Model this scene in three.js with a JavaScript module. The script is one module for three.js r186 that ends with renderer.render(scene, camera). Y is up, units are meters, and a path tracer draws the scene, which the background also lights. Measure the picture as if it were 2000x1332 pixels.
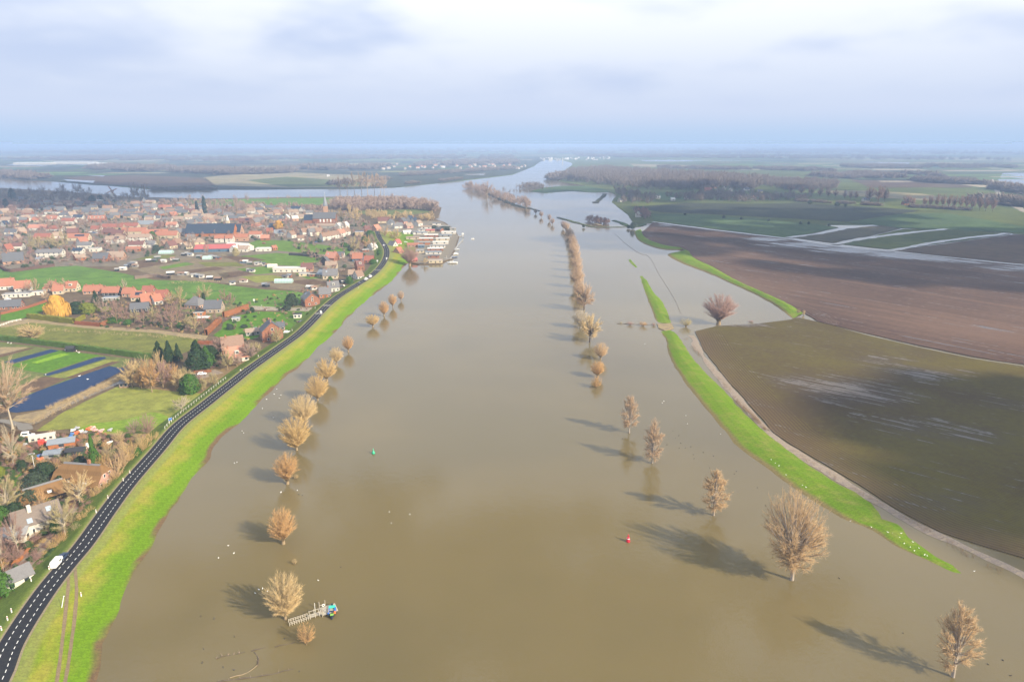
import * as THREE from 'three';
import { mergeGeometries } from 'three/addons/utils/BufferGeometryUtils.js';

// ---------- camera, sky, sun, exposure ----------
const V3 = THREE.Vector3, R = Math.PI / 180;
const scene = new THREE.Scene();
const CAM_H = 116, FOCAL = 1333, TILT = Math.atan((666 - 278) / FOCAL);
const camera = new THREE.PerspectiveCamera(2 * Math.atan(666 / FOCAL) / R, 2000 / 1332, 1, 60000);
camera.position.set(0, CAM_H, 0);
camera.rotation.x = -TILT;
scene.add(camera);
const renderer = new THREE.WebGLRenderer({ antialias: true });
renderer.toneMapping = THREE.LinearToneMapping;
renderer.toneMappingExposure = 1.75;
renderer.shadowMap.enabled = true;
const SUN = new V3(0.735, 0.5, 0.49).normalize();     // high right, behind the viewer
const sun = new THREE.DirectionalLight(new THREE.Color(1, 0.87, 0.66), 5);
sun.position.copy(SUN).multiplyScalar(3000);
sun.castShadow = true; sun.shadow.radius = 2.2; sun.shadow.mapSize.set(4096, 4096);
Object.assign(sun.shadow.camera, { left: -1500, right: 1500, top: 1500, bottom: -1500, near: 10, far: 9000 });
sun.target.position.set(0, 0, -600);
sun.position.add(sun.target.position);
scene.add(sun, sun.target);
scene.fog = new THREE.FogExp2(new THREE.Color(0.50, 0.68, 1.0), 0.0002);

function rng(seed) { let a = seed >>> 0; return () => { a = (a + 0x6D2B79F5) | 0; let t = Math.imul(a ^ (a >>> 15), 1 | a); t = (t + Math.imul(t ^ (t >>> 7), 61 | t)) ^ t; return ((t ^ (t >>> 14)) >>> 0) / 4294967296; }; }
const h2 = (x, y) => { let n = Math.imul(x | 0, 374761393) + Math.imul(y | 0, 668265263); n = Math.imul(n ^ (n >>> 13), 1274126177); return ((n ^ (n >>> 16)) >>> 0) / 4294967296; };
const sm = (t) => t * t * (3 - 2 * t), lerp = (a, b, t) => a + (b - a) * t, clamp = (v, a = 0, b = 1) => Math.min(b, Math.max(a, v)), sstep = (v, a, b) => sm(clamp((v - a) / (b - a)));
function vn(x, y, wrap = 0) {   // value noise, optionally tileable
  const xi = Math.floor(x), yi = Math.floor(y), fx = sm(x - xi), fy = sm(y - yi), w = (v) => wrap ? ((v % wrap) + wrap) % wrap : v;
  return lerp(lerp(h2(w(xi), w(yi)), h2(w(xi + 1), w(yi)), fx), lerp(h2(w(xi), w(yi + 1)), h2(w(xi + 1), w(yi + 1)), fx), fy);
}
function fbm(x, y, o = 4, wrap = 0) { let s = 0, a = 0.5, t = 0; for (let i = 0; i < o; i++) { s += a * vn(x + i * 17.3 * (wrap ? 0 : 1), y + i * 9.1 * (wrap ? 0 : 1), wrap); t += a; a *= 0.5; x *= 2; y *= 2; wrap *= 2; } return s / t; }

{ // cloudy pale winter sky, the same kind of air all round
  const W = 2048, H = 1024, d = new Float32Array(W * H * 4);
  for (let j = 0; j < H; j++) {
    const el = ((j + 0.5) / H - 0.5) * Math.PI, y = Math.sin(el), c = Math.cos(el);
    for (let i = 0; i < W; i++) {
      const az = ((i + 0.5) / W - 0.5) * 2 * Math.PI, x = Math.cos(az) * c, z = Math.sin(az) * c, k = 1 / (Math.max(y, 0) + 0.16);
      const u = x * k, v = z * k;
      const big = fbm(u * 0.75 + 4416.88, v * 0.75 + 2358.52, 5), fine = fbm(u * 2.3 + 13250.64, v * 2.3 + 7075.56, 5);
      const lump = sstep(big * 0.62 + fine * 0.38, 0.32, 0.66), fade = sstep(y, 0.02, 0.2), air = sstep(y, 0, 0.045);
      const white = lerp(0.3, lump, fade);
      const base = [0.325, 0.4, 0.565], cloud = [0.62, 0.645, 0.69], low = [0.318, 0.425, 0.585], o = (j * W + i) * 4;
      const up = 1 + 0.46 * sstep(y, 0.02, 0.6);   // sky brightness raised with elevation, added to lighten the water reflections
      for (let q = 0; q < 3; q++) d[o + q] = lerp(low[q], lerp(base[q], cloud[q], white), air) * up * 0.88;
      d[o + 3] = 1;
    }
  }
  const t = new THREE.DataTexture(d, W, H, THREE.RGBAFormat, THREE.FloatType);
  t.mapping = THREE.EquirectangularReflectionMapping; t.magFilter = t.minFilter = THREE.LinearFilter; t.needsUpdate = true;
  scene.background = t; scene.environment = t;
}

// ---------- survey: pixel of the photograph -> point on the ground at height h ----------
const sT = Math.sin(TILT), cT = Math.cos(TILT);
function P(px, py, h = 0) { const dy = py - 666, t = (CAM_H - h) / (sT * FOCAL + cT * dy); return new V3((px - 1000) * t, h, -(cT * FOCAL - sT * dy) * t); }
const mpp = (py, h = 0) => (CAM_H - h) / (sT * FOCAL + cT * (py - 666));
function topH(base, pyTop) { const k = (pyTop - 666) / FOCAL, D = -base.z; return CAM_H - D * (sT + k * cT) / (cT - k * sT) - base.y; }
const LAND = 0.6, CREST = 4;

// ---------- naming ----------
const taken = {};
function named(name) { const n = taken[name] = (taken[name] ?? -1) + 1; return n ? name + '_' + String(n).padStart(3, '0') : name; }
function add(o, name) { o.name = named(name); scene.add(o); return o; }
function shade(o) { o.traverse((m) => { if (m.isMesh) m.castShadow = m.receiveShadow = true; }); return o; }
function setting(name, geo, mat) { const m = add(new THREE.Mesh(geo, mat), name); m.userData.kind = 'structure'; m.castShadow = m.receiveShadow = true; return m; }
const ORD = ['first', 'second', 'third', 'fourth', 'fifth', 'sixth', 'seventh', 'eighth', 'ninth', 'tenth', 'eleventh', 'twelfth', 'thirteenth', 'fourteenth', 'fifteenth', 'sixteenth', 'seventeenth', 'eighteenth', 'nineteenth', 'twentieth'];
const TENS = { 2: 'twenty', 3: 'thirty', 4: 'forty', 5: 'fifty', 6: 'sixty', 7: 'seventy', 8: 'eighty' };
const ordinal = (n) => n <= 20 ? ORD[n - 1] : n % 10 ? TENS[Math.floor(n / 10)] + '-' + ORD[n % 10 - 1] : TENS[n / 10].slice(0, -1) + 'ieth';
const waiting = [];
// what it is + where it stands; look-alikes are told apart by their place from the left, written in at the end
function tag(o, what, where, category, group) { o.userData.category = category; if (group) o.userData.group = group; waiting.push({ o, what, where }); return o; }
function writeLabels() {
  const sets = new Map();
  for (const w of waiting) { const k = w.what + '|' + w.where; if (!sets.has(k)) sets.set(k, []); sets.get(k).push(w); }
  const p = new V3(); camera.updateMatrixWorld(); camera.updateProjectionMatrix();
  for (const list of sets.values()) {
    for (const w of list) { w.o.updateWorldMatrix(true, false); w.x = p.setFromMatrixPosition(w.o.matrixWorld).project(camera).x; }
    list.sort((a, b) => a.x - b.x);
    list.forEach((w, i) => { w.o.userData.label = list.length === 1 ? `${w.what} ${w.where}` : `${ordinal(i + 1)} ${w.what} from the left ${w.where}`; });
  }
}

// ---------- geometry and texture helpers ----------
class G {
  constructor() { this.p = []; this.uv = []; this.c = []; }
  tri(a, b, c, ua, ub, uc) { this.p.push(a.x, a.y, a.z, b.x, b.y, b.z, c.x, c.y, c.z); const q = (v, u) => u ? this.uv.push(u[0], u[1]) : this.uv.push(v.x, v.z); q(a, ua); q(b, ub); q(c, uc); return this; }
  quad(a, b, c, d, ua, ub, uc, ud) { this.tri(a, b, c, ua, ub, uc); return this.tri(a, c, d, ua, uc, ud); }
  build() { const g = new THREE.BufferGeometry(); g.setAttribute('position', new THREE.Float32BufferAttribute(this.p, 3)); g.setAttribute('uv', new THREE.Float32BufferAttribute(this.uv, 2)); if (this.c.length) g.setAttribute('color', new THREE.Float32BufferAttribute(this.c, 3)); g.computeVertexNormals(); return g; }
}
function box(w, h, d, x = 0, y = 0, z = 0) { const g = new THREE.BoxGeometry(w, h, d); g.translate(x, y, z); return g; }
function tex(n, f, srgb = true, rep = 1, channels = 4) {
  const d = new Uint8Array(n * n * 4);
  for (let y = 0; y < n; y++) for (let x = 0; x < n; x++) { const c = f(x / n, y / n, x, y), o = (y * n + x) * 4; d[o] = clamp(c[0]) * 255; d[o + 1] = clamp(c[1]) * 255; d[o + 2] = clamp(c[2]) * 255; d[o + 3] = c.length > 3 ? clamp(c[3]) * 255 : 255; }
  const t = new THREE.DataTexture(d, n, n); t.wrapS = t.wrapT = THREE.RepeatWrapping; t.magFilter = THREE.LinearFilter; t.minFilter = THREE.LinearMipmapLinearFilter; t.generateMipmaps = true;
  if (srgb) t.colorSpace = THREE.SRGBColorSpace; t.repeat.set(rep, rep); t.needsUpdate = true; return t;
}
const lin2s = (v) => v <= 0.0031308 ? v * 12.92 : 1.055 * Math.pow(v, 1 / 2.4) - 0.055;
const S = (c) => [lin2s(clamp(c[0])), lin2s(clamp(c[1])), lin2s(clamp(c[2]))];
const mixc = (a, b, t) => [lerp(a[0], b[0], t), lerp(a[1], b[1], t), lerp(a[2], b[2], t)];
const std = (rgb, rough = 0.9, extra = {}) => new THREE.MeshPhysicalMaterial({ color: new THREE.Color(...rgb), roughness: rough, specularIntensity: rough > 0.85 && !extra.roughnessMap ? 0.06 : 1, ...extra });

// tileable brightness/hue mottles; the colour itself comes from the material or from vertex colours
const mottle = tex(512, (u, v) => { const a = fbm(u * 8, v * 8, 5, 8), b = fbm(u * 64 + 5, v * 64, 3, 64), k = 0.55 + 0.5 * a + 0.34 * (b - 0.5); return S([k * lerp(0.9, 1.12, b), k, k * lerp(1.1, 0.8, a)]); });
const mottleAt = (m) => { const t = mottle.clone(); t.repeat.set(1 / m, 1 / m); t.needsUpdate = true; return t; };
const grassMap = mottleAt(14), fieldMap = mottleAt(60), farMap = mottleAt(420);
const bumpTex = tex(512, (u, v) => { const b = fbm(u * 32, v * 32, 4, 32); return [b, b, b]; }, false);
const bumpAt = (m) => { const t = bumpTex.clone(); t.repeat.set(1 / m, 1 / m); t.needsUpdate = true; return t; };
const grassBump = bumpAt(9), soilBump = bumpAt(6);
const ground = (rgb, map = grassMap, extra = {}) => std(rgb, 0.95, { map, bumpMap: grassBump, bumpScale: 0.12, ...extra });

// a closed outline in photograph pixels laid out on the land, with its edge roughened and a skirt down to below the water
function outline(pts, h, step = 6, rough = 0.4, seed = 1, closed = true) {
  const w = pts.map((p) => Array.isArray(p) ? P(p[0], p[1], h) : p), out = [];
  for (let i = 0; i < w.length - (closed ? 0 : 1); i++) {
    const a = w[i], b = w[(i + 1) % w.length], L = Math.hypot(b.x - a.x, b.z - a.z), n = clamp(Math.round(L / step), 1, 120);
    for (let k = 0; k < n; k++) { const t = k / n, x = lerp(a.x, b.x, t), z = lerp(a.z, b.z, t); out.push(new THREE.Vector2(x + (fbm(x * 0.21 + seed, z * 0.21, 3) - 0.5) * 2 * rough, z + (fbm(x * 0.21 + 40, z * 0.21 + seed, 3) - 0.5) * 2 * rough)); }
  }
  return out;
}
function patchGeo(pts, h, { step = 6, rough = 0.4, skirt = 1, seed = 1 } = {}) {
  const o = outline(pts, h, step, rough, seed), tris = THREE.ShapeUtils.triangulateShape(o, []), g = new G(), v = (i, y) => new V3(o[i].x, y, o[i].y);
  const area = THREE.ShapeUtils.area(o);
  for (const [a, b, c] of tris) area > 0 ? g.tri(v(a, h), v(c, h), v(b, h)) : g.tri(v(a, h), v(c, h), v(b, h));
  for (let i = 0; i < o.length && skirt; i++) { const j = (i + 1) % o.length, a = v(i, h), b = v(j, h), c = v(j, h - skirt), d = v(i, h - skirt); area > 0 ? g.quad(a, b, c, d) : g.quad(b, a, d, c); }
  const geo = g.build(); fixUp(geo); return geo;
}
function fixUp(geo) {   // horizontal faces look up
  const p = geo.attributes.position, n = geo.attributes.normal;
  for (let i = 0; i < p.count; i += 3) if (n.getY(i) < -0.5) { for (const at of Object.values(geo.attributes)) { const s = at.itemSize; for (let c = 0; c < s; c++) { const t = at.array[(i + 1) * s + c]; at.array[(i + 1) * s + c] = at.array[(i + 2) * s + c]; at.array[(i + 2) * s + c] = t; } } }
  geo.computeVertexNormals();
}
const patch = (name, pts, h, mat, o) => setting(name, patchGeo(pts, h, o), mat);
// points along a polyline every step metres, with direction
function along(pts, h, step) {
  const c = new THREE.CatmullRomCurve3(pts.map((p) => Array.isArray(p) ? P(p[0], p[1], h) : p), false, 'centripetal'), n = Math.max(2, Math.round(c.getLength() / step)), out = [];
  for (let i = 0; i <= n; i++) { const p = c.getPointAt(i / n), d = c.getTangentAt(i / n); d.y = 0; d.normalize(); out.push({ p, d, r: new V3(-d.z, 0, d.x) }); }
  return out;
}
function ribbonGeo(st, off0, off1, h, rough = 0) {   // flat strip between two side offsets of a line
  const g = new G(); let s = 0;
  for (let i = 0; i < st.length - 1; i++) {
    const a = st[i], b = st[i + 1], L = a.p.distanceTo(b.p), q = (t, o) => t.p.clone().addScaledVector(t.r, o * (1 + rough * (fbm(t.p.x * 0.06 + o, t.p.z * 0.06, 4) - 0.5) * 2)).setY(h);
    g.quad(q(a, off0), q(a, off1), q(b, off1), q(b, off0), [off0, s], [off1, s], [off1, s + L], [off0, s + L]); s += L;
  }
  const geo = g.build(); fixUp(geo); return geo;
}
// ---------- ground to the horizon, water ----------
setting('ground', new THREE.PlaneGeometry(80000, 80000, 1, 1).rotateX(-Math.PI / 2).translate(0, -0.5, -20000), std([0.10, 0.125, 0.06], 1));
{
  const wave = tex(512, (u, v) => { const b = fbm(u * 24, v * 40, 4, 8); return [b, b, b]; }, false);
  const wave2 = tex(512, (u, v) => { const a = fbm(u * 16, v * 16, 5, 16), b = fbm(u * 64, v * 64, 2, 64) * 0.3 + a * 0.7; return [b, b, b]; }, false);
  wave2.repeat.set(1 / 22, 1 / 22);
  const silt = tex(512, (u, v) => { const a = fbm(u * 10, v * 3 + 2 * fbm(u * 4, v * 4, 3, 4), 5, 0), b = fbm(u * 4, v * 4, 5, 4); return S(mixc([0.86, 0.88, 0.92], [1, 1, 1], sstep(b, 0.3, 0.7))); }); silt.repeat.set(1 / 260, 1 / 260);
  const gloss = tex(512, (u, v) => { const a = fbm(u * 5, v * 3, 5, 1), k = fbm(u * 6, v * 6, 5, 6); return [0, lerp(0.065, 0.095, sstep(k, 0.35, 0.7)), 0]; }, false); gloss.repeat.set(1 / 340, 1 / 340);
  const m = new THREE.MeshPhysicalMaterial({ color: new THREE.Color(0.142, 0.111, 0.05), map: silt, roughnessMap: gloss, roughness: 1, ior: 1.333, bumpMap: wave2, bumpScale: 0.022 });
  const pts = [new V3(-2500, 0, 400), new V3(2500, 0, 400), new V3(2500, 0, -300), [2900, 600], [2600, 440], [1400, 440], [1290, 402], [1210, 374], [1150, 352], [1125, 332], [1116, 318], [1095, 312], [1060, 312], [1043, 325], [1000, 342], [900, 354], [770, 367], [500, 371], [300, 371], [110, 354], [30, 349], [0, 343], [-800, 330], [-800, 386], [0, 400], [500, 420], [760, 470], [600, 700], new V3(-900, 0, -300)];
  setting('river_water', patchGeo(pts, 0, { step: 60, rough: 0, skirt: 0 }), m);
}
const waterPatch = new THREE.MeshPhysicalMaterial({ color: new THREE.Color(0.16, 0.13, 0.08), roughness: 0.08, ior: 1.333 });

// ---------- dike with the road on its crest ----------
const ROAD = [[-120, 1500], [-60, 1410], [-10, 1332], [19, 1262], [87, 1156], [125, 1108], [160, 1067], [207, 1001], [246, 949], [306, 880], [348, 831], [402, 788], [456, 745], [485, 722], [541, 682], [580, 654], [600, 636], [628, 607], [638, 597], [660, 579], [682, 565], [705, 551], [724, 539], [742, 522], [753, 504], [755, 490], [750, 478], [743, 468], [739, 460], [736, 451]];
const SHORE = [[110, 1500], [165, 1360], [184, 1323], [205, 1289], [201, 1274], [208, 1245], [224, 1198], [245, 1145], [265, 1109], [305, 1050], [330, 1004], [360, 954], [376, 926], [400, 912], [405, 900], [412, 880], [419, 863], [440, 847], [476, 823], [482, 808], [500, 794], [531, 760], [561, 734], [590, 711], [617, 680], [643, 659], [662, 640], [674, 625], [695, 604], [725, 579], [748, 562], [765, 549], [777, 533], [788, 522], [800, 512], [812, 506], [818, 495], [818, 470], [815, 455], [812, 440]];
const roadLine = along(ROAD, CREST, 3);
{
  const sh = SHORE.map((p) => P(p[0], p[1], 0)), N = roadLine.length;
  const hit = (o, d) => { let best = null; for (let i = 0; i < sh.length - 1; i++) { const a = sh[i], b = sh[i + 1], ex = b.x - a.x, ez = b.z - a.z, det = d.x * -ez + ex * d.z; if (Math.abs(det) < 1e-9) continue; const rx = a.x - o.x, rz = a.z - o.z, t = (rx * -ez + ex * rz) / det, u = (d.x * rz - d.z * rx) / det; if (t > 0 && u >= 0 && u <= 1 && (best === null || t < best)) best = t; } return best; };
  let dist = roadLine.map((s) => hit(s.p, s.r));
  for (let i = 0; i < N; i++) if (dist[i] === null || dist[i] > 60) dist[i] = null;
  let last = 20; for (let i = 0; i < N; i++) { if (dist[i] === null) dist[i] = last; last = dist[i]; }
  const soft = dist.map((_, i) => { let s = 0, c = 0; for (let k = -2; k <= 2; k++) if (dist[i + k] !== undefined) { s += dist[i + k]; c++; } return Math.max(7, s / c + (fbm(i * 0.31, 3.3, 3) - 0.5) * 2.4); });
  const rows = roadLine.map((s, i) => {
    const D = soft[i], prof = [[-17, LAND - 0.5], [-13, LAND + 0.05], [-10.5, 1.3], [-8, 2.4], [-5.6, 3.5], [-4.6, 3.93], [-3.4, CREST - 0.05], [3.4, CREST - 0.05], [4.2, CREST - 0.12]];
    for (let k = 1; k <= 12; k++) { const t = k / 12; prof.push([lerp(4.2, D, t), lerp(CREST - 0.12, 0, Math.pow(t, 0.92)) + 0.1 * Math.sin(t * 9)]); }
    prof[prof.length - 1][1] = 0; prof.push([D + 1.6, -0.45], [D + 6, -0.9]);
    return prof.map(([o, y], k) => { const v = s.p.clone().addScaledVector(s.r, o); v.y = y + (k > 9 && k < 20 ? (fbm(v.x * 0.3, v.z * 0.3, 3) - 0.5) * 0.35 : 0); return v; });
  });
  const K = rows[0].length, pos = [], uv = [], col = [], idx = [];
  rows.forEach((r, i) => r.forEach((v, k) => {
    pos.push(v.x, v.y, v.z); uv.push(v.x, v.z);
    const n = fbm(v.x * 0.08, v.z * 0.08, 4), n2 = fbm(v.x * 0.35 + 7, v.z * 0.35, 3);
    const t = (k - 8) / 13; let c;
    if (k < 6) c = mixc([0.08, 0.13, 0.025], [0.15, 0.19, 0.04], n2);
    else if (k <= 9) c = mixc([0.21, 0.21, 0.06], [0.2, 0.25, 0.06], n2);
    else { const dry = clamp(1.05 - 3.2 * Math.abs(t - 0.22) + (n2 - 0.5) * 1.5); c = mixc(mixc([0.105, 0.2, 0.01], [0.155, 0.265, 0.014], n), mixc([0.215, 0.25, 0.022], [0.3, 0.25, 0.06], n2 * 0.9), clamp(dry * 0.95)); if (k >= K - 4) c = mixc(c, [0.15, 0.1, 0.055], sstep(fbm(v.x * 0.05 + 3, v.z * 0.05, 3) + 0.1 * (k - K + 4), 0.5, 0.62)); if (k >= K - 2) c = [0.13, 0.09, 0.05]; }
    col.push(...c);
  }));
  for (let i = 0; i < N - 1; i++) for (let k = 0; k < K - 1; k++) { const a = i * K + k, b = a + 1, c = a + K, d = c + 1; idx.push(a, b, d, a, d, c); }
  const g = new THREE.BufferGeometry(); g.setAttribute('position', new THREE.Float32BufferAttribute(pos, 3)); g.setAttribute('uv', new THREE.Float32BufferAttribute(uv, 2)); g.setAttribute('color', new THREE.Float32BufferAttribute(col, 3)); g.setIndex(idx); g.computeVertexNormals();
  setting('dike', g, ground([1.2, 1.2, 1.2], mottleAt(3), { vertexColors: true, bumpMap: bumpAt(3), bumpScale: 0.12 }));
}
{
  const asphalt = std([0.033, 0.034, 0.039], 0.9, { map: mottleAt(4) }), white = std([0.72, 0.72, 0.7], 0.7), verge = std([0.3, 0.25, 0.17], 1, { map: mottleAt(3) });
  const road = add(new THREE.Group(), 'dike_road'); road.userData.kind = 'structure';
  const part = (n, g, m) => { const o = new THREE.Mesh(g, m); o.name = n; o.receiveShadow = o.castShadow = true; road.add(o); return o; };
  part('road_shoulder', ribbonGeo(roadLine, -3.25, 3.25, CREST + 0.01), verge);
  part('asphalt', ribbonGeo(roadLine, -2.75, 2.75, CREST + 0.05), asphalt);
  const fine = along(ROAD, CREST, 1), dash = [];   // one metre painted, one metre gap, on both edges of the driving lane
  for (let i = 0; i < fine.length - 1; i += 2) for (const o of [-1.12, 1.12]) dash.push(ribbonGeo(fine.slice(i, i + 2), o - 0.08, o + 0.08, CREST + 0.075));
  part('dashed_lane_marking', mergeGeometries(dash), white);
  const bandAt = (px, py) => { const q = P(px, py, CREST); let b = 0, bd = 1e9; roadLine.forEach((s, i) => { const d = s.p.distanceTo(q); if (d < bd) { bd = d; b = i; } }); return roadLine[b]; };
  for (const [px, py] of [[620, 614], [637, 598], [716, 545], [737, 528]]) { const s = bandAt(px, py), e = { p: s.p.clone().addScaledVector(s.d, 1.5), d: s.d, r: s.r }; part('speed_table_marking', ribbonGeo([s, e], -2.7, 2.7, CREST + 0.095), std([0.42, 0.4, 0.38], 0.9)); }
}
const roadNear = (px, py) => { const q = P(px, py, CREST); let b = roadLine[0], bd = 1e9; for (const s of roadLine) { const d = s.p.distanceTo(q); if (d < bd) { bd = d; b = s; } } return b; };

// ---------- land behind the dike ----------
const L = (k) => LAND + 0.03 + k * 0.03;
const soil = ground([0.160, 0.120, 0.080], mottleAt(24)), townGround = ground([0.216, 0.184, 0.144], mottleAt(30));
const gGreen = ground([0.120, 0.220, 0.044], fieldMap), gGreen2 = ground([0.136, 0.232, 0.040], mottleAt(33)), gOlive = ground([0.176, 0.188, 0.052], mottleAt(40)), gLawn = ground([0.104, 0.216, 0.024], mottleAt(9)), gYellow = ground([0.256, 0.272, 0.068], mottleAt(22)), gDry = ground([0.336, 0.264, 0.160], mottleAt(12)), gBrown = ground([0.152, 0.104, 0.072], mottleAt(15)), gTan = ground([0.232, 0.188, 0.128], mottleAt(26)), gDull = ground([0.152, 0.180, 0.064], mottleAt(12)), gGarden = ground([0.115, 0.072, 0.04], mottleAt(10));
const tarp = std([0.01, 0.03, 0.085], 0.6, { specularIntensity: 0.5, bumpMap: bumpAt(12), bumpScale: 0.25 });
const paving = std([0.3, 0.24, 0.19], 0.95, { map: mottleAt(5) }), gravel = std([0.36, 0.32, 0.26], 0.95, { map: mottleAt(6) });
{
  const edge = ROAD.map((p) => P(p[0], p[1], LAND)).reverse();
  patch('polder', [[-900, 366], [0, 367], [90, 372], [170, 377], [250, 384], [400, 388], [560, 385], [660, 384], [760, 384], [830, 398], [862, 405], [858, 418], [850, 428], [868, 434], [885, 446], [897, 462], [890, 485], [880, 505], [860, 516], [818, 517], [800, 513], ...edge, new V3(-700, LAND, 100), new V3(-2500, LAND, -300)], LAND, soil, { step: 25, rough: 0.8, skirt: 1.5 });
  patch('village_ground', [[-300, 385], [0, 380], [200, 385], [340, 396], [500, 400], [620, 405], [700, 420], [735, 448], [742, 470], [735, 500], [700, 520], [600, 540], [420, 505], [260, 520], [130, 520], [0, 530], [-200, 540]], L(0), townGround, { rough: 1 });
  patch('harbour_ground', [[735, 440], [790, 430], [860, 432], [884, 446], [895, 462], [888, 485], [876, 506], [855, 514], [822, 515], [800, 510], [770, 500], [757, 480]], L(0), ground([0.27, 0.24, 0.2], mottleAt(12)), { rough: 1 });
  patch('riverside_meadow', [[340, 392], [470, 389], [560, 387], [690, 386], [760, 390], [740, 398], [640, 400], [520, 401], [400, 404]], L(1), gGreen);
  patch('riverside_meadow', [[690, 412], [760, 410], [830, 408], [842, 414], [800, 420], [720, 422]], L(1), gDull);
  patch('long_pasture', [[-120, 540], [-10, 523], [20, 532], [105, 521], [150, 519], [180, 524], [235, 533], [300, 547], [345, 548], [390, 549], [440, 556], [520, 566], [575, 568], [600, 575], [596, 590], [560, 600], [500, 601], [440, 592], [395, 592], [330, 578], [200, 572], [80, 566], [-120, 560]], L(2), gGreen);
  patch('pasture', [[470, 480], [505, 468], [560, 470], [620, 477], [680, 485], [700, 492], [690, 499], [640, 497], [560, 491], [520, 488]], L(2), gGreen2);
  patch('pasture', [[470, 500], [540, 494], [600, 499], [640, 508], [612, 514], [580, 520], [520, 516], [480, 508]], L(2), gGreen2);
  patch('allotment_ground', [[250, 523], [330, 508], [440, 497], [500, 508], [560, 525], [640, 545], [610, 570], [540, 563], [440, 553], [330, 545]], L(1), gTan);
  for (const [k, m, ...q] of [[3, gBrown, [430, 500], [490, 502], [520, 508], [470, 512]], [3, gOlive, [385, 512], [460, 512], [478, 520], [400, 520]], [3, gBrown, [350, 530], [420, 521], [440, 525], [352, 536]], [3, gGreen2, [310, 522], [362, 512], [380, 516], [318, 526]], [3, gGreen2, [460, 525], [520, 520], [565, 530], [500, 536]], [3, gBrown, [425, 535], [465, 529], [498, 534], [438, 545]], [3, gTan, [380, 546], [440, 530], [450, 540], [400, 552]], [3, gYellow, [470, 540], [530, 537], [570, 545], [500, 552]], [3, gBrown, [560, 549], [610, 545], [645, 553], [600, 558]], [3, gGreen2, [575, 534], [620, 534], [650, 541], [600, 545]], [4, gBrown, [250, 512], [300, 505], [340, 512], [270, 524]], [4, gOlive, [255, 508], [300, 498], [345, 498], [330, 504]]]) patch('allotment_plot', q, L(k), m, { rough: 0.3, skirt: 0.02 });
  patch('horse_field', [[-120, 640], [0, 634], [60, 625], [110, 632], [200, 640], [300, 646], [388, 656], [380, 680], [330, 700], [200, 688], [0, 662], [-120, 650]], L(2), gOlive);
  patch('dry_grass_strip', [[0, 626], [70, 622], [105, 630], [200, 638], [300, 644], [405, 656], [400, 664], [300, 650], [190, 643], [60, 630], [0, 640]], L(3), gDry, { rough: 0.8 });
  patch('house_garden', [[0, 612], [60, 600], [90, 590], [100, 600], [60, 618], [0, 630]], L(3), gLawn);
  patch('house_garden', [[330, 600], [430, 560], [590, 590], [590, 600], [480, 605], [420, 625]], L(1), ground([0.2, 0.2, 0.09], mottleAt(12)));
  patch('lawn', [[435, 630], [460, 617], [505, 608], [560, 610], [600, 612], [590, 630], [560, 650], [520, 640], [470, 650], [430, 648]], L(3), gLawn);
  patch('lawn', [[430, 644], [520, 640], [500, 662], [440, 662], [415, 655]], L(4), gLawn);
  patch('lawn', [[540, 600], [625, 606], [600, 632], [580, 640], [560, 625]], L(4), ground([0.1, 0.18, 0.03], mottleAt(9)));
  patch('farm_lane', [[490, 597], [560, 601], [620, 601], [634, 596], [640, 602], [622, 608], [560, 607], [495, 605]], L(5), gravel, { rough: 0.2 });
  patch('nursery_ground', [[-100, 664], [0, 668], [120, 684], [255, 701], [245, 714], [150, 745], [60, 790], [-100, 790]], L(1), gDull);
  for (const [k, m, ...q] of [[2, gDry, [-40, 690], [0, 678], [55, 678], [0, 694]], [3, gBrown, [-40, 699], [0, 692], [58, 679], [66, 680], [0, 698]], [3, tarp, [6, 707], [98, 682], [114, 685], [22, 710]], [2, gLawn, [22, 713], [114, 685], [194, 694], [150, 708], [84, 729], [47, 723]], [3, ground([0.22, 0.38, 0.03], mottleAt(6)), [60, 708], [118, 690], [135, 692], [72, 710]], [3, tarp, [83, 732], [186, 698], [204, 697], [206, 700], [150, 718], [92, 734]], [2, gYellow, [92, 737], [206, 703], [232, 703], [140, 734], [112, 739]], [3, gBrown, [126, 738], [218, 706], [236, 706], [142, 739]], [3, gBrown, [40, 752], [85, 735], [130, 740], [70, 765], [40, 770]], [4, tarp, [212, 715], [246, 720], [170, 760], [88, 798], [30, 806], [-10, 800], [64, 767], [110, 750]]]) patch(m === tarp ? 'black_ground_sheet' : 'nursery_bed', q, L(k), m, { rough: 0.15, skirt: 0.02, step: 3 });
  patch('reed_verge', [[84, 801], [180, 757], [240, 730], [238, 742], [200, 758], [150, 780], [98, 804], [60, 826], [20, 822], [30, 812]], L(2), gDry, { rough: 0.8 });
  const ditch = along([[-60, 826], [0, 822], [40, 830], [62, 828], [100, 806], [150, 783], [200, 761], [240, 744]], LAND, 3);
  setting('ditch_water', ribbonGeo(ditch, -1.6, 1.6, L(4)), waterPatch);
  patch('pond', [[30, 832], [60, 830], [64, 838], [44, 842], [34, 840]], L(5), waterPatch, { skirt: 0.02 });
  patch('rough_pasture', [[235, 752], [300, 760], [390, 768], [384, 784], [345, 812], [325, 838], [285, 852], [220, 850], [150, 836], [72, 842], [110, 812], [180, 778]], L(3), gYellow, { rough: 1 });
  patch('rough_pasture_edge', [[150, 838], [225, 846], [300, 838], [330, 815], [300, 805], [240, 822], [180, 826]], L(4), ground([0.2, 0.3, 0.04], mottleAt(9)), { rough: 2.5 });
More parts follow.
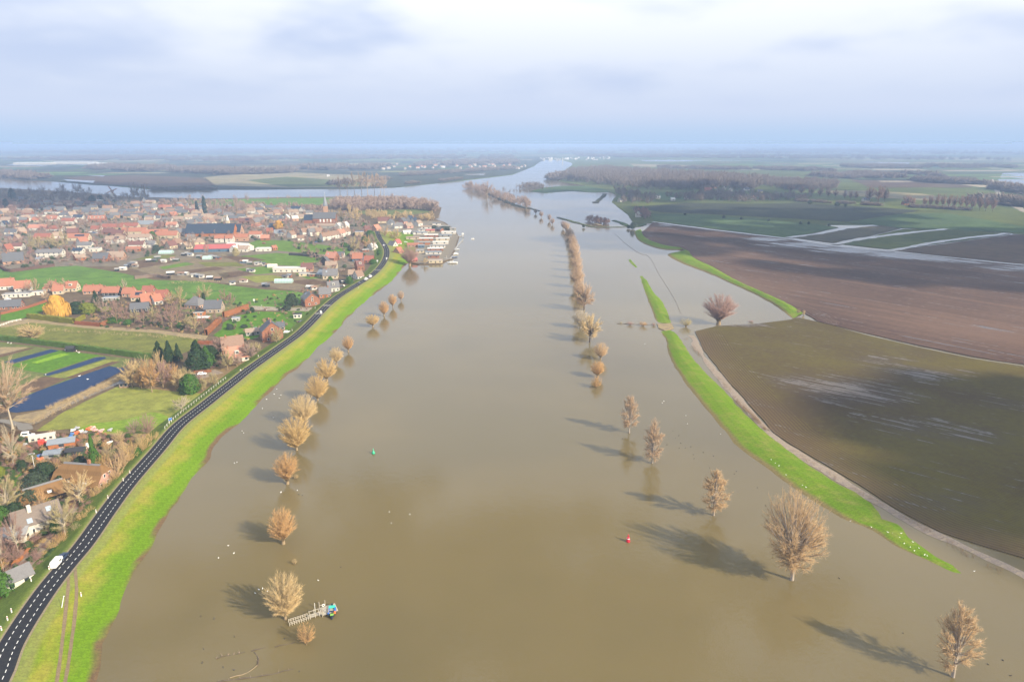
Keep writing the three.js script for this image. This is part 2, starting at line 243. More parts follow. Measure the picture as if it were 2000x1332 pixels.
  patch('garden_ground', [[-200, 850], [60, 842], [200, 850], [320, 845], [345, 815], [390, 785], [385, 770], [430, 755], [400, 800], [340, 850], [280, 920], [200, 1020], [100, 1160], [0, 1280], [-200, 1400]], L(2), gGarden, { rough: 1 });
  patch('garden_ground', [[240, 740], [300, 730], [380, 720], [440, 712], [470, 700], [490, 700], [430, 750], [385, 772], [300, 764], [236, 756]], L(2), ground([0.24, 0.17, 0.09], mottleAt(10)), { rough: 1 });
  patch('lawn', [[-80, 918], [0, 915], [38, 922], [50, 935], [44, 950], [0, 960], [-80, 965]], L(4), gLawn);
  patch('garden_path', [[70, 985], [110, 975], [175, 970], [205, 985], [165, 1005], [120, 1000]], L(3), paving, { rough: 0.6 });
  patch('garden_path', [[65, 1068], [96, 1046], [130, 1052], [100, 1085], [40, 1130], [10, 1150], [-30, 1150], [20, 1115]], L(4), paving, { rough: 0.6 });
  patch('driveway', [[180, 965], [205, 958], [222, 968], [190, 1005], [170, 1020], [160, 1004]], L(5), paving, { rough: 0.4 });
  patch('driveway', [[365, 722], [420, 722], [436, 728], [400, 738], [378, 742]], L(5), paving, { rough: 0.4 });
  patch('driveway', [[540, 660], [580, 640], [596, 626], [604, 628], [560, 668], [530, 690], [500, 705], [460, 730], [440, 745], [432, 740], [470, 715], [520, 690]], L(5), paving, { rough: 0.4 });
}

// ---------- two-wheel track down the river side of the dike ----------
{
  const track = std([0.23, 0.175, 0.11], 1, { map: mottleAt(2) }), hAt = (px, py) => { const q = P(px, py, 2), s = roadNear(px, py), o = Math.max(4.2, q.clone().sub(s.p).setY(0).dot(s.r)); return { q, s }; };
  for (const line of [[[132, 1120], [133, 1140], [128, 1180], [120, 1235], [112, 1290], [103, 1345]], [[146, 1112], [148, 1150], [144, 1190], [137, 1235], [128, 1290], [117, 1345]]]) {
    const st = along(line, 3.4, 2), g = new G();
    const ray = new THREE.Raycaster(), dike = scene.getObjectByName('dike'); dike.updateMatrixWorld();
    const drop = (v) => { ray.set(new V3(v.x, 30, v.z), new V3(0, -1, 0)); const h = ray.intersectObject(dike)[0]; return v.setY((h ? h.point.y : 2) + 0.05); };
    for (let i = 0; i < st.length - 1; i++) { const q = (t, o) => drop(t.p.clone().addScaledVector(t.r, o * (0.85 + 0.4 * vn(t.p.z * 0.7, o)))); g.quad(q(st[i], -0.35), q(st[i], 0.35), q(st[i + 1], 0.35), q(st[i + 1], -0.35)); }
    const geo = g.build(); fixUp(geo); setting('wheel_track', geo, track);
  }
}

// ---------- right bank: grass ridge, flooded ditch, fields ----------
const ridgeMat = ground([1.1, 1.1, 1.1], mottleAt(3), { vertexColors: true, bumpMap: bumpAt(3), bumpScale: 0.12 });
function ridge(name, river, field, top, seed) {   // a low grassed bank between two waterlines
  const a = new THREE.CatmullRomCurve3(river.map((p) => P(p[0], p[1], 0)), false, 'centripetal'), b = new THREE.CatmullRomCurve3(field.map((p) => P(p[0], p[1], 0)), false, 'centripetal');
  const n = Math.max(20, Math.round(a.getLength() / 2.5)), K = 11, pos = [], uv = [], col = [], idx = [];
  for (let i = 0; i <= n; i++) {
    const p = a.getPointAt(i / n), q = b.getPointAt(i / n), end = sstep(Math.min(i, n - i) / n, 0, 0.05), w = p.distanceTo(q);
    for (let k = 0; k < K; k++) {
      const t = k / (K - 1), v = p.clone().lerp(q, lerp(-0.8 / Math.max(w, 2), 1 + 0.8 / Math.max(w, 2), t)), e = Math.min(t, 1 - t) * 2;
      v.x += (fbm(v.x * 0.25 + seed, v.z * 0.25, 3) - 0.5) * 1.4; v.z += (fbm(v.x * 0.25, v.z * 0.25 + seed, 3) - 0.5) * 1.4;
      v.y = -0.25 + Math.min(top, w * 0.12) * Math.pow(e, 0.6) * lerp(0.35, 1, end) + (e > 0 ? (fbm(v.x * 0.3, v.z * 0.3, 3) - 0.5) * 0.3 : 0);
      const n1 = fbm(v.x * 0.06, v.z * 0.06, 4), n2 = fbm(v.x * 0.4 + 9, v.z * 0.4, 3); let c = mixc([0.105, 0.2, 0.01], [0.165, 0.265, 0.016], n1);
      c = mixc(c, [0.27, 0.25, 0.07], clamp((n2 - 0.45) * 2.2 + (t < 0.2 ? 0.5 : 0)) * 0.7); if (t < 0.11) c = mixc(c, [0.22, 0.15, 0.08], 0.8); if (t > 0.93) c = mixc(c, [0.2, 0.15, 0.08], 0.6);
      pos.push(v.x, v.y, v.z); uv.push(v.x, v.z); col.push(...c);
    }
  }
  for (let i = 0; i < n; i++) for (let k = 0; k < K - 1; k++) { const o = i * K + k; idx.push(o, o + 1, o + K + 1, o, o + K + 1, o + K); }
  const g = new THREE.BufferGeometry(); g.setAttribute('position', new THREE.Float32BufferAttribute(pos, 3)); g.setAttribute('uv', new THREE.Float32BufferAttribute(uv, 2)); g.setAttribute('color', new THREE.Float32BufferAttribute(col, 3)); g.setIndex(idx); g.computeVertexNormals();
  const nn = g.attributes.normal; if (nn.getY(5) < 0) { g.setIndex(idx.map((_, i) => idx[i - (i % 3) + [0, 2, 1][i % 3]])); g.computeVertexNormals(); }
  return setting(name, g, ridgeMat);
}
ridge('grass_ridge', [[1288, 648], [1300, 660], [1306, 688], [1316, 712], [1335, 742], [1350, 763], [1389, 810], [1415, 842], [1447, 878], [1496, 913], [1545, 949], [1600, 985], [1640, 1008], [1670, 1021], [1703, 1034], [1742, 1060], [1787, 1083], [1823, 1099], [1868, 1121], [1904, 1140], [1940, 1158]], [[1312, 644], [1321, 652], [1340, 680], [1362, 710], [1390, 740], [1426, 774], [1441, 792], [1467, 818], [1512, 857], [1545, 883], [1577, 906], [1626, 938], [1675, 964], [1709, 990], [1717, 1004], [1722, 1014], [1758, 1027], [1776, 1050], [1816, 1078], [1866, 1105], [1912, 1134], [1944, 1155]], 1.5, 3);
ridge('grass_ridge', [[1249, 537], [1254, 552], [1261, 572], [1272, 600], [1284, 630]], [[1254, 537], [1265, 550], [1276, 570], [1291, 586], [1302, 606], [1312, 633]], 1.3, 8);
ridge('grass_islet', [[1227, 507], [1232, 514], [1242, 523]], [[1231, 506], [1238, 513], [1246, 522]], 0.9, 5);
patch('field_track', [[1284, 632], [1313, 631], [1316, 640], [1300, 646], [1286, 640]], 0.42, gDry, { rough: 0.6 });

{ // strip of pale washed-up mud and flood wrack between the ditch and the crop
  const st = along([[1352, 655], [1370, 688], [1392, 717], [1422, 752], [1450, 786], [1492, 836], [1534, 868], [1606, 913], [1672, 955], [1740, 995], [1810, 1034], [1880, 1066], [1950, 1098], [2060, 1150]], 0.03, 2);
  setting('mud_bank', ribbonGeo(st, -1.6, 2.2, 0.05, 1.2), ground([0.33, 0.27, 0.22], mottleAt(4)));
}
function fieldTexture(bounds, n, colorAt) {   // a texture laid over one field in metres
  const [x0, x1, z0, z1] = bounds, w = x1 - x0, d = z1 - z0;
  const mk = (f, srgb) => { const t = tex(n, (u, v) => f(x0 + u * w, z0 + v * d), srgb); t.wrapS = t.wrapT = THREE.ClampToEdgeWrapping; t.repeat.set(1 / w, 1 / d); t.offset.set(-x0 / w, -z0 / d); return t; };
  return [mk((x, z) => S(colorAt(x, z).c), true), mk((x, z) => { const r = colorAt(x, z).r; return [r, r, r, lerp(0.8, 0.12, sstep(r, 0.2, 0.85))]; }, false)];
}
function boundsOf(pts) { const w = pts.map((p) => P(p[0], p[1], 0.3)); return [Math.min(...w.map((v) => v.x)) - 2, Math.max(...w.map((v) => v.x)) + 2, Math.min(...w.map((v) => v.z)) - 2, Math.max(...w.map((v) => v.z)) + 2]; }
const lineDist = (pts) => { const w = pts.map((p) => P(p[0], p[1], 0.3)); return (x, z) => { let b = 1e9; for (let i = 0; i < w.length - 1; i++) { const a = w[i], c = w[i + 1], ex = c.x - a.x, ez = c.z - a.z, t = clamp(((x - a.x) * ex + (z - a.z) * ez) / (ex * ex + ez * ez)), d = Math.hypot(x - a.x - ex * t, z - a.z - ez * t); if (d < b) b = d; } return b; }; };
const wetSpots = (list) => { const w = list.map(([px, py, rx, ry, k]) => { const c = P(px, py, 0.3); return { c, a: rx * mpp(py), b: Math.abs(P(px, py + ry, 0.3).z - P(px, py - ry, 0.3).z) / 2, k }; }); return (x, z) => { let m = 0; for (const s of w) m = Math.max(m, s.k * (1 - Math.hypot((x - s.c.x) / s.a, (z - s.c.z) / s.b))); return m; }; };
{ // near field: young crop, sown in rows, with standing water in the low places
  const edge = [[1358, 647], [1376, 685], [1399, 714], [1431, 753], [1464, 789], [1512, 844], [1545, 867], [1610, 905], [1677, 945], [1758, 997], [1839, 1039], [1920, 1065], [2000, 1088], [2150, 1140]];
  const pts = [...edge, [2500, 1150], [2500, 800], [2000, 715], [1900, 700], [1800, 679], [1700, 656], [1600, 629], [1560, 620], [1545, 624], [1480, 632], [1400, 637]];
  const b = boundsOf([...edge, [2300, 1000], [2300, 780], [1600, 620]]), near = lineDist(edge), d = P(1900, 800, 0.3).sub(P(1550, 730, 0.3)).setY(0).normalize();
  const wet = wetSpots([[1655, 762, 150, 36, 1.15], [1560, 745, 80, 22, 0.8], [1790, 728, 130, 22, 0.85], [1720, 705, 70, 14, 0.6], [1790, 835, 110, 30, 0.7], [1880, 850, 120, 26, 0.65], [1850, 980, 120, 30, 0.55], [1450, 634, 70, 6, 1.2], [1960, 790, 60, 20, 0.4]]);
  const at = (x, z) => {
    const s = x * d.x + z * d.z, r = -x * d.z + z * d.x, e = near(x, z), head = e < 15 + 4 * vn(x * 0.05, z * 0.05);
    const row = Math.sin((head ? e / 1.5 : r / 1.25) * 2 * Math.PI), n = fbm(x * 0.02, z * 0.02, 4), f = fbm(x * 0.6, z * 0.6, 3), streak = fbm(s * 0.07, r * 0.9, 5), big = fbm(s * 0.006 + 5, r * 0.02, 3);
    let c = mixc([0.062, 0.041, 0.02], [0.1, 0.082, 0.02], clamp(n * 1.5 - 0.25 + (big - 0.5) * 0.9 + row * (head ? 0.5 : 0.3) + (f - 0.5) * 0.6));
    if (head) c = mixc(c, [0.11, 0.072, 0.044], clamp(0.75 - e / 24) * (row > 0 ? 0.9 : 0.3));
    const m = wet(x, z), w = sstep(m * 0.8 + (streak - 0.5) * 2.1 + (f - 0.5) * 0.5 + row * 0.12, 0.56, 0.7), damp = clamp(m * 1.3 + (streak - 0.5));
    c = mixc(c, [0.072, 0.056, 0.046], clamp(damp) * 0.75); c = mixc(c, [0.1, 0.085, 0.07], w);
    return { c, r: lerp(0.92, 0.34, w * 0.7) };
  };
  const [map, rm] = fieldTexture(b, 1400, at);
  patch('crop_field', pts, 0.36, std([1.1, 1.1, 1.1], 1, { map, roughnessMap: rm, specularIntensityMap: rm, bumpMap: soilBump, bumpScale: 0.1 }), { rough: 0.5 });
}
const BROWN_EDGE = [[1598, 627], [1570, 609], [1530, 590], [1480, 568], [1430, 545], [1392, 522], [1356, 503], [1343, 491], [1300, 481], [1266, 468], [1250, 456], [1262, 447], [1275, 434]];
{ // bare ploughed field beyond it, with a long flooded low
  const pts = [...BROWN_EDGE, [1400, 451], [1530, 466], [1620, 480], [1800, 497], [2000, 519], [2700, 590], [2700, 860], [2000, 711], [1900, 696], [1800, 675], [1700, 652]];
  const b = boundsOf([...BROWN_EDGE, [1275, 434], [2000, 519], [2400, 600], [2300, 750], [2000, 711]]), near = lineDist(BROWN_EDGE), d = P(2000, 640, 0.3).sub(P(1500, 555, 0.3)).setY(0).normalize();
  const wet = wetSpots([[1500, 468, 60, 6, 1.2], [1580, 478, 120, 9, 1.3], [1680, 488, 130, 10, 1.35], [1780, 499, 120, 12, 1.5], [1830, 503, 60, 12, 1.4], [1900, 510, 120, 8, 1.0], [1990, 524, 120, 9, 1.1], [1300, 440, 30, 4, 0.6]]);
  const at = (x, z) => {
    const s = x * d.x + z * d.z, r = -x * d.z + z * d.x, e = near(x, z), head = e < 16, row = Math.sin((head ? e / 3 : r / 3.2) * 2 * Math.PI), n = fbm(x * 0.012, z * 0.012, 4), f = fbm(x * 0.4, z * 0.4, 3), streak = fbm(s * 0.03, r * 0.45, 4), band = fbm(s * 0.0022 + 9, r * 0.012, 3);
    let c = mixc([0.066, 0.04, 0.03], [0.145, 0.09, 0.062], clamp(n * 0.9 - 0.1 + (band - 0.5) * 1.6 + row * 0.2 + (f - 0.5) * 0.45 + (fbm(s * 0.005, r * 0.22, 3) - 0.5) * 0.7 + 0.1));
    if (head && row < -0.75 && e > 5 && e < 13) c = [0.12, 0.085, 0.065];
    const m = wet(x, z), w = sstep(m * 0.9 + (streak - 0.5) * 1.6 + (f - 0.5) * 0.3 + row * 0.12, 0.4, 0.6); c = mixc(c, [0.09, 0.065, 0.055], clamp(m) * 0.6); c = mixc(c, [0.1, 0.085, 0.075], w);
    return { c, r: lerp(0.95, 0.12, w) };
  };
  const [map, rm] = fieldTexture(b, 1400, at);
  patch('ploughed_field', pts, 0.4, std([1, 1, 1], 1, { map, roughnessMap: rm, specularIntensityMap: rm, bumpMap: soilBump, bumpScale: 0.12 }), { rough: 0.8 });
}
ridge('grass_bank', [[1238, 453], [1248, 470], [1270, 481], [1300, 488], [1336, 489], [1334, 495], [1306, 496], [1332, 514], [1380, 532], [1430, 554], [1480, 577], [1520, 600], [1548, 623]], [[1252, 447], [1258, 460], [1270, 469], [1303, 480], [1345, 490], [1352, 497], [1356, 503], [1368, 510], [1394, 522], [1432, 544], [1481, 567], [1531, 589], [1572, 611]], 2.2, 4);
const farGreen = ground([0.085, 0.135, 0.06], farMap), farDark = ground([0.060, 0.068, 0.048], farMap), farGrey = ground([0.120, 0.112, 0.080], farMap), farOlive = ground([0.112, 0.136, 0.048], farMap), farBrown = ground([0.128, 0.092, 0.068], farMap), farTan = ground([0.288, 0.248, 0.152], farMap);
for (const [name, h, m, ...q] of [
  ['green_field', 0.5, farGreen, [1270, 417], [1370, 419], [1480, 427], [1600, 438], [1640, 444], [1538, 464], [1400, 447], [1276, 431]],
  ['stubble_field', 0.48, farGrey, [1548, 463], [1645, 446], [1720, 440], [1760, 446], [1635, 475]],
  ['winter_field', 0.5, farOlive, [1642, 476], [1765, 447], [1850, 448], [1978, 456], [1745, 487]],
  ['green_field', 0.46, farGreen, [1655, 434], [1760, 418], [1850, 416], [1990, 440], [2150, 455], [1980, 454], [1760, 445]],
  ['dark_field', 0.47, farBrown, [1750, 489], [1980, 458], [2300, 462], [2300, 560], [1990, 515]],
  ['dark_field', 0.42, farDark, [1235, 404], [1340, 396], [1460, 398], [1560, 396], [1700, 404], [1800, 411], [1655, 433], [1500, 424], [1290, 414]],
  ['meadow', 0.36, farOlive, [1215, 380], [1330, 388], [1460, 392], [1560, 390], [1700, 397], [1850, 410], [2100, 420], [2300, 460], [1990, 440], [1800, 410], [1560, 397], [1340, 396], [1240, 402]],
  ['far_bank', 0.3, farOlive, [1090, 354], [1110, 345], [1105, 332], [1118, 322], [1128, 314], [1400, 306], [2200, 306], [3200, 320], [2800, 480], [2200, 470], [1980, 456], [1850, 420], [1600, 440], [1330, 432], [1262, 436], [1240, 440], [1225, 418], [1212, 408], [1195, 395], [1205, 380], [1180, 372], [1140, 362]],
  ['meadow', 0.34, farGreen, [1035, 374], [1062, 366], [1100, 363], [1145, 363], [1182, 369], [1190, 375], [1160, 376], [1115, 373], [1065, 377]],
  ['light_meadow', 0.4, farTan, [1615, 372], [1700, 372], [1800, 378], [1870, 388], [1820, 392], [1700, 385], [1630, 380]],
  ['light_meadow', 0.4, farTan, [1230, 320], [1330, 322], [1400, 325], [1330, 327], [1240, 325]],
  ['green_field', 0.44, farGreen, [1290, 375], [1330, 376], [1370, 386], [1310, 392], [1275, 386]],
  ['green_field', 0.44, farGreen, [1420, 315], [1650, 316], [1900, 322], [1880, 330], [1640, 328], [1450, 322]],
  ['brown_field', 0.44, farBrown, [1660, 350], [1900, 352], [1900, 366], [1700, 366]],
  ['flooded_field', 0.5, waterPatch, [1960, 338], [2060, 332], [2200, 340], [2200, 385], [2000, 372], [1950, 352]],
  ['dirt_road', 0.55, gravel, [1934, 350], [1942, 350], [1960, 385], [1990, 402], [2030, 420], [2020, 424], [1975, 402], [1948, 380]],
  ['far_island', 0.3, farDark, [-700, 322], [-10, 343], [30, 350], [110, 355], [180, 361], [262, 365], [300, 370], [500, 370], [700, 369], [768, 366], [870, 356], [905, 351], [1000, 340], [1030, 330], [1044, 322], [1062, 313], [1090, 306], [-700, 304]],
  ['island_field', 0.4, farTan, [390, 347], [460, 340], [560, 336], [700, 342], [740, 352], [720, 364], [560, 366], [420, 362]],
  ['island_field', 0.45, farOlive, [480, 352], [560, 345], [720, 356], [700, 363], [560, 365]],
  ['island_field', 0.4, farBrown, [120, 346], [260, 342], [400, 347], [420, 362], [280, 364], [180, 358]],
  ['island_field', 0.4, farDark, [780, 350], [900, 338], [1010, 331], [1000, 338], [880, 352], [790, 360]],
  ['flood_streak', 0.5, waterPatch, [10, 322], [60, 316], [150, 315], [215, 322], [110, 325]],
  ['flood_streak', 0.5, waterPatch, [160, 340], [205, 343], [200, 345], [165, 342]],
  ['flood_streak', 0.5, waterPatch, [120, 350], [185, 353], [180, 357], [130, 353]],
  ['flood_streak', 0.5, waterPatch, [240, 333], [325, 332], [320, 335], [250, 335]],
  ['flood_streak', 0.5, waterPatch, [905, 340], [950, 338], [945, 342], [915, 342]],
  ['flood_streak', 0.5, waterPatch, [1250, 312], [1550, 313], [1545, 316], [1260, 315]],
  ['flood_streak', 0.5, waterPatch, [1680, 316], [1780, 317], [1775, 320], [1690, 319]],
]) patch(name, q, h, m, { step: 18, rough: 2.5, skirt: 0.25, seed: q[0][0] });
for (const [name, line, half, h, m] of [
  ['flooded_ditch', [[1540, 464], [1600, 456], [1650, 446], [1710, 440]], 5, 0.56, waterPatch], ['flooded_ditch', [[1630, 477], [1700, 464], [1780, 454], [1850, 447]], 5, 0.56, waterPatch], ['flooded_ditch', [[1740, 489], [1850, 470], [1970, 456]], 4, 0.56, waterPatch], ['flooded_ditch', [[1275, 433], [1400, 449], [1535, 465], [1620, 478], [1740, 490], [1850, 502], [2000, 517], [2200, 540]], 2.2, 0.6, waterPatch],
  ['embankment', [[1088, 424], [1110, 430], [1140, 438], [1165, 443], [1200, 443], [1235, 442]], 3, 0.6, farOlive], ['embankment', [[1160, 436], [1175, 440]], 4, 0.5, gDry], ['embankment', [[1162, 396], [1175, 386], [1182, 378]], 5, 0.7, farDark], ['embankment', [[1010, 402], [1040, 408], [1055, 412]], 3, 0.5, farDark],
  ['embankment', [[1198, 430], [1240, 442], [1262, 437]], 4, 0.5, farGreen], ['river_bank_path', [[290, 370], [360, 369], [430, 369], [520, 369]], 7, 0.6, farDark], ['wharf_ground', [[940, 366], [960, 380], [985, 392], [1012, 402], [1035, 407]], 6, 0.4, farDark],
]) { const st = along(line, h, 4); setting(name, ribbonGeo(st, -half, half, h, 0.9), m); }

// ---------- patchwork of fields towards the horizon ----------
{
  const r = rng(77), tones = [[0.09, 0.15, 0.05], [0.13, 0.2, 0.06], [0.13, 0.11, 0.07], [0.07, 0.09, 0.05], [0.2, 0.2, 0.09], [0.15, 0.12, 0.08], [0.27, 0.25, 0.15], [0.035, 0.045, 0.035], [0.32, 0.27, 0.19]], g = new G();
  for (let z = -4200; z > -16000; z *= 1.035) for (let x = z * 1.1; x < -z * 1.1; ) {
    const w = (150 + 520 * r()) * (1 + -z / 9000), dz = -z * 0.026 * (0.6 + 0.7 * r()), c = tones[Math.floor(r() * tones.length)], sk = (r() - 0.5) * w * 0.4;
    if (!(z > -6000 && x + w > 60 && x < 700)) { g.quad(new V3(x, 0.7, z), new V3(x + w, 0.7, z + sk * 0.1), new V3(x + w + sk, 0.7, z - dz), new V3(x + sk, 0.7, z - dz)); for (let k = 0; k < 6; k++) g.c.push(...c); }
    x += w * (1.02 + 0.5 * r());
  }
  const inP = (x, z, w) => { let c = false; for (let i = 0, j = w.length - 1; i < w.length; j = i++) if ((w[i].z > z) !== (w[j].z > z) && x < (w[j].x - w[i].x) * (z - w[i].z) / (w[j].z - w[i].z) + w[i].x) c = !c; return c; };
  for (const poly of [[[-700, 322], [-10, 342], [120, 345], [390, 344], [560, 333], [760, 345], [900, 336], [1030, 326], [1050, 317], [1070, 306], [-700, 304]], [[1240, 318], [1400, 310], [2200, 308], [3000, 322], [2500, 400], [1950, 400], [1880, 372], [1650, 368], [1660, 345], [1400, 338]]]) {
    const w = poly.map((p) => P(p[0], p[1], 0)), xs = w.map((v) => v.x), zs = w.map((v) => v.z);
    for (let z = Math.max(...zs); z > Math.min(...zs); z -= 70 + 90 * r()) for (let x = Math.min(...xs); x < Math.max(...xs);) { const ww = 90 + 330 * r(), dz = 40 + 90 * r(), c = tones[Math.floor(r() * tones.length)], q = [[x, z], [x + ww, z], [x + ww + 20, z - dz], [x + 20, z - dz]]; x += ww * (1.1 + r()); if (q.every((p) => inP(p[0], p[1], w))) { const [a, b, cc, d] = q.map((p) => new V3(p[0], 0.62, p[1])); g.quad(a, b, cc, d); for (let k = 0; k < 6; k++) g.c.push(...c); } }
  }
  const geo = g.build(); fixUp(geo); setting('farmland', geo, std([1, 1, 1], 1, { vertexColors: true }));
}
// ---------- trees ----------
class Limbs {   // tapering round twigs and branches gathered into one mesh
  constructor() { this.p = []; this.n = []; this.i = []; }
  limb(a, b, ra, rb, sides = 3) {
    const d = b.clone().sub(a).normalize(), u = Math.abs(d.y) > 0.9 ? new V3(1, 0, 0) : new V3(0, 1, 0), s = d.clone().cross(u).normalize(), t = s.clone().cross(d), at = this.p.length / 3;
    for (let k = 0; k < sides; k++) { const w = k / sides * 2 * Math.PI, x = Math.cos(w), y = Math.sin(w), nx = s.x * x + t.x * y, ny = s.y * x + t.y * y, nz = s.z * x + t.z * y; this.p.push(a.x + nx * ra, a.y + ny * ra, a.z + nz * ra, b.x + nx * rb, b.y + ny * rb, b.z + nz * rb); this.n.push(nx, ny, nz, nx, ny, nz); }
    for (let k = 0; k < sides; k++) { const a0 = at + 2 * k, b0 = at + 2 * ((k + 1) % sides); this.i.push(a0, b0 + 1, b0, a0, a0 + 1, b0 + 1); }
  }
  twig(a, b, r) { // a three-sided spike
    const d = b.clone().sub(a).normalize(), u = Math.abs(d.y) > 0.9 ? new V3(1, 0, 0) : new V3(0, 1, 0), s = d.clone().cross(u).normalize(), t = s.clone().cross(d), at = this.p.length / 3;
    for (let k = 0; k < 3; k++) { const w = k / 3 * 2 * Math.PI, x = Math.cos(w), y = Math.sin(w), nx = s.x * x + t.x * y, ny = s.y * x + t.y * y, nz = s.z * x + t.z * y; this.p.push(a.x + nx * r, a.y + ny * r, a.z + nz * r); this.n.push(nx, ny, nz); }
    this.p.push(b.x, b.y, b.z); this.n.push(d.x, d.y, d.z); for (let k = 0; k < 3; k++) this.i.push(at + k, at + 3, at + (k + 1) % 3);
  }
  build() { const g = new THREE.BufferGeometry(); g.setAttribute('position', new THREE.Float32BufferAttribute(this.p, 3)); g.setAttribute('normal', new THREE.Float32BufferAttribute(this.n, 3)); g.setIndex(this.i); return g; }
}
// A leafless tree of height 1: limbs run from the stem to places spread through the crown, each limb carries branches and twigs.
// fork: heights on the stem where limbs leave; crown: middle, half-height and half-width; lift: how steeply limbs rise; n: limbs; m: branches a limb; k: twigs a branch
function bareTree(seed, o) {
  const r = rng(seed), T = new Limbs(), C = new Limbs(), rnd = (a, b) => a + (b - a) * r(), q = { stem: 0.03, fork: [0.2, 0.5], mid: 0.6, rise: 0.4, wide: 0.33, lift: 0.5, n: 12, m: 6, k: 14, twig: 0.0022, tlen: 0.13, lean: 0.03, top: 0.62, flat: 0, spread: 0.7, ...o };
  const lean = new V3(rnd(-1, 1) * q.lean, 0, rnd(-1, 1) * q.lean), stemAt = (h) => new V3(lean.x * h * h * 4, h, lean.z * h * h * 4), sr = (h) => q.stem * Math.max(0.12, 1 - h / (q.top * 1.15));
  let y = -0.06; for (let i = 0; i < 6; i++) { const y2 = lerp(-0.06, q.top, (i + 1) / 6); T.limb(stemAt(y), stemAt(y2), i ? sr(Math.max(y, 0)) : q.stem * 1.35, sr(y2), 6); y = y2; }
  const inside = () => { for (;;) { const v = new V3(rnd(-1, 1), rnd(-1, 1), rnd(-1, 1)), L = v.length(); if (L < 1 && L > 0.05) { const e = Math.pow(L, 0.35) / L; v.multiplyScalar(e); const taper = 1 - q.flat * Math.max(0, v.y); return new V3(v.x * q.wide * taper, q.mid + v.y * q.rise, v.z * q.wide * taper).add(stemAt(clamp(q.mid + v.y * q.rise)).setY(0)); } } };
  for (let i = 0; i < q.n; i++) {
    const end = inside(), sh = clamp(lerp(q.fork[0], q.fork[1], q.n > 1 ? (i + r()) / q.n : 0.5), 0, q.top), a = stemAt(Math.min(sh, Math.max(q.fork[0], end.y - q.wide * 0.35))), b = a.clone().lerp(end, 0.5); b.y = lerp(b.y, Math.max(a.y, end.y), (1 - q.lift) * -0.25 + 0.1);
    b.x = lerp(a.x, end.x, 0.5 + 0.18 * q.lift * (q.spread)); b.z = lerp(a.z, end.z, 0.5 + 0.18 * q.lift * q.spread);
    const curve = new THREE.QuadraticBezierCurve3(a, b, end), len = a.distanceTo(end), r0 = clamp(len * 0.028, 0.004, q.stem * 0.62); let p = a; const S4 = 5;
    for (let s = 1; s <= S4; s++) { const p2 = curve.getPoint(s / S4); T.limb(p, p2, r0 * (1 - (s - 1) / S4 * 0.85), r0 * (1 - s / S4 * 0.85), 4); p = p2; }
    for (let j = 0; j < q.m; j++) {
      const t = lerp(0.3, 1, (j + r()) / q.m), s0 = curve.getPoint(t), dir = curve.getTangent(t), out = s0.clone().sub(new V3(lean.x, q.mid - 0.15, lean.z)).normalize();
      const d = dir.multiplyScalar(0.7).add(out.multiplyScalar(0.5)).add(new V3(rnd(-1, 1), rnd(-0.3, 1) * (0.4 + q.lift), rnd(-1, 1)).multiplyScalar(0.62)).normalize(), bl = q.tlen * rnd(0.9, 2), e0 = s0.clone().addScaledVector(d, bl);
      C.limb(s0, e0, q.twig * 2.6, q.twig * 1.1, 3);
      for (let w = 0; w < q.k; w++) {
        const f = s0.clone().lerp(e0, rnd(0.1, 1)), dd = d.clone().multiplyScalar(0.65).add(new V3(rnd(-1, 1), rnd(-0.8, 1.2), rnd(-1, 1)).multiplyScalar(0.9)).normalize(), g = f.clone().addScaledVector(dd, q.tlen * rnd(0.5, 1.15)); if (q.droop) g.y -= q.droop * r();
        C.twig(f, g, q.twig);
      }
    }
  }
  return { trunk: T.build(), crown: C.build() };
}
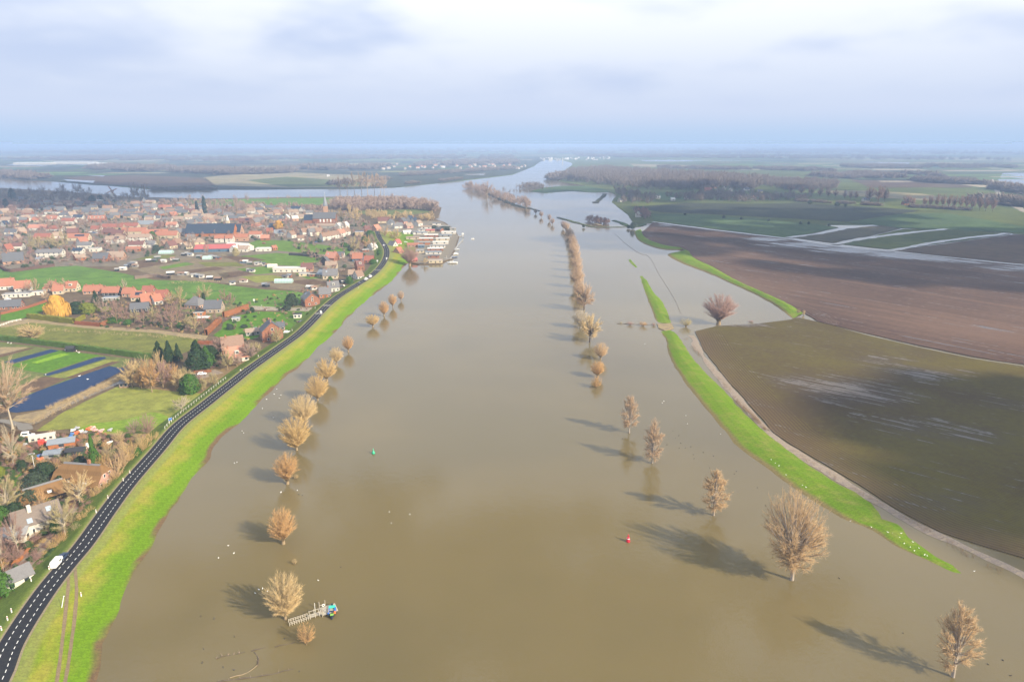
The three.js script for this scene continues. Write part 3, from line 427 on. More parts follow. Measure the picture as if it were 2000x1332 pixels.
// Pollard or coppice willow: a short stem and a head of straight rods fanning out, forked towards the tips.
function fanTree(seed, o) {
  const r = rng(seed), T = new Limbs(), C = new Limbs(), rnd = (a, b) => a + (b - a) * r(), q = { stem: 0.045, head: 0.16, wide: 0.46, n: 70, k: 16, twig: 0.0026, low: -0.75, heads: 1, ...o };
  for (let s = 0; s < q.heads; s++) { const b = new V3(rnd(-1, 1) * 0.05 * (q.heads - 1), -0.06, rnd(-1, 1) * 0.05 * (q.heads - 1)), h = b.clone().setY(q.head); T.limb(b, h, q.stem * 1.2, q.stem, 7); T.limb(h, h.clone().setY(q.head + 0.03), q.stem, q.stem * 0.35, 7); q['h' + s] = h; }
  const cy = (1 + q.head) / 2 + 0.04, ry = 1 - cy;
  for (let i = 0; i < q.n; i++) {
    const a = q['h' + i % q.heads].clone().add(new V3(rnd(-1, 1), rnd(-0.6, 0.6), rnd(-1, 1)).multiplyScalar(q.stem * 0.6)); let end;
    // the tips lie on an egg that starts at the head and is widest half-way up
    for (;;) { const v = new V3(rnd(-1, 1), rnd(-1, 1), rnd(-1, 1)), l = v.length(); if (l > 1 || l < 0.1) continue; v.multiplyScalar(Math.pow(l, 0.3) / l * rnd(0.86, 1.03)); if (v.y < q.low) continue; end = new V3(v.x * q.wide, cy + v.y * ry, v.z * q.wide); break; }
    const mid = new V3(lerp(a.x, end.x, 0.36), lerp(a.y, end.y, 0.6), lerp(a.z, end.z, 0.36)), curve = new THREE.QuadraticBezierCurve3(a, mid, end), r0 = rnd(0.0028, 0.0055); let p = a;
    for (let s = 1; s <= 4; s++) { const p2 = curve.getPoint(s / 4); (s < 4 ? T : C).limb(p, p2, r0 * (1.1 - s * 0.2), r0 * (0.9 - s * 0.18), 3); p = p2; }
    for (let w = 0; w < q.k; w++) { const t = Math.pow(rnd(0.08, 0.98), 0.6), f = curve.getPoint(t), d = curve.getTangent(t).add(new V3(rnd(-1, 1), rnd(-0.5, 0.9), rnd(-1, 1)).multiplyScalar(0.85)).normalize(); C.twig(f, f.clone().addScaledVector(d, rnd(0.07, 0.2) * (1.15 - t * 0.45)), q.twig); }
  }
  return { trunk: T.build(), crown: C.build() };
}
// Leafy or needled crown: leaf-sized faces through the volume, set on a stem. prof(h) is the half-width at height h.
function leafTree(seed, prof, o) {
  const r = rng(seed), rnd = (a, b) => a + (b - a) * r(), q = { n: 2200, leaf: 0.03, y0: 0.08, shell: 0.55, hang: 0, stem: 0.025, lump: 0.25, ...o }, T = new Limbs(), g = new G();
  T.limb(new V3(0, -0.05, 0), new V3(0, 0.8, 0), q.stem, q.stem * 0.2, 6);
  for (let i = 0; i < 14; i++) { const h = rnd(q.y0 + 0.05, 0.85), az = r() * 6.283, w = prof(h) * 0.8; T.limb(new V3(0, h, 0), new V3(Math.cos(az) * w, h + w * 0.25, Math.sin(az) * w), q.stem * 0.3, q.stem * 0.08, 3); }
  for (let i = 0; i < q.n; i++) {
    const h = lerp(q.y0, 1, r()), az = r() * 2 * Math.PI, lump = 1 - q.lump + 2 * q.lump * vn(az * 2.1 + seed, h * 7) , w = prof(h) * lump * Math.pow(lerp(q.shell, 1, r()), 0.7); if (r() > prof(h) * 3 + 0.3) continue;
    const c = new V3(Math.cos(az) * w, h, Math.sin(az) * w), s = q.leaf * rnd(0.6, 1.4), out = new V3(Math.cos(az), rnd(-0.2, 0.7), Math.sin(az)).add(new V3(rnd(-1, 1), rnd(-1, 1), rnd(-1, 1)).multiplyScalar(0.7)).normalize(), side = out.clone().cross(new V3(0, 1, 0)).normalize(), up = q.hang ? new V3(rnd(-0.1, 0.1), -1, rnd(-0.1, 0.1)) : side.clone().cross(out);
    const k = q.hang || 1; g.tri(c.clone().addScaledVector(side, -s * (q.hang ? 0.16 : 0.55)), c.clone().addScaledVector(side, s * (q.hang ? 0.16 : 0.55)), c.clone().addScaledVector(up, s * k));
  }
  return { trunk: T.build(), crown: g.build() };
}
const bark = (rgb) => std(rgb, 0.95);
const TW = { willow: bark([0.48, 0.335, 0.15]), rust: bark([0.46, 0.285, 0.13]), straw: bark([0.51, 0.38, 0.2]), poplar: bark([0.49, 0.34, 0.19]), grey: bark([0.34, 0.25, 0.2]), olive: bark([0.37, 0.31, 0.16]), mauve: bark([0.31, 0.2, 0.165]), pink: bark([0.44, 0.31, 0.2]), wood: bark([0.21, 0.17, 0.145]), pale: bark([0.44, 0.37, 0.27]) };
const BK = { brown: bark([0.27, 0.205, 0.125]), grey: bark([0.34, 0.29, 0.24]), pale: bark([0.4, 0.345, 0.26]), dark: bark([0.11, 0.085, 0.065]) };
const GREEN = { fir: bark([0.03, 0.055, 0.025]), yew: bark([0.035, 0.06, 0.03]), ivy: bark([0.06, 0.13, 0.025]), holly: bark([0.05, 0.07, 0.045]), lime: bark([0.17, 0.2, 0.03]), gold: bark([0.56, 0.33, 0.07]), blue: bark([0.03, 0.06, 0.055]) };
const LIB = {
  willow: [11, 12, 13, 14].map((s) => fanTree(s, { wide: 0.47, head: 0.12, n: 150, k: 46, twig: 0.0024 })),
  round: [21, 22, 23].map((s) => fanTree(s, { wide: 0.5, head: 0.08, n: 170, k: 50, low: -0.85, stem: 0.035, twig: 0.0023 })),
  vase: [24, 25].map((s) => fanTree(s, { wide: 0.4, head: 0.08, n: 150, k: 34, low: -0.55, stem: 0.05, twig: 0.0025 })),
  bush: [26, 27, 28].map((s) => fanTree(s, { wide: 0.62, head: 0.03, n: 100, k: 18, low: -0.7, stem: 0.03, heads: 3, twig: 0.0045 })),
  oak: [31].map((s) => bareTree(s, { stem: 0.026, fork: [0.16, 0.5], mid: 0.57, rise: 0.42, wide: 0.37, lift: 0.9, n: 120, m: 9, k: 12, tlen: 0.07, twig: 0.0011, top: 0.75 })),
  elm: [35].map((s) => bareTree(s, { stem: 0.017, fork: [0.3, 0.6], mid: 0.66, rise: 0.32, wide: 0.46, lift: 0.35, n: 70, m: 9, k: 14, tlen: 0.06, twig: 0.0012, top: 0.66 })),
  poplar: [41, 42, 43, 44].map((s) => bareTree(s, { stem: 0.02, fork: [0.16, 0.88], mid: 0.55, rise: 0.43, wide: 0.215, lift: 1, n: 72, m: 7, k: 10, tlen: 0.06, twig: 0.0016, top: 0.97, flat: 0.55, spread: 0.4 })),
  bare: [51, 52, 53, 54, 55].map((s) => bareTree(s, { n: 44, m: 7, k: 12, tlen: 0.09, twig: 0.0028, top: 0.62, wide: 0.38, lift: 0.7, rise: 0.38, mid: 0.6 })),
  airy: [61, 62, 63].map((s) => bareTree(s, { n: 34, m: 7, k: 11, tlen: 0.08, twig: 0.002, top: 0.7, wide: 0.36, fork: [0.25, 0.6], stem: 0.018 })),
  tall: [71, 72].map((s) => bareTree(s, { n: 26, m: 7, k: 12, tlen: 0.07, twig: 0.002, top: 0.85, wide: 0.26, fork: [0.35, 0.8], mid: 0.66, rise: 0.32, stem: 0.02, lift: 0.9 })),
  shrub: [81, 82, 83].map((s) => fanTree(s, { wide: 0.75, head: 0.02, n: 90, k: 18, low: -0.7, stem: 0.02, heads: 4, twig: 0.006 })),
  village: [91, 92, 93].map((s) => bareTree(s, { n: 16, m: 6, k: 9, tlen: 0.12, twig: 0.0042, top: 0.6, wide: 0.38 })),
  fir: [101, 102].map((s) => leafTree(s, (h) => 0.27 * Math.pow(1 - h, 0.75) + 0.01, { n: 2600, leaf: 0.042, lump: 0.5 })),
  yew: [103, 104].map((s) => leafTree(s, (h) => 0.52 * Math.sqrt(clamp(1 - ((h - 0.42) / 0.58) ** 2)) , { n: 2200, leaf: 0.065, y0: 0.01, lump: 0.4 })),
  column: [105].map((s) => leafTree(s, (h) => 0.16 * Math.sqrt(clamp(1 - ((h - 0.45) / 0.55) ** 2)), { n: 1500, leaf: 0.045, y0: 0.02 })),
  weeping: [106].map((s) => leafTree(s, (h) => 0.56 * Math.sqrt(clamp(1 - ((h - 0.3) / 0.7) ** 2)) + 0.03, { n: 3600, leaf: 0.11, hang: 1.9, y0: 0.2, shell: 0.6, lump: 0.34 })),
};
let treeTurn = 5;
function plantTree(kind, [px, py], pyTop, what, where, { tw = 'willow', bk = 'brown', name = 'tree', cat = 'tree', group, h = 0, w = 0, variant } = {}) {
  const lib = LIB[kind], v = lib[(variant ?? treeTurn) % lib.length], base = P(px, py, h), H = topH(base, pyTop), o = add(new THREE.Group(), name); treeTurn += 7;
  const part = (n, g, m) => { const s = new THREE.Mesh(g, m); s.name = n; o.add(s); };
  part('trunk', v.trunk, BK[bk]); part('crown', v.crown, TW[tw] ?? GREEN[tw]);
  const natural = { willow: 0.9, round: 0.98, vase: 0.7, bush: 1.2, oak: 0.78, elm: 1.0, poplar: 0.46, bare: 0.86, airy: 0.84, tall: 0.6, shrub: 1.45, village: 0.9, fir: 0.5, yew: 0.95, column: 0.3, weeping: 1.5 }[kind], sx = w ? w * mpp(py, h) / (H * natural) : 1;
  o.position.copy(base); o.scale.set(H * sx, H, H * sx); o.rotation.y = treeTurn * 1.37;
  tag(o, what, where, cat, group); return o;
}
// left row of willows standing in the flood, nearest first
const LW = (b, t, w, kind, tw, what) => plantTree(kind, b, t, what, 'in the flooded row below the dike road', { tw, w, name: 'willow_tree', group: 'willows in the flooded left row', h: -0.1 });
LW([557, 1211], 1121, 78, 'round', 'straw', 'broad straw-coloured willow beside the jetty');
LW([553, 1063], 993, 52, 'vase', 'rust', 'upright reddish willow with a fan of rods');
LW([561, 946], 884, 46, 'vase', 'rust', 'slim reddish pollard willow');
LW([579, 880], 812, 66, 'round', 'willow', 'large round orange-brown willow');
LW([595, 830], 770, 58, 'round', 'straw', 'round leafless willow with pale twigs');
LW([620, 783], 732, 48, 'round', 'willow', 'round brown willow');
LW([638, 746], 699, 46, 'willow', 'willow', 'wide leafless willow');
LW([657, 712], 677, 30, 'willow', 'straw', 'pale thin willow');
LW([680, 688], 655, 24, 'willow', 'rust', 'small willow standing apart in open water');
LW([728, 639], 613, 28, 'willow', 'willow', 'little willow beyond the gap');
LW([750, 618], 587, 22, 'willow', 'rust', 'little rusty willow beyond the gap');
LW([767, 601], 573, 18, 'willow', 'rust', 'second last tiny willow');
LW([783, 588], 567, 14, 'willow', 'pink', 'last tiny pinkish willow');
plantTree('bush', [600, 1257], 1216, 'low reddish willow bush', 'in the water below the jetty', { tw: 'rust', w: 40, name: 'willow_bush', cat: 'bush' });
plantTree('bush', [575, 1103], 1091, 'tiny sprouting bush', 'in open water above the jetty', { tw: 'straw', w: 11, name: 'willow_bush', cat: 'bush' });
plantTree('bush', [578, 936], 925, 'tiny straw-coloured sprout', 'in water right of a slim willow', { tw: 'straw', w: 10, name: 'willow_bush', cat: 'bush' });
plantTree('vase', [800, 519], 478, 'solitary vase-shaped willow', 'in the water beside the harbour houses', { tw: 'mauve', w: 34, name: 'willow_tree' });
// right bank trees
const RW = (k, b, t, w, tw, what, bk = 'brown') => plantTree(k, b, t, what, 'along the right side of the river', { tw, w, bk, name: k === 'poplar' ? 'poplar_tree' : 'riverside_tree', h: -0.1, group: 'flooded trees along the right bank' });
RW('oak', [1547, 1133], 965, 118, 'poplar', 'biggest leafless tree with a wide oval crown', 'grey');
RW('poplar', [1862, 1323], 1186, 74, 'poplar', 'leafless poplar nearest the lower right corner', 'grey');
RW('poplar', [1394, 1007], 912, 52, 'poplar', 'narrow poplar left of the biggest tree', 'grey');
RW('poplar', [1274, 905], 821, 40, 'pink', 'narrow pale poplar between two other poplars', 'grey');
RW('poplar', [1229, 846], 769, 34, 'pink', 'small pale poplar farthest of four poplars', 'grey');
RW('bush', [1165, 758], 733, 24, 'rust', 'small orange bush nearest in the dense row');
RW('willow', [1167, 738], 704, 30, 'rust', 'small round rusty tree right behind the orange bush');
RW('willow', [1173, 703], 668, 30, 'poplar', 'small single-stemmed round tree');
RW('bare', [1152, 669], 615, 46, 'straw', 'bushy pale tree with a dark forked trunk', 'dark');
RW('vase', [1134, 641], 604, 32, 'pale', 'pale many-stemmed tree with light branches', 'pale');
RW('bare', [1141, 607], 553, 46, 'pink', 'tallest tree in the dense row', 'dark');
for (const [x, y, t, w] of [[1131, 580, 545, 26], [1127, 562, 522, 30], [1128, 545, 508, 22], [1125, 530, 497, 26], [1124, 515, 482, 20], [1121, 503, 472, 24], [1119, 492, 462, 20], [1117, 482, 456, 20], [1114, 471, 447, 18], [1110, 462, 441, 15], [1106, 452, 432, 14], [1100, 447, 430, 11], [1079, 439, 425, 10], [1073, 432, 417, 9], [1057, 425, 411, 10], [1046, 418, 408, 8]]) plantTree('willow', [x, y], t, 'pinkish leafless tree', 'in the tight receding row of flooded trees', { tw: y > 450 ? 'pink' : 'grey', w, name: 'riverside_tree', group: 'tight far row of flooded trees', h: -0.1 });
plantTree('vase', [1404, 634], 573, 'lone vase-shaped mauve tree', 'beside the flooded field corner', { tw: 'mauve', w: 60, name: 'field_tree', variant: 1 });
plantTree('bush', [1340, 638], 620, 'grey-green leafless bush', 'left of the lone tree by the flooded track', { tw: 'olive', w: 28, name: 'bank_bush', cat: 'bush' });
for (const [x, y, t, w, tw] of [[1213, 632, 628, 8, 'olive'], [1231, 635, 628, 17, 'mauve'], [1256, 637, 627, 20, 'rust'], [1277, 636, 630, 11, 'mauve'], [1467, 629, 626, 14, 'mauve'], [1560, 612, 602, 10, 'mauve'], [1570, 616, 605, 8, 'straw'], [1541, 602, 597, 6, 'olive']]) plantTree('shrub', [x, y], t, 'low brown shrub', 'along the flooded field track', { tw, w, name: 'bank_shrub', cat: 'shrub', group: 'shrubs along the flooded track' });

// reeds and flotsam along the flooded ditch: one tangle
const tuft = fanTree(7, { wide: 0.9, head: 0.01, n: 26, k: 3, low: -0.7, stem: 0.01, heads: 4, twig: 0.012 }), tuftGeo = mergeGeometries([tuft.trunk, tuft.crown]);
function scatter(name, geo, mat, list, label, category) {
  const m = new THREE.InstancedMesh(geo, mat, list.length), e = new THREE.Object3D(); list.forEach(([v, s, sy, turn], i) => { e.position.copy(v); e.scale.set(s, sy ?? s, s); e.rotation.y = turn ?? i * 2.4; e.updateMatrix(); m.setMatrixAt(i, e.matrix); });
  add(m, name); m.userData = { kind: 'stuff', label, category }; return m;
}
{
  const r = rng(5), st = along([[1335, 655], [1352, 676], [1372, 702], [1394, 728], [1420, 758], [1441, 785], [1458, 804], [1496, 840], [1532, 869], [1610, 920], [1675, 960], [1717, 985], [1790, 1025], [1860, 1066], [1920, 1100], [2000, 1142], [2080, 1185]], 0, 0.55), list = [];
  for (const s of st) { const d = fbm(s.p.x * 0.12, s.p.z * 0.12, 3); if (r() < sstep(d, 0.36, 0.6)) list.push([s.p.clone().addScaledVector(s.r, (r() - 0.5) * 2.6).setY(-0.05), 0.5 + r() * 0.8, 0.5 + r() * 1.1]); }
  for (let i = 0; i < 90; i++) { const t = r(), v = P(1438 + 62 * t + (r() - 0.5) * 8, 783 + 60 * t, 0); list.push([v, 0.8 + r(), 1 + r()]); }
  scatter('reed_tangle', tuftGeo, bark([0.27, 0.18, 0.1]), list, 'brown reed tangle along the flooded ditch beside the crop field', 'reeds');
  const bank = []; for (const [a, b, n] of [[[60, 828], [240, 738], 260], [[90, 800], [235, 738], 220], [[10, 640], [400, 663], 160], [[330, 553], [430, 549], 90], [[600, 560], [650, 566], 40]]) for (let i = 0; i < n; i++) { const t = r(), p = P(lerp(a[0], b[0], t) + (r() - 0.5) * 10, lerp(a[1], b[1], t) + (r() - 0.5) * 5, LAND); bank.push([p, 0.7 + r() * 0.8, 0.9 + r() * 1.1]); }
  scatter('dry_reeds', tuftGeo, bark([0.5, 0.38, 0.22]), bank, 'straw-coloured dry reeds along the polder ditches', 'reeds');
}
// ---------- woods: masses of trees too many to count ----------
const lowTree = [201, 202, 203].map((s) => { const t = bareTree(s, { n: 11, m: 5, k: 7, tlen: 0.14, twig: 0.0085, top: 0.6, wide: 0.3, rise: 0.42, stem: 0.022, mid: 0.57, fork: [0.2, 0.55], lift: 0.9 }); return mergeGeometries([t.trunk, t.crown]); });
const inPoly = (x, z, w) => { let c = false; for (let i = 0, j = w.length - 1; i < w.length; j = i++) if ((w[i].z > z) !== (w[j].z > z) && x < (w[j].x - w[i].x) * (z - w[i].z) / (w[j].z - w[i].z) + w[i].x) c = !c; return c; };
function spots(poly, n, seed, h = 0.3) {
  const w = poly.map((p) => P(p[0], p[1], h)), r = rng(seed), xs = w.map((v) => v.x), zs = w.map((v) => v.z), out = []; let tries = 0;
  while (out.length < n && tries++ < n * 60) { const x = lerp(Math.min(...xs), Math.max(...xs), r()), z = lerp(Math.min(...zs), Math.max(...zs), r()); if (inPoly(x, z, w)) out.push(new V3(x, h, z)); }
  return out;
}
function wood(name, poly, n, h0, h1, mat, label, seed) { const r = rng(seed + 1), pts = spots(poly, n, seed); for (let k = 0; k < 2; k++) scatter(name, lowTree[(seed + k) % 3], mat, pts.filter((_, i) => i % 2 === k).map((p) => { const H = lerp(h0, h1, r()); return [p, H * lerp(0.85, 1.3, r()), H, r() * 6]; }), k ? label.replace('leafless', 'bare') : label, 'wood'); }
wood('peninsula_wood', [[640, 402], [700, 396], [770, 396], [830, 402], [858, 408], [852, 414], [800, 410], [720, 411], [690, 414], [650, 408]], 330, 13, 19, TW.grey, 'leafless reddish wood on the peninsula behind the church', 301);
wood('peninsula_wood', [[690, 416], [740, 420], [800, 424], [850, 430], [842, 434], [760, 432], [700, 428]], 60, 7, 12, TW.straw, 'low leafless copse between the peninsula wood and harbour', 303);
wood('island_wood', [[903, 368], [915, 372], [960, 386], [990, 397], [1030, 407], [1036, 402], [1000, 388], [950, 374], [918, 362]], 130, 9, 17, TW.grey, 'leafless grey wood on the narrow bank in mid-river', 305);
wood('islet_wood', [[1006, 369], [1060, 370], [1062, 365], [1040, 362], [1012, 365]], 60, 8, 14, TW.wood, 'dark leafless clump on the islet before the far bank', 307);
wood('islet_wood', [[1143, 436], [1188, 440], [1190, 434], [1165, 428], [1145, 430]], 45, 5, 9, TW.mauve, 'dark leafless thicket on the small islet in the flooded basin', 309);
wood('manor_wood', [[1100, 352], [1112, 340], [1140, 335], [1180, 333], [1230, 338], [1330, 344], [1420, 350], [1500, 358], [1470, 372], [1380, 372], [1290, 372], [1220, 368], [1150, 358]], 1500, 20, 30, TW.wood, 'wide leafless grey wood on the right far bank', 311);
wood('manor_wood', [[1290, 347], [1420, 347], [1490, 353], [1500, 358], [1400, 356], [1300, 353]], 200, 17, 24, TW.wood, 'pale leafless belt of trees above the grey wood', 313);
wood('manor_wood', [[1500, 352], [1600, 356], [1640, 362], [1625, 374], [1540, 372], [1490, 364]], 420, 13, 19, TW.wood, 'pale leafless plantation block right of the grey wood', 315);
wood('farm_copse', [[1200, 372], [1240, 378], [1290, 388], [1270, 398], [1225, 402], [1208, 392]], 90, 9, 15, TW.wood, 'dark leafless copse at the edge of the flooded basin', 317);
wood('farm_copse', [[1300, 384], [1400, 378], [1520, 382], [1600, 386], [1560, 393], [1450, 395], [1340, 393]], 260, 9, 15, TW.wood, 'dark leafless copse around the far right farms', 319);
wood('farm_copse', [[1240, 412], [1262, 418], [1270, 428], [1255, 428], [1240, 420]], 40, 6, 13, TW.mauve, 'small leafless copse beside the white house by the basin', 321);
wood('village_fringe_wood', [[-150, 384], [0, 378], [80, 378], [200, 385], [290, 388], [300, 394], [180, 396], [60, 400], [-150, 402]], 210, 9, 16, TW.wood, 'dark leafless belt of trees behind the village', 323);
wood('village_fringe_wood', [[-120, 404], [40, 398], [90, 408], [40, 416], [-120, 424]], 110, 9, 15, TW.mauve, 'dark leafless grove at the left edge of the village', 325);
wood('village_fringe_wood', [[300, 396], [420, 396], [520, 404], [640, 406], [640, 414], [540, 410], [440, 414], [330, 402]], 150, 7, 12, TW.grey, 'thin leafless belt of trees between village and riverside meadow', 327);
{ // far woods, hedgerows and farm belts fading into the haze
  const r = rng(9), belts = [], fat = [211, 212, 213].map((q) => { const t = bareTree(q, { n: 8, m: 5, k: 6, tlen: 0.17, twig: 0.02, top: 0.6, wide: 0.34, rise: 0.42, stem: 0.03, mid: 0.55, fork: [0.1, 0.5] }); return mergeGeometries([t.trunk, t.crown]); }), clump = mergeGeometries([fat[0], fat[1].clone().translate(0.4, 0, 0.3), fat[2].clone().translate(-0.42, 0, 0.2)]);
  const belt = (x0, y0, x1, y1, n0, h = 14, depth = 30) => { const a = P(x0, y0, 0.3), b = P(x1, y1, 0.3), n = Math.round(n0 * 2.6); for (let i = 0; i < n; i++) { const t = r(); if (fbm(lerp(x0, x1, t) * 0.05, y0, 3) < 0.4) continue; belts.push([new V3(lerp(a.x, b.x, t), 0.3, lerp(a.z, b.z, t) - r() * depth * 1.6), h * (0.7 + 0.8 * r()) * 1.7, h * (0.8 + 0.6 * r()), r() * 6]); } };
  for (const a of [[135, 330, 470, 342, 260, 16, 160], [-60, 340, 60, 352, 60, 14, 80], [290, 371, 420, 370, 60, 6, 10], [420, 342, 560, 338, 80, 18, 60], [560, 333, 760, 331, 160, 16, 220], [640, 362, 760, 352, 60, 10, 40], [760, 346, 1010, 330, 160, 10, 60], [800, 326, 1040, 320, 240, 14, 500], [770, 362, 900, 350, 60, 6, 10], [1640, 350, 1850, 346, 150, 13, 160], [1830, 358, 1960, 362, 70, 12, 80], [1080, 352, 1110, 346, 40, 14, 60], [1700, 330, 2000, 328, 180, 12, 200], [1300, 330, 1640, 335, 160, 11, 160], [0, 312, 480, 316, 240, 16, 700], [480, 312, 1000, 311, 240, 15, 800], [1150, 308, 2000, 314, 320, 15, 900], [-100, 300, 1000, 300, 320, 18, 1500], [1000, 300, 2100, 302, 320, 18, 1500], [0, 294, 2000, 294, 380, 22, 2600], [240, 296, 700, 296, 160, 22, 900], [1560, 296, 1780, 298, 140, 24, 700], [1560, 394, 1900, 412, 40, 5, 10], [1980, 372, 2100, 392, 60, 14, 60], [1960, 400, 2100, 412, 60, 13, 60]]) belt(...a);
  scatter('far_woods', clump, TW.wood, belts, 'far leafless woods and hedgerows fading into blue haze', 'woods');
}
// single trees that stand out
const row = (kind, list, what, where, o) => list.forEach(([x, y, t, w, tw]) => plantTree(kind, [x, y], t, what, where, { ...o, w, tw: tw ?? o.tw, h: LAND }));
row('tall', [[664, 378, 345, 18], [678, 379, 343, 18], [692, 378, 338, 18], [706, 379, 336, 20], [718, 381, 336, 20], [731, 380, 337, 20], [743, 379, 340, 20], [750, 381, 343, 16]], 'tall leafless poplar', 'on the near bank of the side river', { tw: 'pink', bk: 'grey', name: 'poplar_tree', group: 'tall poplars by the side river' });
row('village', [[920, 372, 355, 16], [951, 384, 354, 28], [986, 395, 378, 18], [1028, 408, 393, 16]], 'large leafless tree', 'on the wooded bank in mid-river', { tw: 'grey', name: 'bank_tree', group: 'larger trees on the mid-river bank' });
row('village', [[984, 376, 364, 8], [995, 377, 368, 6], [1004, 377, 369, 6], [1060, 372, 362, 6], [1068, 370, 360, 5], [1078, 368, 359, 5]], 'small leafless tree', 'in the water beside the far islet', { tw: 'wood', name: 'bank_tree', group: 'flooded trees beside the far islet' });
row('yew', [[1236, 447, 434, 10, 'holly'], [1140, 444, 438, 5, 'holly'], [1228, 446, 440, 7, 'holly']], 'dark bush', 'on the embankment by the ploughed field', { tw: 'holly', name: 'bank_bush', cat: 'bush' });
row('bare', [[1546, 376, 360, 14], [1566, 380, 363, 14], [1585, 381, 364, 14], [1602, 384, 366, 14], [1618, 385, 368, 14], [1632, 386, 369, 12], [1650, 388, 371, 10], [1662, 389, 372, 10], [1672, 390, 373, 10], [1698, 394, 362, 20], [1716, 395, 362, 20], [1728, 394, 364, 18], [1772, 400, 381, 20], [1782, 402, 384, 14], [1806, 404, 384, 10], [1818, 404, 380, 10], [1830, 405, 378, 11], [1842, 405, 378, 11], [1853, 406, 379, 11], [1864, 407, 380, 11], [1876, 408, 380, 11], [1888, 408, 381, 11], [1900, 410, 382, 12], [1914, 411, 384, 12], [1926, 412, 385, 12], [1940, 413, 386, 13]], 'round-crowned leafless tree', 'in the long avenue beyond the right fields', { tw: 'mauve', bk: 'dark', name: 'avenue_tree', group: 'avenue beyond the right fields' });
row('yew', [[1338, 420, 416, 5], [1414, 426, 421, 6], [1448, 429, 424, 5], [1502, 432, 427, 5], [1564, 438, 433, 5], [1580, 438, 433, 5], [1620, 442, 437, 5], [1582, 398, 391, 8], [1636, 402, 395, 9], [1652, 404, 398, 5]], 'small dark bush', 'along the edge of the far green field', { tw: 'holly', name: 'field_bush', cat: 'bush', group: 'bushes around the far green field' });
row('village', [[8, 378, 366, 12], [24, 380, 364, 10], [60, 384, 366, 16], [82, 378, 362, 14], [118, 382, 356, 22], [124, 384, 362, 14], [152, 382, 356, 20], [158, 380, 360, 16], [175, 380, 366, 10], [262, 392, 358, 20], [275, 392, 356, 22], [285, 393, 360, 18]], 'tall leafless tree', 'against the side river behind the village', { tw: 'wood', name: 'riverside_tree', group: 'trees between village and side river' });
row('village', [[340, 398, 386, 12], [352, 398, 382, 16], [370, 396, 380, 14], [397, 400, 380, 12], [440, 402, 384, 14], [460, 402, 381, 12], [482, 398, 376, 8], [523, 392, 380, 6], [542, 392, 383, 4], [563, 390, 380, 10], [587, 389, 378, 6], [606, 390, 380, 4]], 'small leafless tree', 'along the riverside meadow', { tw: 'grey', name: 'meadow_tree', group: 'small trees along the riverside meadow' });
row('column', [[400, 420, 383, 8, 'blue'], [385, 418, 392, 6, 'blue'], [180, 396, 382, 12, 'blue'], [195, 392, 381, 9, 'blue'], [24, 392, 368, 12, 'blue'], [12, 410, 388, 10, 'blue']], 'dark evergreen tree', 'at the back of the village', { tw: 'blue', name: 'evergreen_tree', group: 'evergreens at the back of the village' });
row('village', [[28, 448, 416, 13, 'mauve'], [82, 440, 414, 12], [96, 452, 424, 16], [118, 455, 428, 18], [60, 490, 455, 18, 'olive'], [75, 488, 462, 24, 'olive'], [95, 486, 462, 26, 'olive'], [112, 488, 455, 26, 'olive'], [126, 486, 452, 22, 'olive'], [168, 452, 424, 20], [196, 466, 426, 12, 'mauve'], [250, 468, 444, 10, 'mauve'], [232, 450, 432, 8, 'mauve'], [247, 478, 456, 9, 'mauve'], [372, 490, 462, 20], [376, 480, 454, 14], [404, 500, 466, 12], [310, 486, 464, 10, 'olive'], [326, 430, 412, 12], [330, 436, 420, 10], [462, 420, 398, 14], [476, 418, 392, 14], [482, 424, 402, 16], [530, 462, 446, 10, 'pink'], [555, 462, 444, 14], [574, 462, 442, 16, 'mauve'], [590, 448, 432, 14], [650, 432, 410, 16, 'straw'], [668, 430, 404, 20, 'straw'], [684, 432, 400, 20, 'straw'], [694, 438, 412, 16, 'straw'], [702, 448, 424, 14], [672, 448, 430, 12], [752, 466, 442, 24, 'pink'], [768, 468, 446, 22, 'straw'], [776, 470, 448, 16, 'straw'], [692, 498, 462, 26, 'olive'], [718, 486, 456, 20, 'rust'], [730, 490, 462, 14], [726, 474, 456, 10], [828, 516, 502, 18, 'straw'], [842, 428, 412, 14, 'straw'], [830, 432, 418, 12, 'straw']], 'leafless tree', 'between the village houses', { tw: 'grey', name: 'village_tree', group: 'trees between the village houses' });
row('yew', [[544, 448, 431, 15, 'gold'], [298, 468, 452, 12, 'ivy'], [284, 426, 418, 10, 'ivy'], [352, 428, 420, 14, 'ivy'], [460, 500, 484, 12, 'olive'], [708, 442, 434, 8, 'ivy'], [722, 462, 450, 16, 'ivy'], [712, 476, 462, 14, 'ivy'], [672, 482, 474, 14, 'ivy'], [687, 490, 478, 14, 'holly'], [740, 500, 488, 8, 'ivy'], [728, 516, 506, 12, 'ivy'], [322, 430, 422, 12, 'blue'], [234, 458, 446, 6, 'blue'], [305, 492, 478, 12, 'holly'], [868, 448, 442, 22, 'holly'], [848, 446, 440, 10, 'holly']], 'rounded evergreen', 'between the village houses', { tw: 'ivy', name: 'evergreen_tree', group: 'rounded evergreens in the village' });
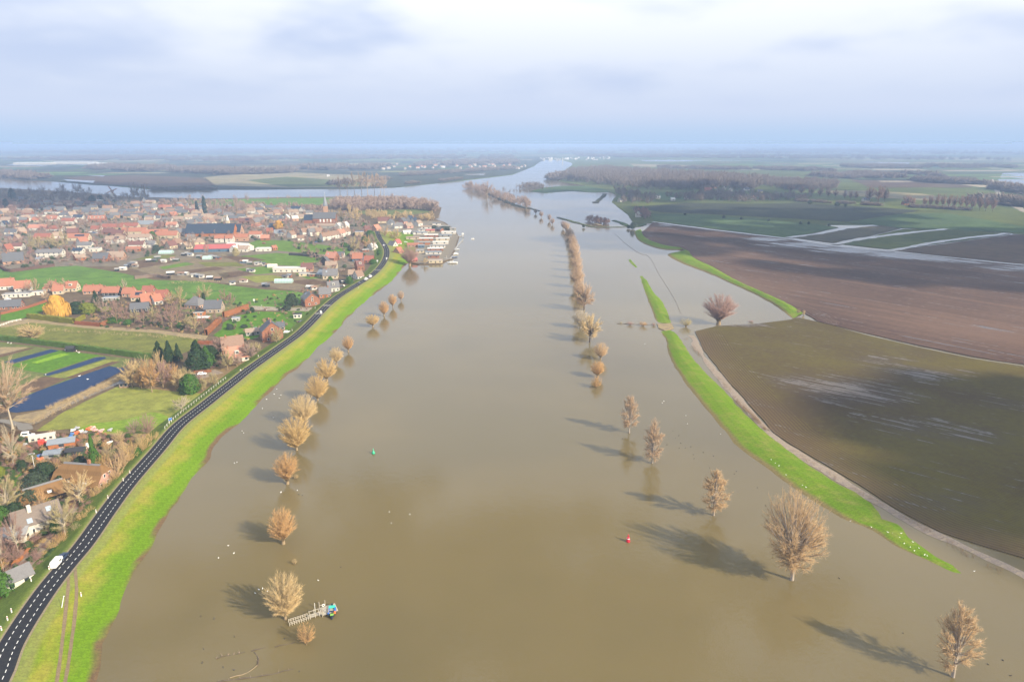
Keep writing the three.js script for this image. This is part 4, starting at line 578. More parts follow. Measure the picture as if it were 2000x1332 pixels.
// trees and shrubs round the houses below the long pasture
plantTree('weeping', [112, 618], 576, 'golden weeping willow', 'behind the clipped yellow-green hedge', { tw: 'gold', w: 52, h: LAND, name: 'weeping_willow' });
row('village', [[52, 572, 546, 20, 'pink'], [70, 574, 545, 18, 'pink'], [100, 570, 545, 18, 'pink'], [130, 568, 541, 24, 'pink'], [244, 572, 546, 14, 'pale'], [400, 590, 556, 30, 'olive'], [386, 590, 562, 26, 'olive'], [352, 600, 562, 34, 'olive'], [335, 602, 570, 24, 'olive'], [440, 594, 560, 22, 'mauve'], [452, 600, 572, 18], [190, 608, 582, 16, 'grey'], [205, 616, 586, 20, 'grey'], [228, 632, 588, 22, 'mauve'], [246, 630, 598, 18, 'mauve'], [262, 630, 600, 22, 'olive'], [280, 636, 606, 20, 'mauve'], [300, 636, 600, 26, 'olive'], [318, 638, 598, 22, 'mauve'], [334, 640, 596, 24, 'mauve'], [346, 632, 590, 18], [362, 642, 612, 22, 'olive'], [380, 648, 616, 26, 'olive'], [396, 642, 618, 18, 'mauve'], [424, 632, 606, 22, 'mauve']], 'leafless garden tree', 'around the houses below the long pasture', { tw: 'mauve', name: 'garden_tree', group: 'garden trees below the long pasture' });
row('fir', [[188, 600, 568, 16], [310, 702, 667, 22], [331, 708, 666, 22], [348, 706, 671, 16], [387, 722, 666, 44], [404, 716, 676, 30, 'ivy']], 'dark conifer', 'beside the horse field', { tw: 'fir', name: 'conifer_tree', group: 'conifers beside the horse field' });
row('yew', [[150, 612, 590, 26, 'fir'], [170, 612, 592, 28, 'lime'], [204, 608, 600, 20, 'lime'], [278, 592, 580, 12, 'ivy'], [222, 630, 620, 26, 'ivy'], [570, 598, 574, 22, 'holly'], [492, 610, 600, 8, 'fir'], [450, 644, 634, 14, 'holly'], [476, 640, 634, 12, 'holly'], [250, 634, 624, 16, 'ivy'], [352, 640, 630, 14, 'ivy'], [645, 552, 540, 10, 'ivy'], [682, 554, 540, 14, 'ivy'], [560, 606, 596, 16, 'holly']], 'rounded evergreen bush', 'around the houses below the long pasture', { tw: 'ivy', name: 'evergreen_bush', cat: 'bush', group: 'evergreen bushes in the polder gardens' });
row('column', [[398, 592, 572, 6], [268, 594, 584, 6]], 'narrow dark cypress', 'beside the grey-roofed farmhouses', { tw: 'fir', name: 'cypress_tree' });
plantTree('bare', [62, 666], 632, 'wide leafless pear tree', 'on the horse field by the long hedge', { tw: 'straw', w: 50, h: LAND, name: 'field_tree' });
plantTree('village', [88, 588], 562, 'thin leafless tree', 'beside the golden weeping willow', { tw: 'pink', w: 16, h: LAND, name: 'garden_tree' });
row('bare', [[258, 758, 706, 42, 'straw'], [282, 750, 696, 36, 'olive'], [276, 760, 716, 30, 'rust'], [296, 766, 700, 34, 'rust'], [318, 758, 706, 40, 'mauve'], [312, 745, 686, 26, 'straw'], [338, 752, 710, 34, 'rust'], [362, 748, 716, 32, 'olive'], [350, 762, 722, 28, 'straw'], [396, 764, 738, 20, 'olive'], [418, 756, 728, 22, 'olive'], [444, 722, 682, 30, 'olive'], [462, 716, 690, 26, 'grey'], [486, 704, 670, 36, 'grey'], [500, 692, 668, 24, 'olive'], [540, 672, 640, 26, 'olive'], [430, 690, 660, 36, 'mauve']], 'leafless tree', 'in the thicket above the rough pasture', { tw: 'straw', name: 'thicket_tree', group: 'thicket above the rough pasture' });
row('yew', [[372, 768, 732, 32, 'ivy'], [360, 770, 748, 20, 'fir'], [410, 700, 676, 26, 'fir']], 'dark ivy-grown evergreen', 'in the thicket above the rough pasture', { tw: 'ivy', name: 'evergreen_bush', cat: 'bush' });
plantTree('airy', [354, 806], 775, 'pale leafless roadside tree', 'leaning over the post fence at the road', { tw: 'pale', bk: 'pale', w: 40, h: 2, name: 'roadside_tree' });
row('shrub', [[290, 848, 806, 40, 'mauve'], [262, 848, 816, 30, 'grey'], [300, 872, 842, 34, 'willow'], [282, 890, 850, 34, 'willow'], [272, 872, 844, 30, 'olive'], [255, 905, 862, 36, 'willow'], [240, 918, 874, 34, 'poplar'], [228, 940, 890, 40, 'poplar'], [205, 928, 884, 34, 'rust'], [215, 905, 868, 30, 'olive'], [180, 912, 884, 30, 'rust'], [150, 908, 884, 30, 'rust'], [130, 912, 888, 24, 'olive'], [105, 920, 896, 30, 'rust'], [80, 915, 895, 28, 'rust'], [60, 905, 886, 24, 'olive'], [20, 905, 880, 30, 'rust'], [40, 892, 868, 24, 'olive'], [232, 866, 840, 26, 'straw'], [208, 880, 858, 22, 'rust'], [190, 870, 850, 20, 'straw'], [240, 888, 860, 26, 'straw'], [12, 870, 846, 26, 'rust'], [160, 862, 846, 20, 'rust'], [100, 850, 840, 18, 'straw'], [120, 1010, 985, 36, 'mauve'], [140, 1022, 998, 30, 'olive'], [100, 1018, 990, 30, 'mauve'], [60, 1008, 984, 26, 'rust'], [92, 1040, 1014, 26, 'olive'], [162, 1024, 998, 24, 'willow'], [178, 1012, 986, 22, 'willow'], [150, 1046, 1020, 22, 'olive'], [118, 1062, 1040, 30, 'rust'], [30, 1096, 1066, 34, 'mauve'], [8, 1080, 1050, 30, 'mauve'], [-6, 1120, 1082, 40, 'rust'], [70, 1000, 978, 22, 'grey']], 'leafless brown shrub', 'in the gardens below the dike road', { tw: 'rust', name: 'garden_shrub', cat: 'shrub', group: 'shrubs in the near gardens' });
row('yew', [[88, 932, 905, 34, 'yew'], [70, 952, 926, 40, 'holly'], [55, 985, 958, 38, 'holly'], [190, 915, 884, 20, 'ivy'], [30, 1014, 984, 34, 'yew'], [2, 1030, 990, 30, 'ivy'], [118, 956, 930, 14, 'yew'], [158, 915, 892, 22, 'yew'], [110, 1040, 1016, 18, 'ivy'], [270, 900, 876, 16, 'ivy'], [44, 918, 900, 18, 'yew'], [2, 930, 912, 14, 'lime'], [162, 1042, 1026, 26, 'ivy'], [92, 1000, 982, 20, 'yew']], 'dark evergreen bush', 'in the gardens below the dike road', { tw: 'yew', name: 'evergreen_bush', cat: 'bush', group: 'evergreen bushes in the near gardens' });
plantTree('fir', [188, 928], 850, 'slim ivy-green conifer', 'behind the thatched farmhouse', { tw: 'ivy', w: 22, h: LAND, name: 'conifer_tree' });
plantTree('fir', [2, 1164], 1098, 'bright green conifer', 'at the left edge beside the small white shed', { tw: 'ivy', w: 40, h: LAND, name: 'conifer_tree' });
plantTree('elm', [24, 838], 702, 'very large pinkish leafless tree', 'at the left edge above the junk yard', { tw: 'pink', bk: 'pale', w: 130, h: LAND, name: 'big_tree' });
plantTree('airy', [26, 912], 826, 'slender white-stemmed birch', 'at the left edge beside the junk yard', { tw: 'pale', bk: 'pale', w: 34, h: LAND, name: 'birch_tree' });
plantTree('airy', [156, 990], 924, 'pale yellowish leafless tree', 'in front of the thatched farmhouse', { tw: 'straw', bk: 'pale', w: 60, h: LAND, name: 'garden_tree' });
plantTree('airy', [128, 1054], 974, 'tall pale-trunked leafless tree', 'between the white house and the road', { tw: 'olive', bk: 'pale', w: 58, h: LAND, name: 'garden_tree' });
plantTree('airy', [36, 1084], 996, 'thin pale-trunked leafless tree', 'in front of the white house', { tw: 'mauve', bk: 'pale', w: 44, h: LAND, name: 'garden_tree' });
plantTree('airy', [6, 1116], 1020, 'pale-trunked leafless tree', 'at the left edge below the white house', { tw: 'mauve', bk: 'pale', w: 40, h: LAND, name: 'garden_tree' });
plantTree('bare', [13, 1000], 936, 'yellow-green leafless tree', 'at the left edge by the small lawn', { tw: 'olive', bk: 'pale', w: 60, h: LAND, name: 'garden_tree' });
plantTree('airy', [85, 1010], 958, 'rust-brown leafless tree', 'before the low thatched barn', { tw: 'rust', bk: 'grey', w: 34, h: LAND, name: 'garden_tree' });

{ // hedges, shrubs and climbers in the village gardens, too many to count
  const r = rng(44), area = [[-60, 392], [200, 392], [420, 402], [620, 408], [720, 432], [738, 470], [700, 515], [640, 545], [560, 470], [440, 470], [330, 495], [230, 515], [120, 520], [-60, 530]], pts = spots(area, 5200, 45, LAND);
  const sh = mergeGeometries([LIB.shrub[0].trunk, LIB.shrub[0].crown]), ev = LIB.yew[0].crown.clone(); ev.deleteAttribute('uv');
  scatter('village_shrubs', sh, TW.grey, pts.filter((_, i) => i % 3 === 0).map((p) => [p, 2 + 3 * r(), 2 + 3.5 * r()]), 'brown leafless shrubs in the village gardens', 'shrubs');
  scatter('village_shrubs', lowTree[1], TW.mauve, pts.filter((_, i) => i % 6 === 1).map((p) => [p, 4 + 4 * r(), 4 + 5 * r()]), 'small bare trees and bushes in the village gardens', 'shrubs');
  scatter('village_greenery', ev, bark([0.07, 0.1, 0.045]), pts.filter((_, i) => i % 6 === 4).map((p) => [p, 2 + 3 * r(), 1.5 + 2.2 * r()]), 'evergreen hedges and bushes in the village gardens', 'bushes');
  const near = [...spots([[120, 590], [330, 585], [420, 600], [400, 655], [300, 645], [200, 640]], 420, 46, LAND), ...spots([[430, 600], [600, 560], [640, 560], [600, 620], [480, 690], [400, 720], [300, 730], [250, 745], [380, 765], [470, 700]], 200, 47, LAND), ...spots([[-30, 860], [150, 850], [290, 850], [250, 910], [150, 1040], [30, 1150], [-40, 1180]], 1500, 48, LAND)];
  scatter('garden_undergrowth', sh, TW.mauve, near.filter((_, i) => i % 2).map((p) => [p, 1 + 1.4 * r(), 1 + 1.5 * r()]), 'brown undergrowth in the gardens below the dike', 'undergrowth');
  scatter('garden_undergrowth', sh, TW.willow, near.filter((_, i) => i % 4 === 0).map((p) => [p, 0.9 + 1.2 * r(), 0.8 + 1.2 * r()]), 'golden undergrowth in the gardens below the dike', 'undergrowth');
  scatter('garden_greenery', ev, bark([0.06, 0.1, 0.035]), near.filter((_, i) => i % 4 === 2).map((p) => [p, 1 + 1.6 * r(), 0.8 + 1.1 * r()]), 'low evergreen growth in the gardens below the dike', 'bushes');
}
row('shrub', [[186, 970, 950, 30, 'willow'], [204, 960, 940, 30, 'willow'], [222, 948, 928, 28, 'willow'], [237, 938, 920, 24, 'willow'], [104, 1074, 1054, 28, 'willow'], [120, 1066, 1046, 28, 'willow']], 'golden-brown shrub', 'at the foot of the dike by the near road', { tw: 'willow', name: 'garden_shrub', cat: 'shrub', group: 'golden shrubs at the dike foot' });
// ---------- buildings ----------
const wallTex = mottleAt(3), roofTex = (() => { const t = tex(256, (u, v) => { const row = (v * 12) % 1, k = 0.78 + 0.22 * sstep(row, 0, 0.25) + (vn(Math.floor(u * 24) * 3.7, Math.floor(v * 12) * 5.1) - 0.5) * 0.28 + (fbm(u * 8, v * 8, 3, 8) - 0.5) * 0.3; return S([k, k, k]); }); t.repeat.set(1 / 4, 1 / 4); return t; })();
const wallM = (c) => std(c, 0.9, { map: wallTex }), roofM = (c, r = 0.8) => std(c, r, { map: roofTex });
const ROOF = { orange: roofM([0.335, 0.136, 0.082]), red: roofM([0.27, 0.092, 0.06]), pink: roofM([0.429, 0.195, 0.133]), maroon: roofM([0.156, 0.070, 0.058]), brown: roofM([0.234, 0.148, 0.105]), tan: roofM([0.296, 0.218, 0.164]), grey: roofM([0.156, 0.152, 0.156]), slate: roofM([0.101, 0.105, 0.117]), navy: roofM([0.023, 0.039, 0.066], 0.5), steel: roofM([0.203, 0.226, 0.257], 0.6), white: roofM([0.562, 0.554, 0.530]), thatch: roofM([0.195, 0.113, 0.051], 0.95), black: roofM([0.031, 0.031, 0.035]), crimson: roofM([0.406, 0.101, 0.094]), flat: roofM([0.257, 0.250, 0.242]) };
const WALL = { white: wallM([0.669, 0.642, 0.598]), cream: wallM([0.598, 0.510, 0.378]), brick: wallM([0.326, 0.150, 0.097]), peach: wallM([0.484, 0.299, 0.211]), tan: wallM([0.458, 0.352, 0.246]), black: wallM([0.040, 0.040, 0.044]), grey: wallM([0.352, 0.343, 0.326]), pink: wallM([0.528, 0.317, 0.273]), orange: wallM([0.440, 0.176, 0.079]), stone: wallM([0.440, 0.352, 0.273]), blue: wallM([0.106, 0.176, 0.264]), green: wallM([0.088, 0.123, 0.079]) };
const paneM = std([0.035, 0.045, 0.055], 0.12), frameM = std([0.75, 0.74, 0.71], 0.6), doorM = std([0.1, 0.09, 0.07], 0.6), chimM = wallM([0.36, 0.18, 0.12]), solarM = std([0.012, 0.018, 0.04], 0.2), skyM = std([0.3, 0.36, 0.42], 0.1);
const unit = new THREE.BoxGeometry(1, 1, 1);
function child(parent, name, geo, mat, p, s, ry = 0) { const m = new THREE.Mesh(geo, mat); m.name = name; if (p) m.position.set(...p); if (s) m.scale.set(...s); m.rotation.y = ry; parent.add(m); return m; }
// a shape in the z-y plane pushed along x
function prism(poly, x0, x1) {
  const g = new G(), n = poly.length, v = (i, x) => new V3(x, poly[i][1], poly[i][0]); let s = 0;
  for (let i = 0; i < n; i++) { const j = (i + 1) % n, d = Math.hypot(poly[j][0] - poly[i][0], poly[j][1] - poly[i][1]); g.quad(v(i, x0), v(j, x0), v(j, x1), v(i, x1), [x0, s], [x0, s + d], [x1, s + d], [x1, s]); s += d; }
  const sh = poly.map((p) => new THREE.Vector2(p[0], p[1])), t = THREE.ShapeUtils.triangulateShape(sh, []), uv = (i) => [poly[i][0], poly[i][1]];
  for (const [a, b, c] of t) { g.tri(v(a, x1), v(b, x1), v(c, x1), uv(a), uv(b), uv(c)); g.tri(v(a, x0), v(c, x0), v(b, x0), uv(a), uv(c), uv(b)); }
  const geo = g.build(); geo.computeBoundingBox(); const c = geo.boundingBox.getCenter(new V3()), p = geo.attributes.position, nn = geo.attributes.normal; let flip = 0;   // all faces look outwards
  if (THREE.ShapeUtils.area(sh) > 0 !== false) { /* orientation settled below */ }
  for (let i = 0; i < p.count; i += 3) flip += (p.getX(i) > c.x ? 1 : -1) * nn.getX(i);
  if (flip < 0) { for (let i = 0; i < p.count; i += 3) for (const at of [p, geo.attributes.uv]) { const sz = at.itemSize; for (let k = 0; k < sz; k++) { const q = at.array[(i + 1) * sz + k]; at.array[(i + 1) * sz + k] = at.array[(i + 2) * sz + k]; at.array[(i + 2) * sz + k] = q; } } geo.computeVertexNormals(); }
  return geo;
}
function hipGeo(L, W, e, r, o = 0.35, run = 0.42) {
  const g = new G(), x = L / 2 + o, z = W / 2 + o, k = Math.max(0.2, L / 2 - W * run), y = e - 0.1, A = [new V3(-x, y, -z), new V3(x, y, -z), new V3(x, y, z), new V3(-x, y, z)], p = new V3(-k, e + r, 0), q = new V3(k, e + r, 0), U = (v) => [v.x, v.y + v.z];
  const tq = (...a) => a.length === 4 ? g.quad(...a, ...a.map(U)) : g.tri(...a, ...a.map((v) => [v.z, v.y]));
  tq(A[3], A[2], q, p); tq(A[1], A[0], p, q); tq(A[2], A[1], q); tq(A[0], A[3], p); g.quad(A[0], A[1], A[2], A[3]); return g.build();
}
function house({ L, W = 8, e = 2.8, r = 3.6, roof = 'brown', wall = 'white', type = 'gable', det = 0, chim = 1, dorm = 0, solar = 0, sky = 0, gw = 1 }, name = 'house') {
  const o = new THREE.Group(); o.name = name; const hx = L / 2, hz = W / 2, over = type === 'flat' ? 0.15 : 0.35;
  if (type === 'gable') {
    child(o, 'wall', prism([[-hz, -0.4], [hz, -0.4], [hz, e], [0, e + r], [-hz, e]], -hx, hx), WALL[wall]);
    const k = r / hz, ez = hz + over, ey = e - over * k + 0.12; child(o, 'roof', prism([[-ez, ey], [-ez, ey + 0.22], [0, e + r + 0.34], [ez, ey + 0.22], [ez, ey], [0, e + r + 0.12]], -hx - over, hx + over), ROOF[roof]);
  } else if (type === 'hip') { child(o, 'wall', box(L, e + 0.4, W, 0, e / 2 - 0.2, 0), WALL[wall]); child(o, 'roof', hipGeo(L, W, e, r), ROOF[roof]); }
  else { child(o, 'wall', box(L, e + 0.4, W, 0, e / 2 - 0.2, 0), WALL[wall]); child(o, 'roof', box(L + 0.5, 0.3, W + 0.5, 0, e + 0.16, 0), ROOF[roof]); child(o, 'roof_edge', unit, frameM, [0, e + 0.12, hz + 0.27], [L + 0.54, 0.36, 0.06]); }
  const roofPart = o.children[1];
  const win = (x, y, z, w, h, side) => { const s = side === 'z' ? [w, h, 0.08] : [0.08, h, w]; if (det > 1) { const f = child(o, 'window', unit, frameM, [x, y, z], side === 'z' ? [w + 0.24, h + 0.24, 0.08] : [0.08, h + 0.24, w + 0.24]), sgn = side === 'z' ? Math.sign(z) : Math.sign(x); child(f, 'pane', unit, paneM, side === 'z' ? [0, 0, sgn * 0.35] : [sgn * 0.35, 0, 0], side === 'z' ? [w / (w + 0.24), h / (h + 0.24), 0.7] : [0.7, h / (h + 0.24), w / (w + 0.24)]); } else child(o, 'window', unit, paneM, [x, y, z], s); };
  const n = det > 1 ? Math.max(2, Math.round(L / 3.2)) : det ? Math.max(2, Math.round(L / 5)) : Math.min(3, Math.max(1, Math.round(L / 9)));
  for (let i = 0; i < n; i++) { const x = -hx + L * (i + 0.5) / n; if (i === Math.floor(n / 2) && det && n > 2) child(o, 'door', unit, doorM, [x, 1.05, hz + 0.03], [1.1, 2.1, 0.1]); else win(x, 1.55, hz + 0.02, det ? 1.2 : 1.8, 1.3, 'z'); if (e > 4.6) win(x, 4.2, hz + 0.02, 1.2, 1.2, 'z'); }
  if (gw && type !== 'flat') { for (const sx of det > 1 ? [1, -1] : [1]) { for (const z of det ? [-W * 0.22, W * 0.22] : [0]) win(sx * (hx + 0.02), 1.55, z, 1.2, 1.3, 'x'); if (r > 3 && type === 'gable') win(sx * (hx + 0.02), e + 1, 0, 1.2, 1.3, 'x'); if (e > 4.6) win(sx * (hx + 0.02), 4.2, 0, 1.2, 1.2, 'x'); } }
  if (type !== 'flat') for (let i = 0; i < chim; i++) child(roofPart, 'chimney', unit, chimM, [hx * (chim > 1 ? [-0.75, 0.75, 0][i] : 0.55 - 1.1 * ((L * 7) % 1 > 0.5)), e + r + 0.35, 0.3], [0.75, 1.7, 0.75]);
  const slopeY = (z) => e + r * (1 - z / hz) + 0.3, tilt = Math.atan2(r, hz);
  for (let i = 0; i < dorm; i++) { const x = -hx + L * (i + 0.5) / dorm, z = hz * 0.62, d = child(roofPart, 'dormer', unit, WALL.white, [x, slopeY(z) + 0.45, z - 0.1], [2.2, 1.6, 1.9]); child(d, 'dormer_window', unit, paneM, [0, 0.05, 0.51], [0.7, 0.6, 0.04]); }
  const panel = (nm, x, z, w, h, m) => { const q = child(roofPart, nm, unit, m, [x, slopeY(z) + 0.06, z], [w, 0.1, h]); q.rotation.x = tilt; };
  if (solar) panel('solar_panel', hx * 0.15, hz * 0.5, L * 0.45 * solar, W * 0.3, solarM);
  for (let i = 0; i < sky; i++) panel('skylight', -hx * 0.5 + i * L * 0.45, hz * (0.4 + 0.15 * i), 1.3, 1.5, skyM);
  return o;
}
function massOf(name, list, label, category) {   // many small houses that cannot be told apart, as one object
  const by = new Map(); for (const o of list) { o.updateMatrixWorld(true); o.traverse((m) => { if (!m.isMesh) return; const g = m.geometry.index ? m.geometry.toNonIndexed() : m.geometry.clone(); g.applyMatrix4(m.matrixWorld); if (!by.has(m.material)) by.set(m.material, []); by.get(m.material).push(g); }); }
  const mats = [...by.keys()], m = add(new THREE.Mesh(mergeGeometries(mats.map((k) => mergeGeometries(by.get(k))), true), mats), name); m.userData = { kind: 'stuff', label, category };
}
const WORD = { orange: 'orange-roofed', red: 'red-roofed', pink: 'pink-roofed', maroon: 'maroon-roofed', brown: 'brown-roofed', tan: 'tan-roofed', grey: 'grey-roofed', slate: 'slate-roofed', navy: 'navy-roofed', steel: 'steel-grey-roofed', white: 'white-roofed', thatch: 'thatched', black: 'black-roofed', crimson: 'crimson-roofed', flat: 'flat-roofed' };
function put(o, px, py, yaw, depth = 0, h = LAND) { const p = P(px, py, h); o.position.set(p.x, h, p.z - depth / 2); o.rotation.y = yaw * R; return o; }
// [x, y, length in pixels, width m, yaw, eave, rise, roof, wall, more]
function houses(where, group, list, name = 'house', cat = 'house') {
  for (const [x, y, len, W, yaw, e, r, roof, wall, more] of list) {
    const L = Math.max(4, len * mpp(y)), spec = { L, W, e, r, roof, wall, det: y > 545 ? 2 : y > 480 ? 1 : 0, ...more }, o = house(spec); add(o, name); put(o, x, y, yaw, W);
    tag(o, `${WORD[roof]} ${wall} ${more?.what ?? cat}`, where, cat, group);
  }
}
houses('at the far edge of the village', 'houses at the far edge of the village', [
  [36, 392, 8, 8, 60, 2.8, 5, 'slate', 'grey'], [80, 389, 10, 7, 5, 2.6, 3, 'grey', 'white'], [153, 393, 10, 9, 70, 2.8, 4, 'brown', 'peach'], [168, 401, 14, 9, 5, 3, 4, 'maroon', 'brick'], [188, 394, 16, 8, 4, 3, 2, 'white', 'white', { type: 'flat' }], [148, 404, 9, 10, 75, 3, 5, 'slate', 'tan'], [177, 404, 9, 10, 75, 3, 5, 'slate', 'tan'], [202, 404, 9, 10, 75, 3, 5, 'slate', 'tan'], [227, 405, 9, 10, 75, 3, 5, 'slate', 'tan'], [262, 407, 12, 10, 60, 3, 5, 'slate', 'tan'],
  [281, 394, 7, 9, 80, 2.6, 7, 'slate', 'white'], [291, 397, 18, 9, 5, 2.6, 3, 'tan', 'cream'], [314, 408, 12, 9, 4, 3, 4, 'red', 'brick'], [325, 409, 14, 9, 5, 3, 4.5, 'orange', 'cream'], [349, 408, 9, 10, 75, 3, 5, 'orange', 'peach'], [388, 405, 10, 9, 75, 3, 4.5, 'slate', 'white'], [398, 407, 8, 9, 70, 3, 4.5, 'tan', 'cream'], [508, 407, 10, 9, 70, 3, 4.6, 'grey', 'cream'], [526, 409, 18, 9, 5, 3, 4, 'slate', 'tan'], [545, 413, 10, 9, 70, 3, 4.6, 'brown', 'cream'], [577, 411, 18, 9, 6, 3, 4, 'navy', 'white'], [588, 413, 6, 9, 80, 3, 4.8, 'slate', 'white'], [128, 399, 14, 8, 40, 2.8, 4, 'brown', 'peach'], [105, 402, 12, 8, 10, 2.8, 3.6, 'slate', 'grey'], [9, 398, 14, 8, 8, 2.8, 3.6, 'slate', 'brick'], [54, 401, 14, 8, 8, 2.8, 3.2, 'grey', 'white']]);
houses('in the back rows of the village', 'houses in the back rows of the village', [
  [55, 411, 40, 9, 6, 2.8, 1, 'slate', 'white', { type: 'flat' }], [35, 428, 26, 9, 6, 3, 1, 'slate', 'white', { type: 'flat' }], [62, 424, 40, 9, 5, 3, 1, 'slate', 'white', { type: 'flat' }], [98, 418, 24, 9, 6, 3, 1, 'slate', 'white', { type: 'flat' }], [158, 414, 32, 9, 10, 4, 4, 'slate', 'cream'], [175, 418, 34, 9, 4, 3, 3.6, 'slate', 'grey'], [206, 415, 30, 9, 3, 3, 3.6, 'grey', 'tan'], [240, 418, 44, 9, 3, 3.5, 4, 'slate', 'tan'], [262, 426, 44, 9, 3, 3.5, 4, 'slate', 'tan'], [225, 424, 24, 9, 3, 3, 4, 'grey', 'brick'], [286, 417, 22, 9, 4, 3, 4, 'brown', 'peach'], [310, 420, 36, 9, 2, 3, 4, 'slate', 'tan'], [335, 424, 14, 9, 60, 3, 5, 'orange', 'peach'], [352, 419, 26, 9, 4, 3, 4, 'slate', 'cream'], [372, 416, 22, 9, 8, 3, 4, 'maroon', 'brick'], [392, 418, 20, 10, 40, 3, 4.5, 'tan', 'cream'], [370, 428, 24, 10, 30, 3, 4, 'tan', 'white'], [384, 426, 20, 9, -20, 3, 4, 'grey', 'white'], [410, 420, 18, 9, 10, 3, 4, 'slate', 'brick'], [422, 418, 16, 9, 70, 3, 5, 'slate', 'tan'], [440, 424, 26, 11, 12, 3, 4.5, 'grey', 'tan', { type: 'hip' }], [408, 430, 24, 10, 25, 3, 4, 'tan', 'cream'], [425, 432, 22, 9, -20, 3, 4, 'tan', 'grey'], [384, 438, 12, 10, 75, 3, 5, 'slate', 'white'], [409, 438, 14, 10, 72, 3, 5, 'brown', 'white'], [368, 440, 16, 9, 60, 3, 4.4, 'slate', 'cream'], [290, 431, 18, 8, 4, 5, 3, 'grey', 'white'], [13, 434, 26, 9, 8, 3, 4, 'tan', 'white'], [22, 441, 10, 9, 65, 3, 5, 'navy', 'cream'], [5, 443, 10, 9, 70, 3, 5, 'navy', 'white'], [120, 424, 14, 8, 30, 3, 3, 'slate', 'white'], [137, 424, 14, 9, 60, 3, 5, 'tan', 'white'], [126, 420, 10, 8, 8, 3, 3.5, 'slate', 'white'], [150, 428, 18, 9, 3, 3, 3.5, 'navy', 'white'], [8, 416, 22, 9, 5, 3, 3.6, 'slate', 'brick'], [206, 430, 26, 9, 3, 3, 4, 'slate', 'tan'], [303, 430, 16, 8, 4, 3, 4, 'slate', 'white'], [323, 434, 20, 9, 4, 3, 4, 'grey', 'white'], [345, 432, 22, 9, 5, 3, 4, 'tan', 'grey'], [454, 430, 16, 9, 20, 3, 4, 'slate', 'brick'], [470, 420, 18, 9, 8, 3, 4, 'brown', 'tan']]);
houses('among the red roofs of the village centre', 'houses in the village centre', [
  [68, 434, 14, 9, 5, 3, 4, 'orange', 'cream'], [98, 432, 21, 10, 4, 3, 4.6, 'orange', 'white', { dorm: 1 }], [131, 438, 24, 9, 4, 4.5, 3.8, 'red', 'white'], [186, 434, 30, 10, 12, 4.8, 4.5, 'orange', 'brick', { dorm: 4 }], [72, 450, 36, 9, 2, 3.4, 4, 'pink', 'white'], [104, 452, 30, 9, 0, 3.4, 4, 'red', 'white'], [134, 454, 16, 9, 50, 3, 4.5, 'tan', 'white'], [138, 459, 18, 9, 20, 3, 4.8, 'maroon', 'brick'], [35, 457, 16, 9, 60, 3, 5, 'tan', 'peach'], [18, 458, 22, 9, 8, 3, 4, 'slate', 'white'], [18, 470, 20, 9, 8, 3, 4, 'slate', 'white', { solar: 1 }], [29, 472, 9, 9, 75, 3, 5, 'tan', 'peach'], [80, 468, 30, 9, 3, 3, 4, 'red', 'peach'], [108, 466, 16, 9, 40, 3, 4.6, 'tan', 'white'], [150, 470, 40, 9, 4, 3.6, 4.4, 'orange', 'cream', { solar: 1 }], [156, 477, 16, 9, 60, 3, 4.6, 'orange', 'white'], [185, 452, 18, 8, 4, 3, 4, 'red', 'white'], [218, 448, 40, 9, 2, 3, 4, 'red', 'tan'], [250, 446, 34, 9, 2, 3, 4, 'red', 'cream'], [283, 444, 30, 11, 3, 4, 5, 'steel', 'tan'], [210, 458, 24, 9, -8, 3, 4.4, 'maroon', 'brick'], [228, 462, 24, 9, -4, 3, 4.8, 'maroon', 'tan'], [223, 476, 36, 9, 8, 5, 3.6, 'tan', 'white', { solar: 0.5 }], [270, 472, 40, 9, 6, 5, 3.6, 'tan', 'white'], [260, 458, 46, 9, 4, 4, 4.4, 'orange', 'cream'], [300, 462, 46, 9, 14, 4, 4.4, 'orange', 'cream', { solar: 0.4 }], [324, 466, 40, 10, 2, 4, 4.8, 'orange', 'cream'], [308, 444, 18, 8, 3, 3, 4, 'maroon', 'brick'], [333, 444, 20, 8, 3, 3, 4, 'pink', 'white'], [356, 460, 26, 13, 20, 4, 4.5, 'grey', 'white'], [376, 452, 20, 11, 30, 4, 4, 'grey', 'tan'], [393, 446, 18, 9, 4, 4.5, 3, 'brown', 'white'], [232, 468, 16, 8, 3, 3, 4, 'brown', 'brick']]);
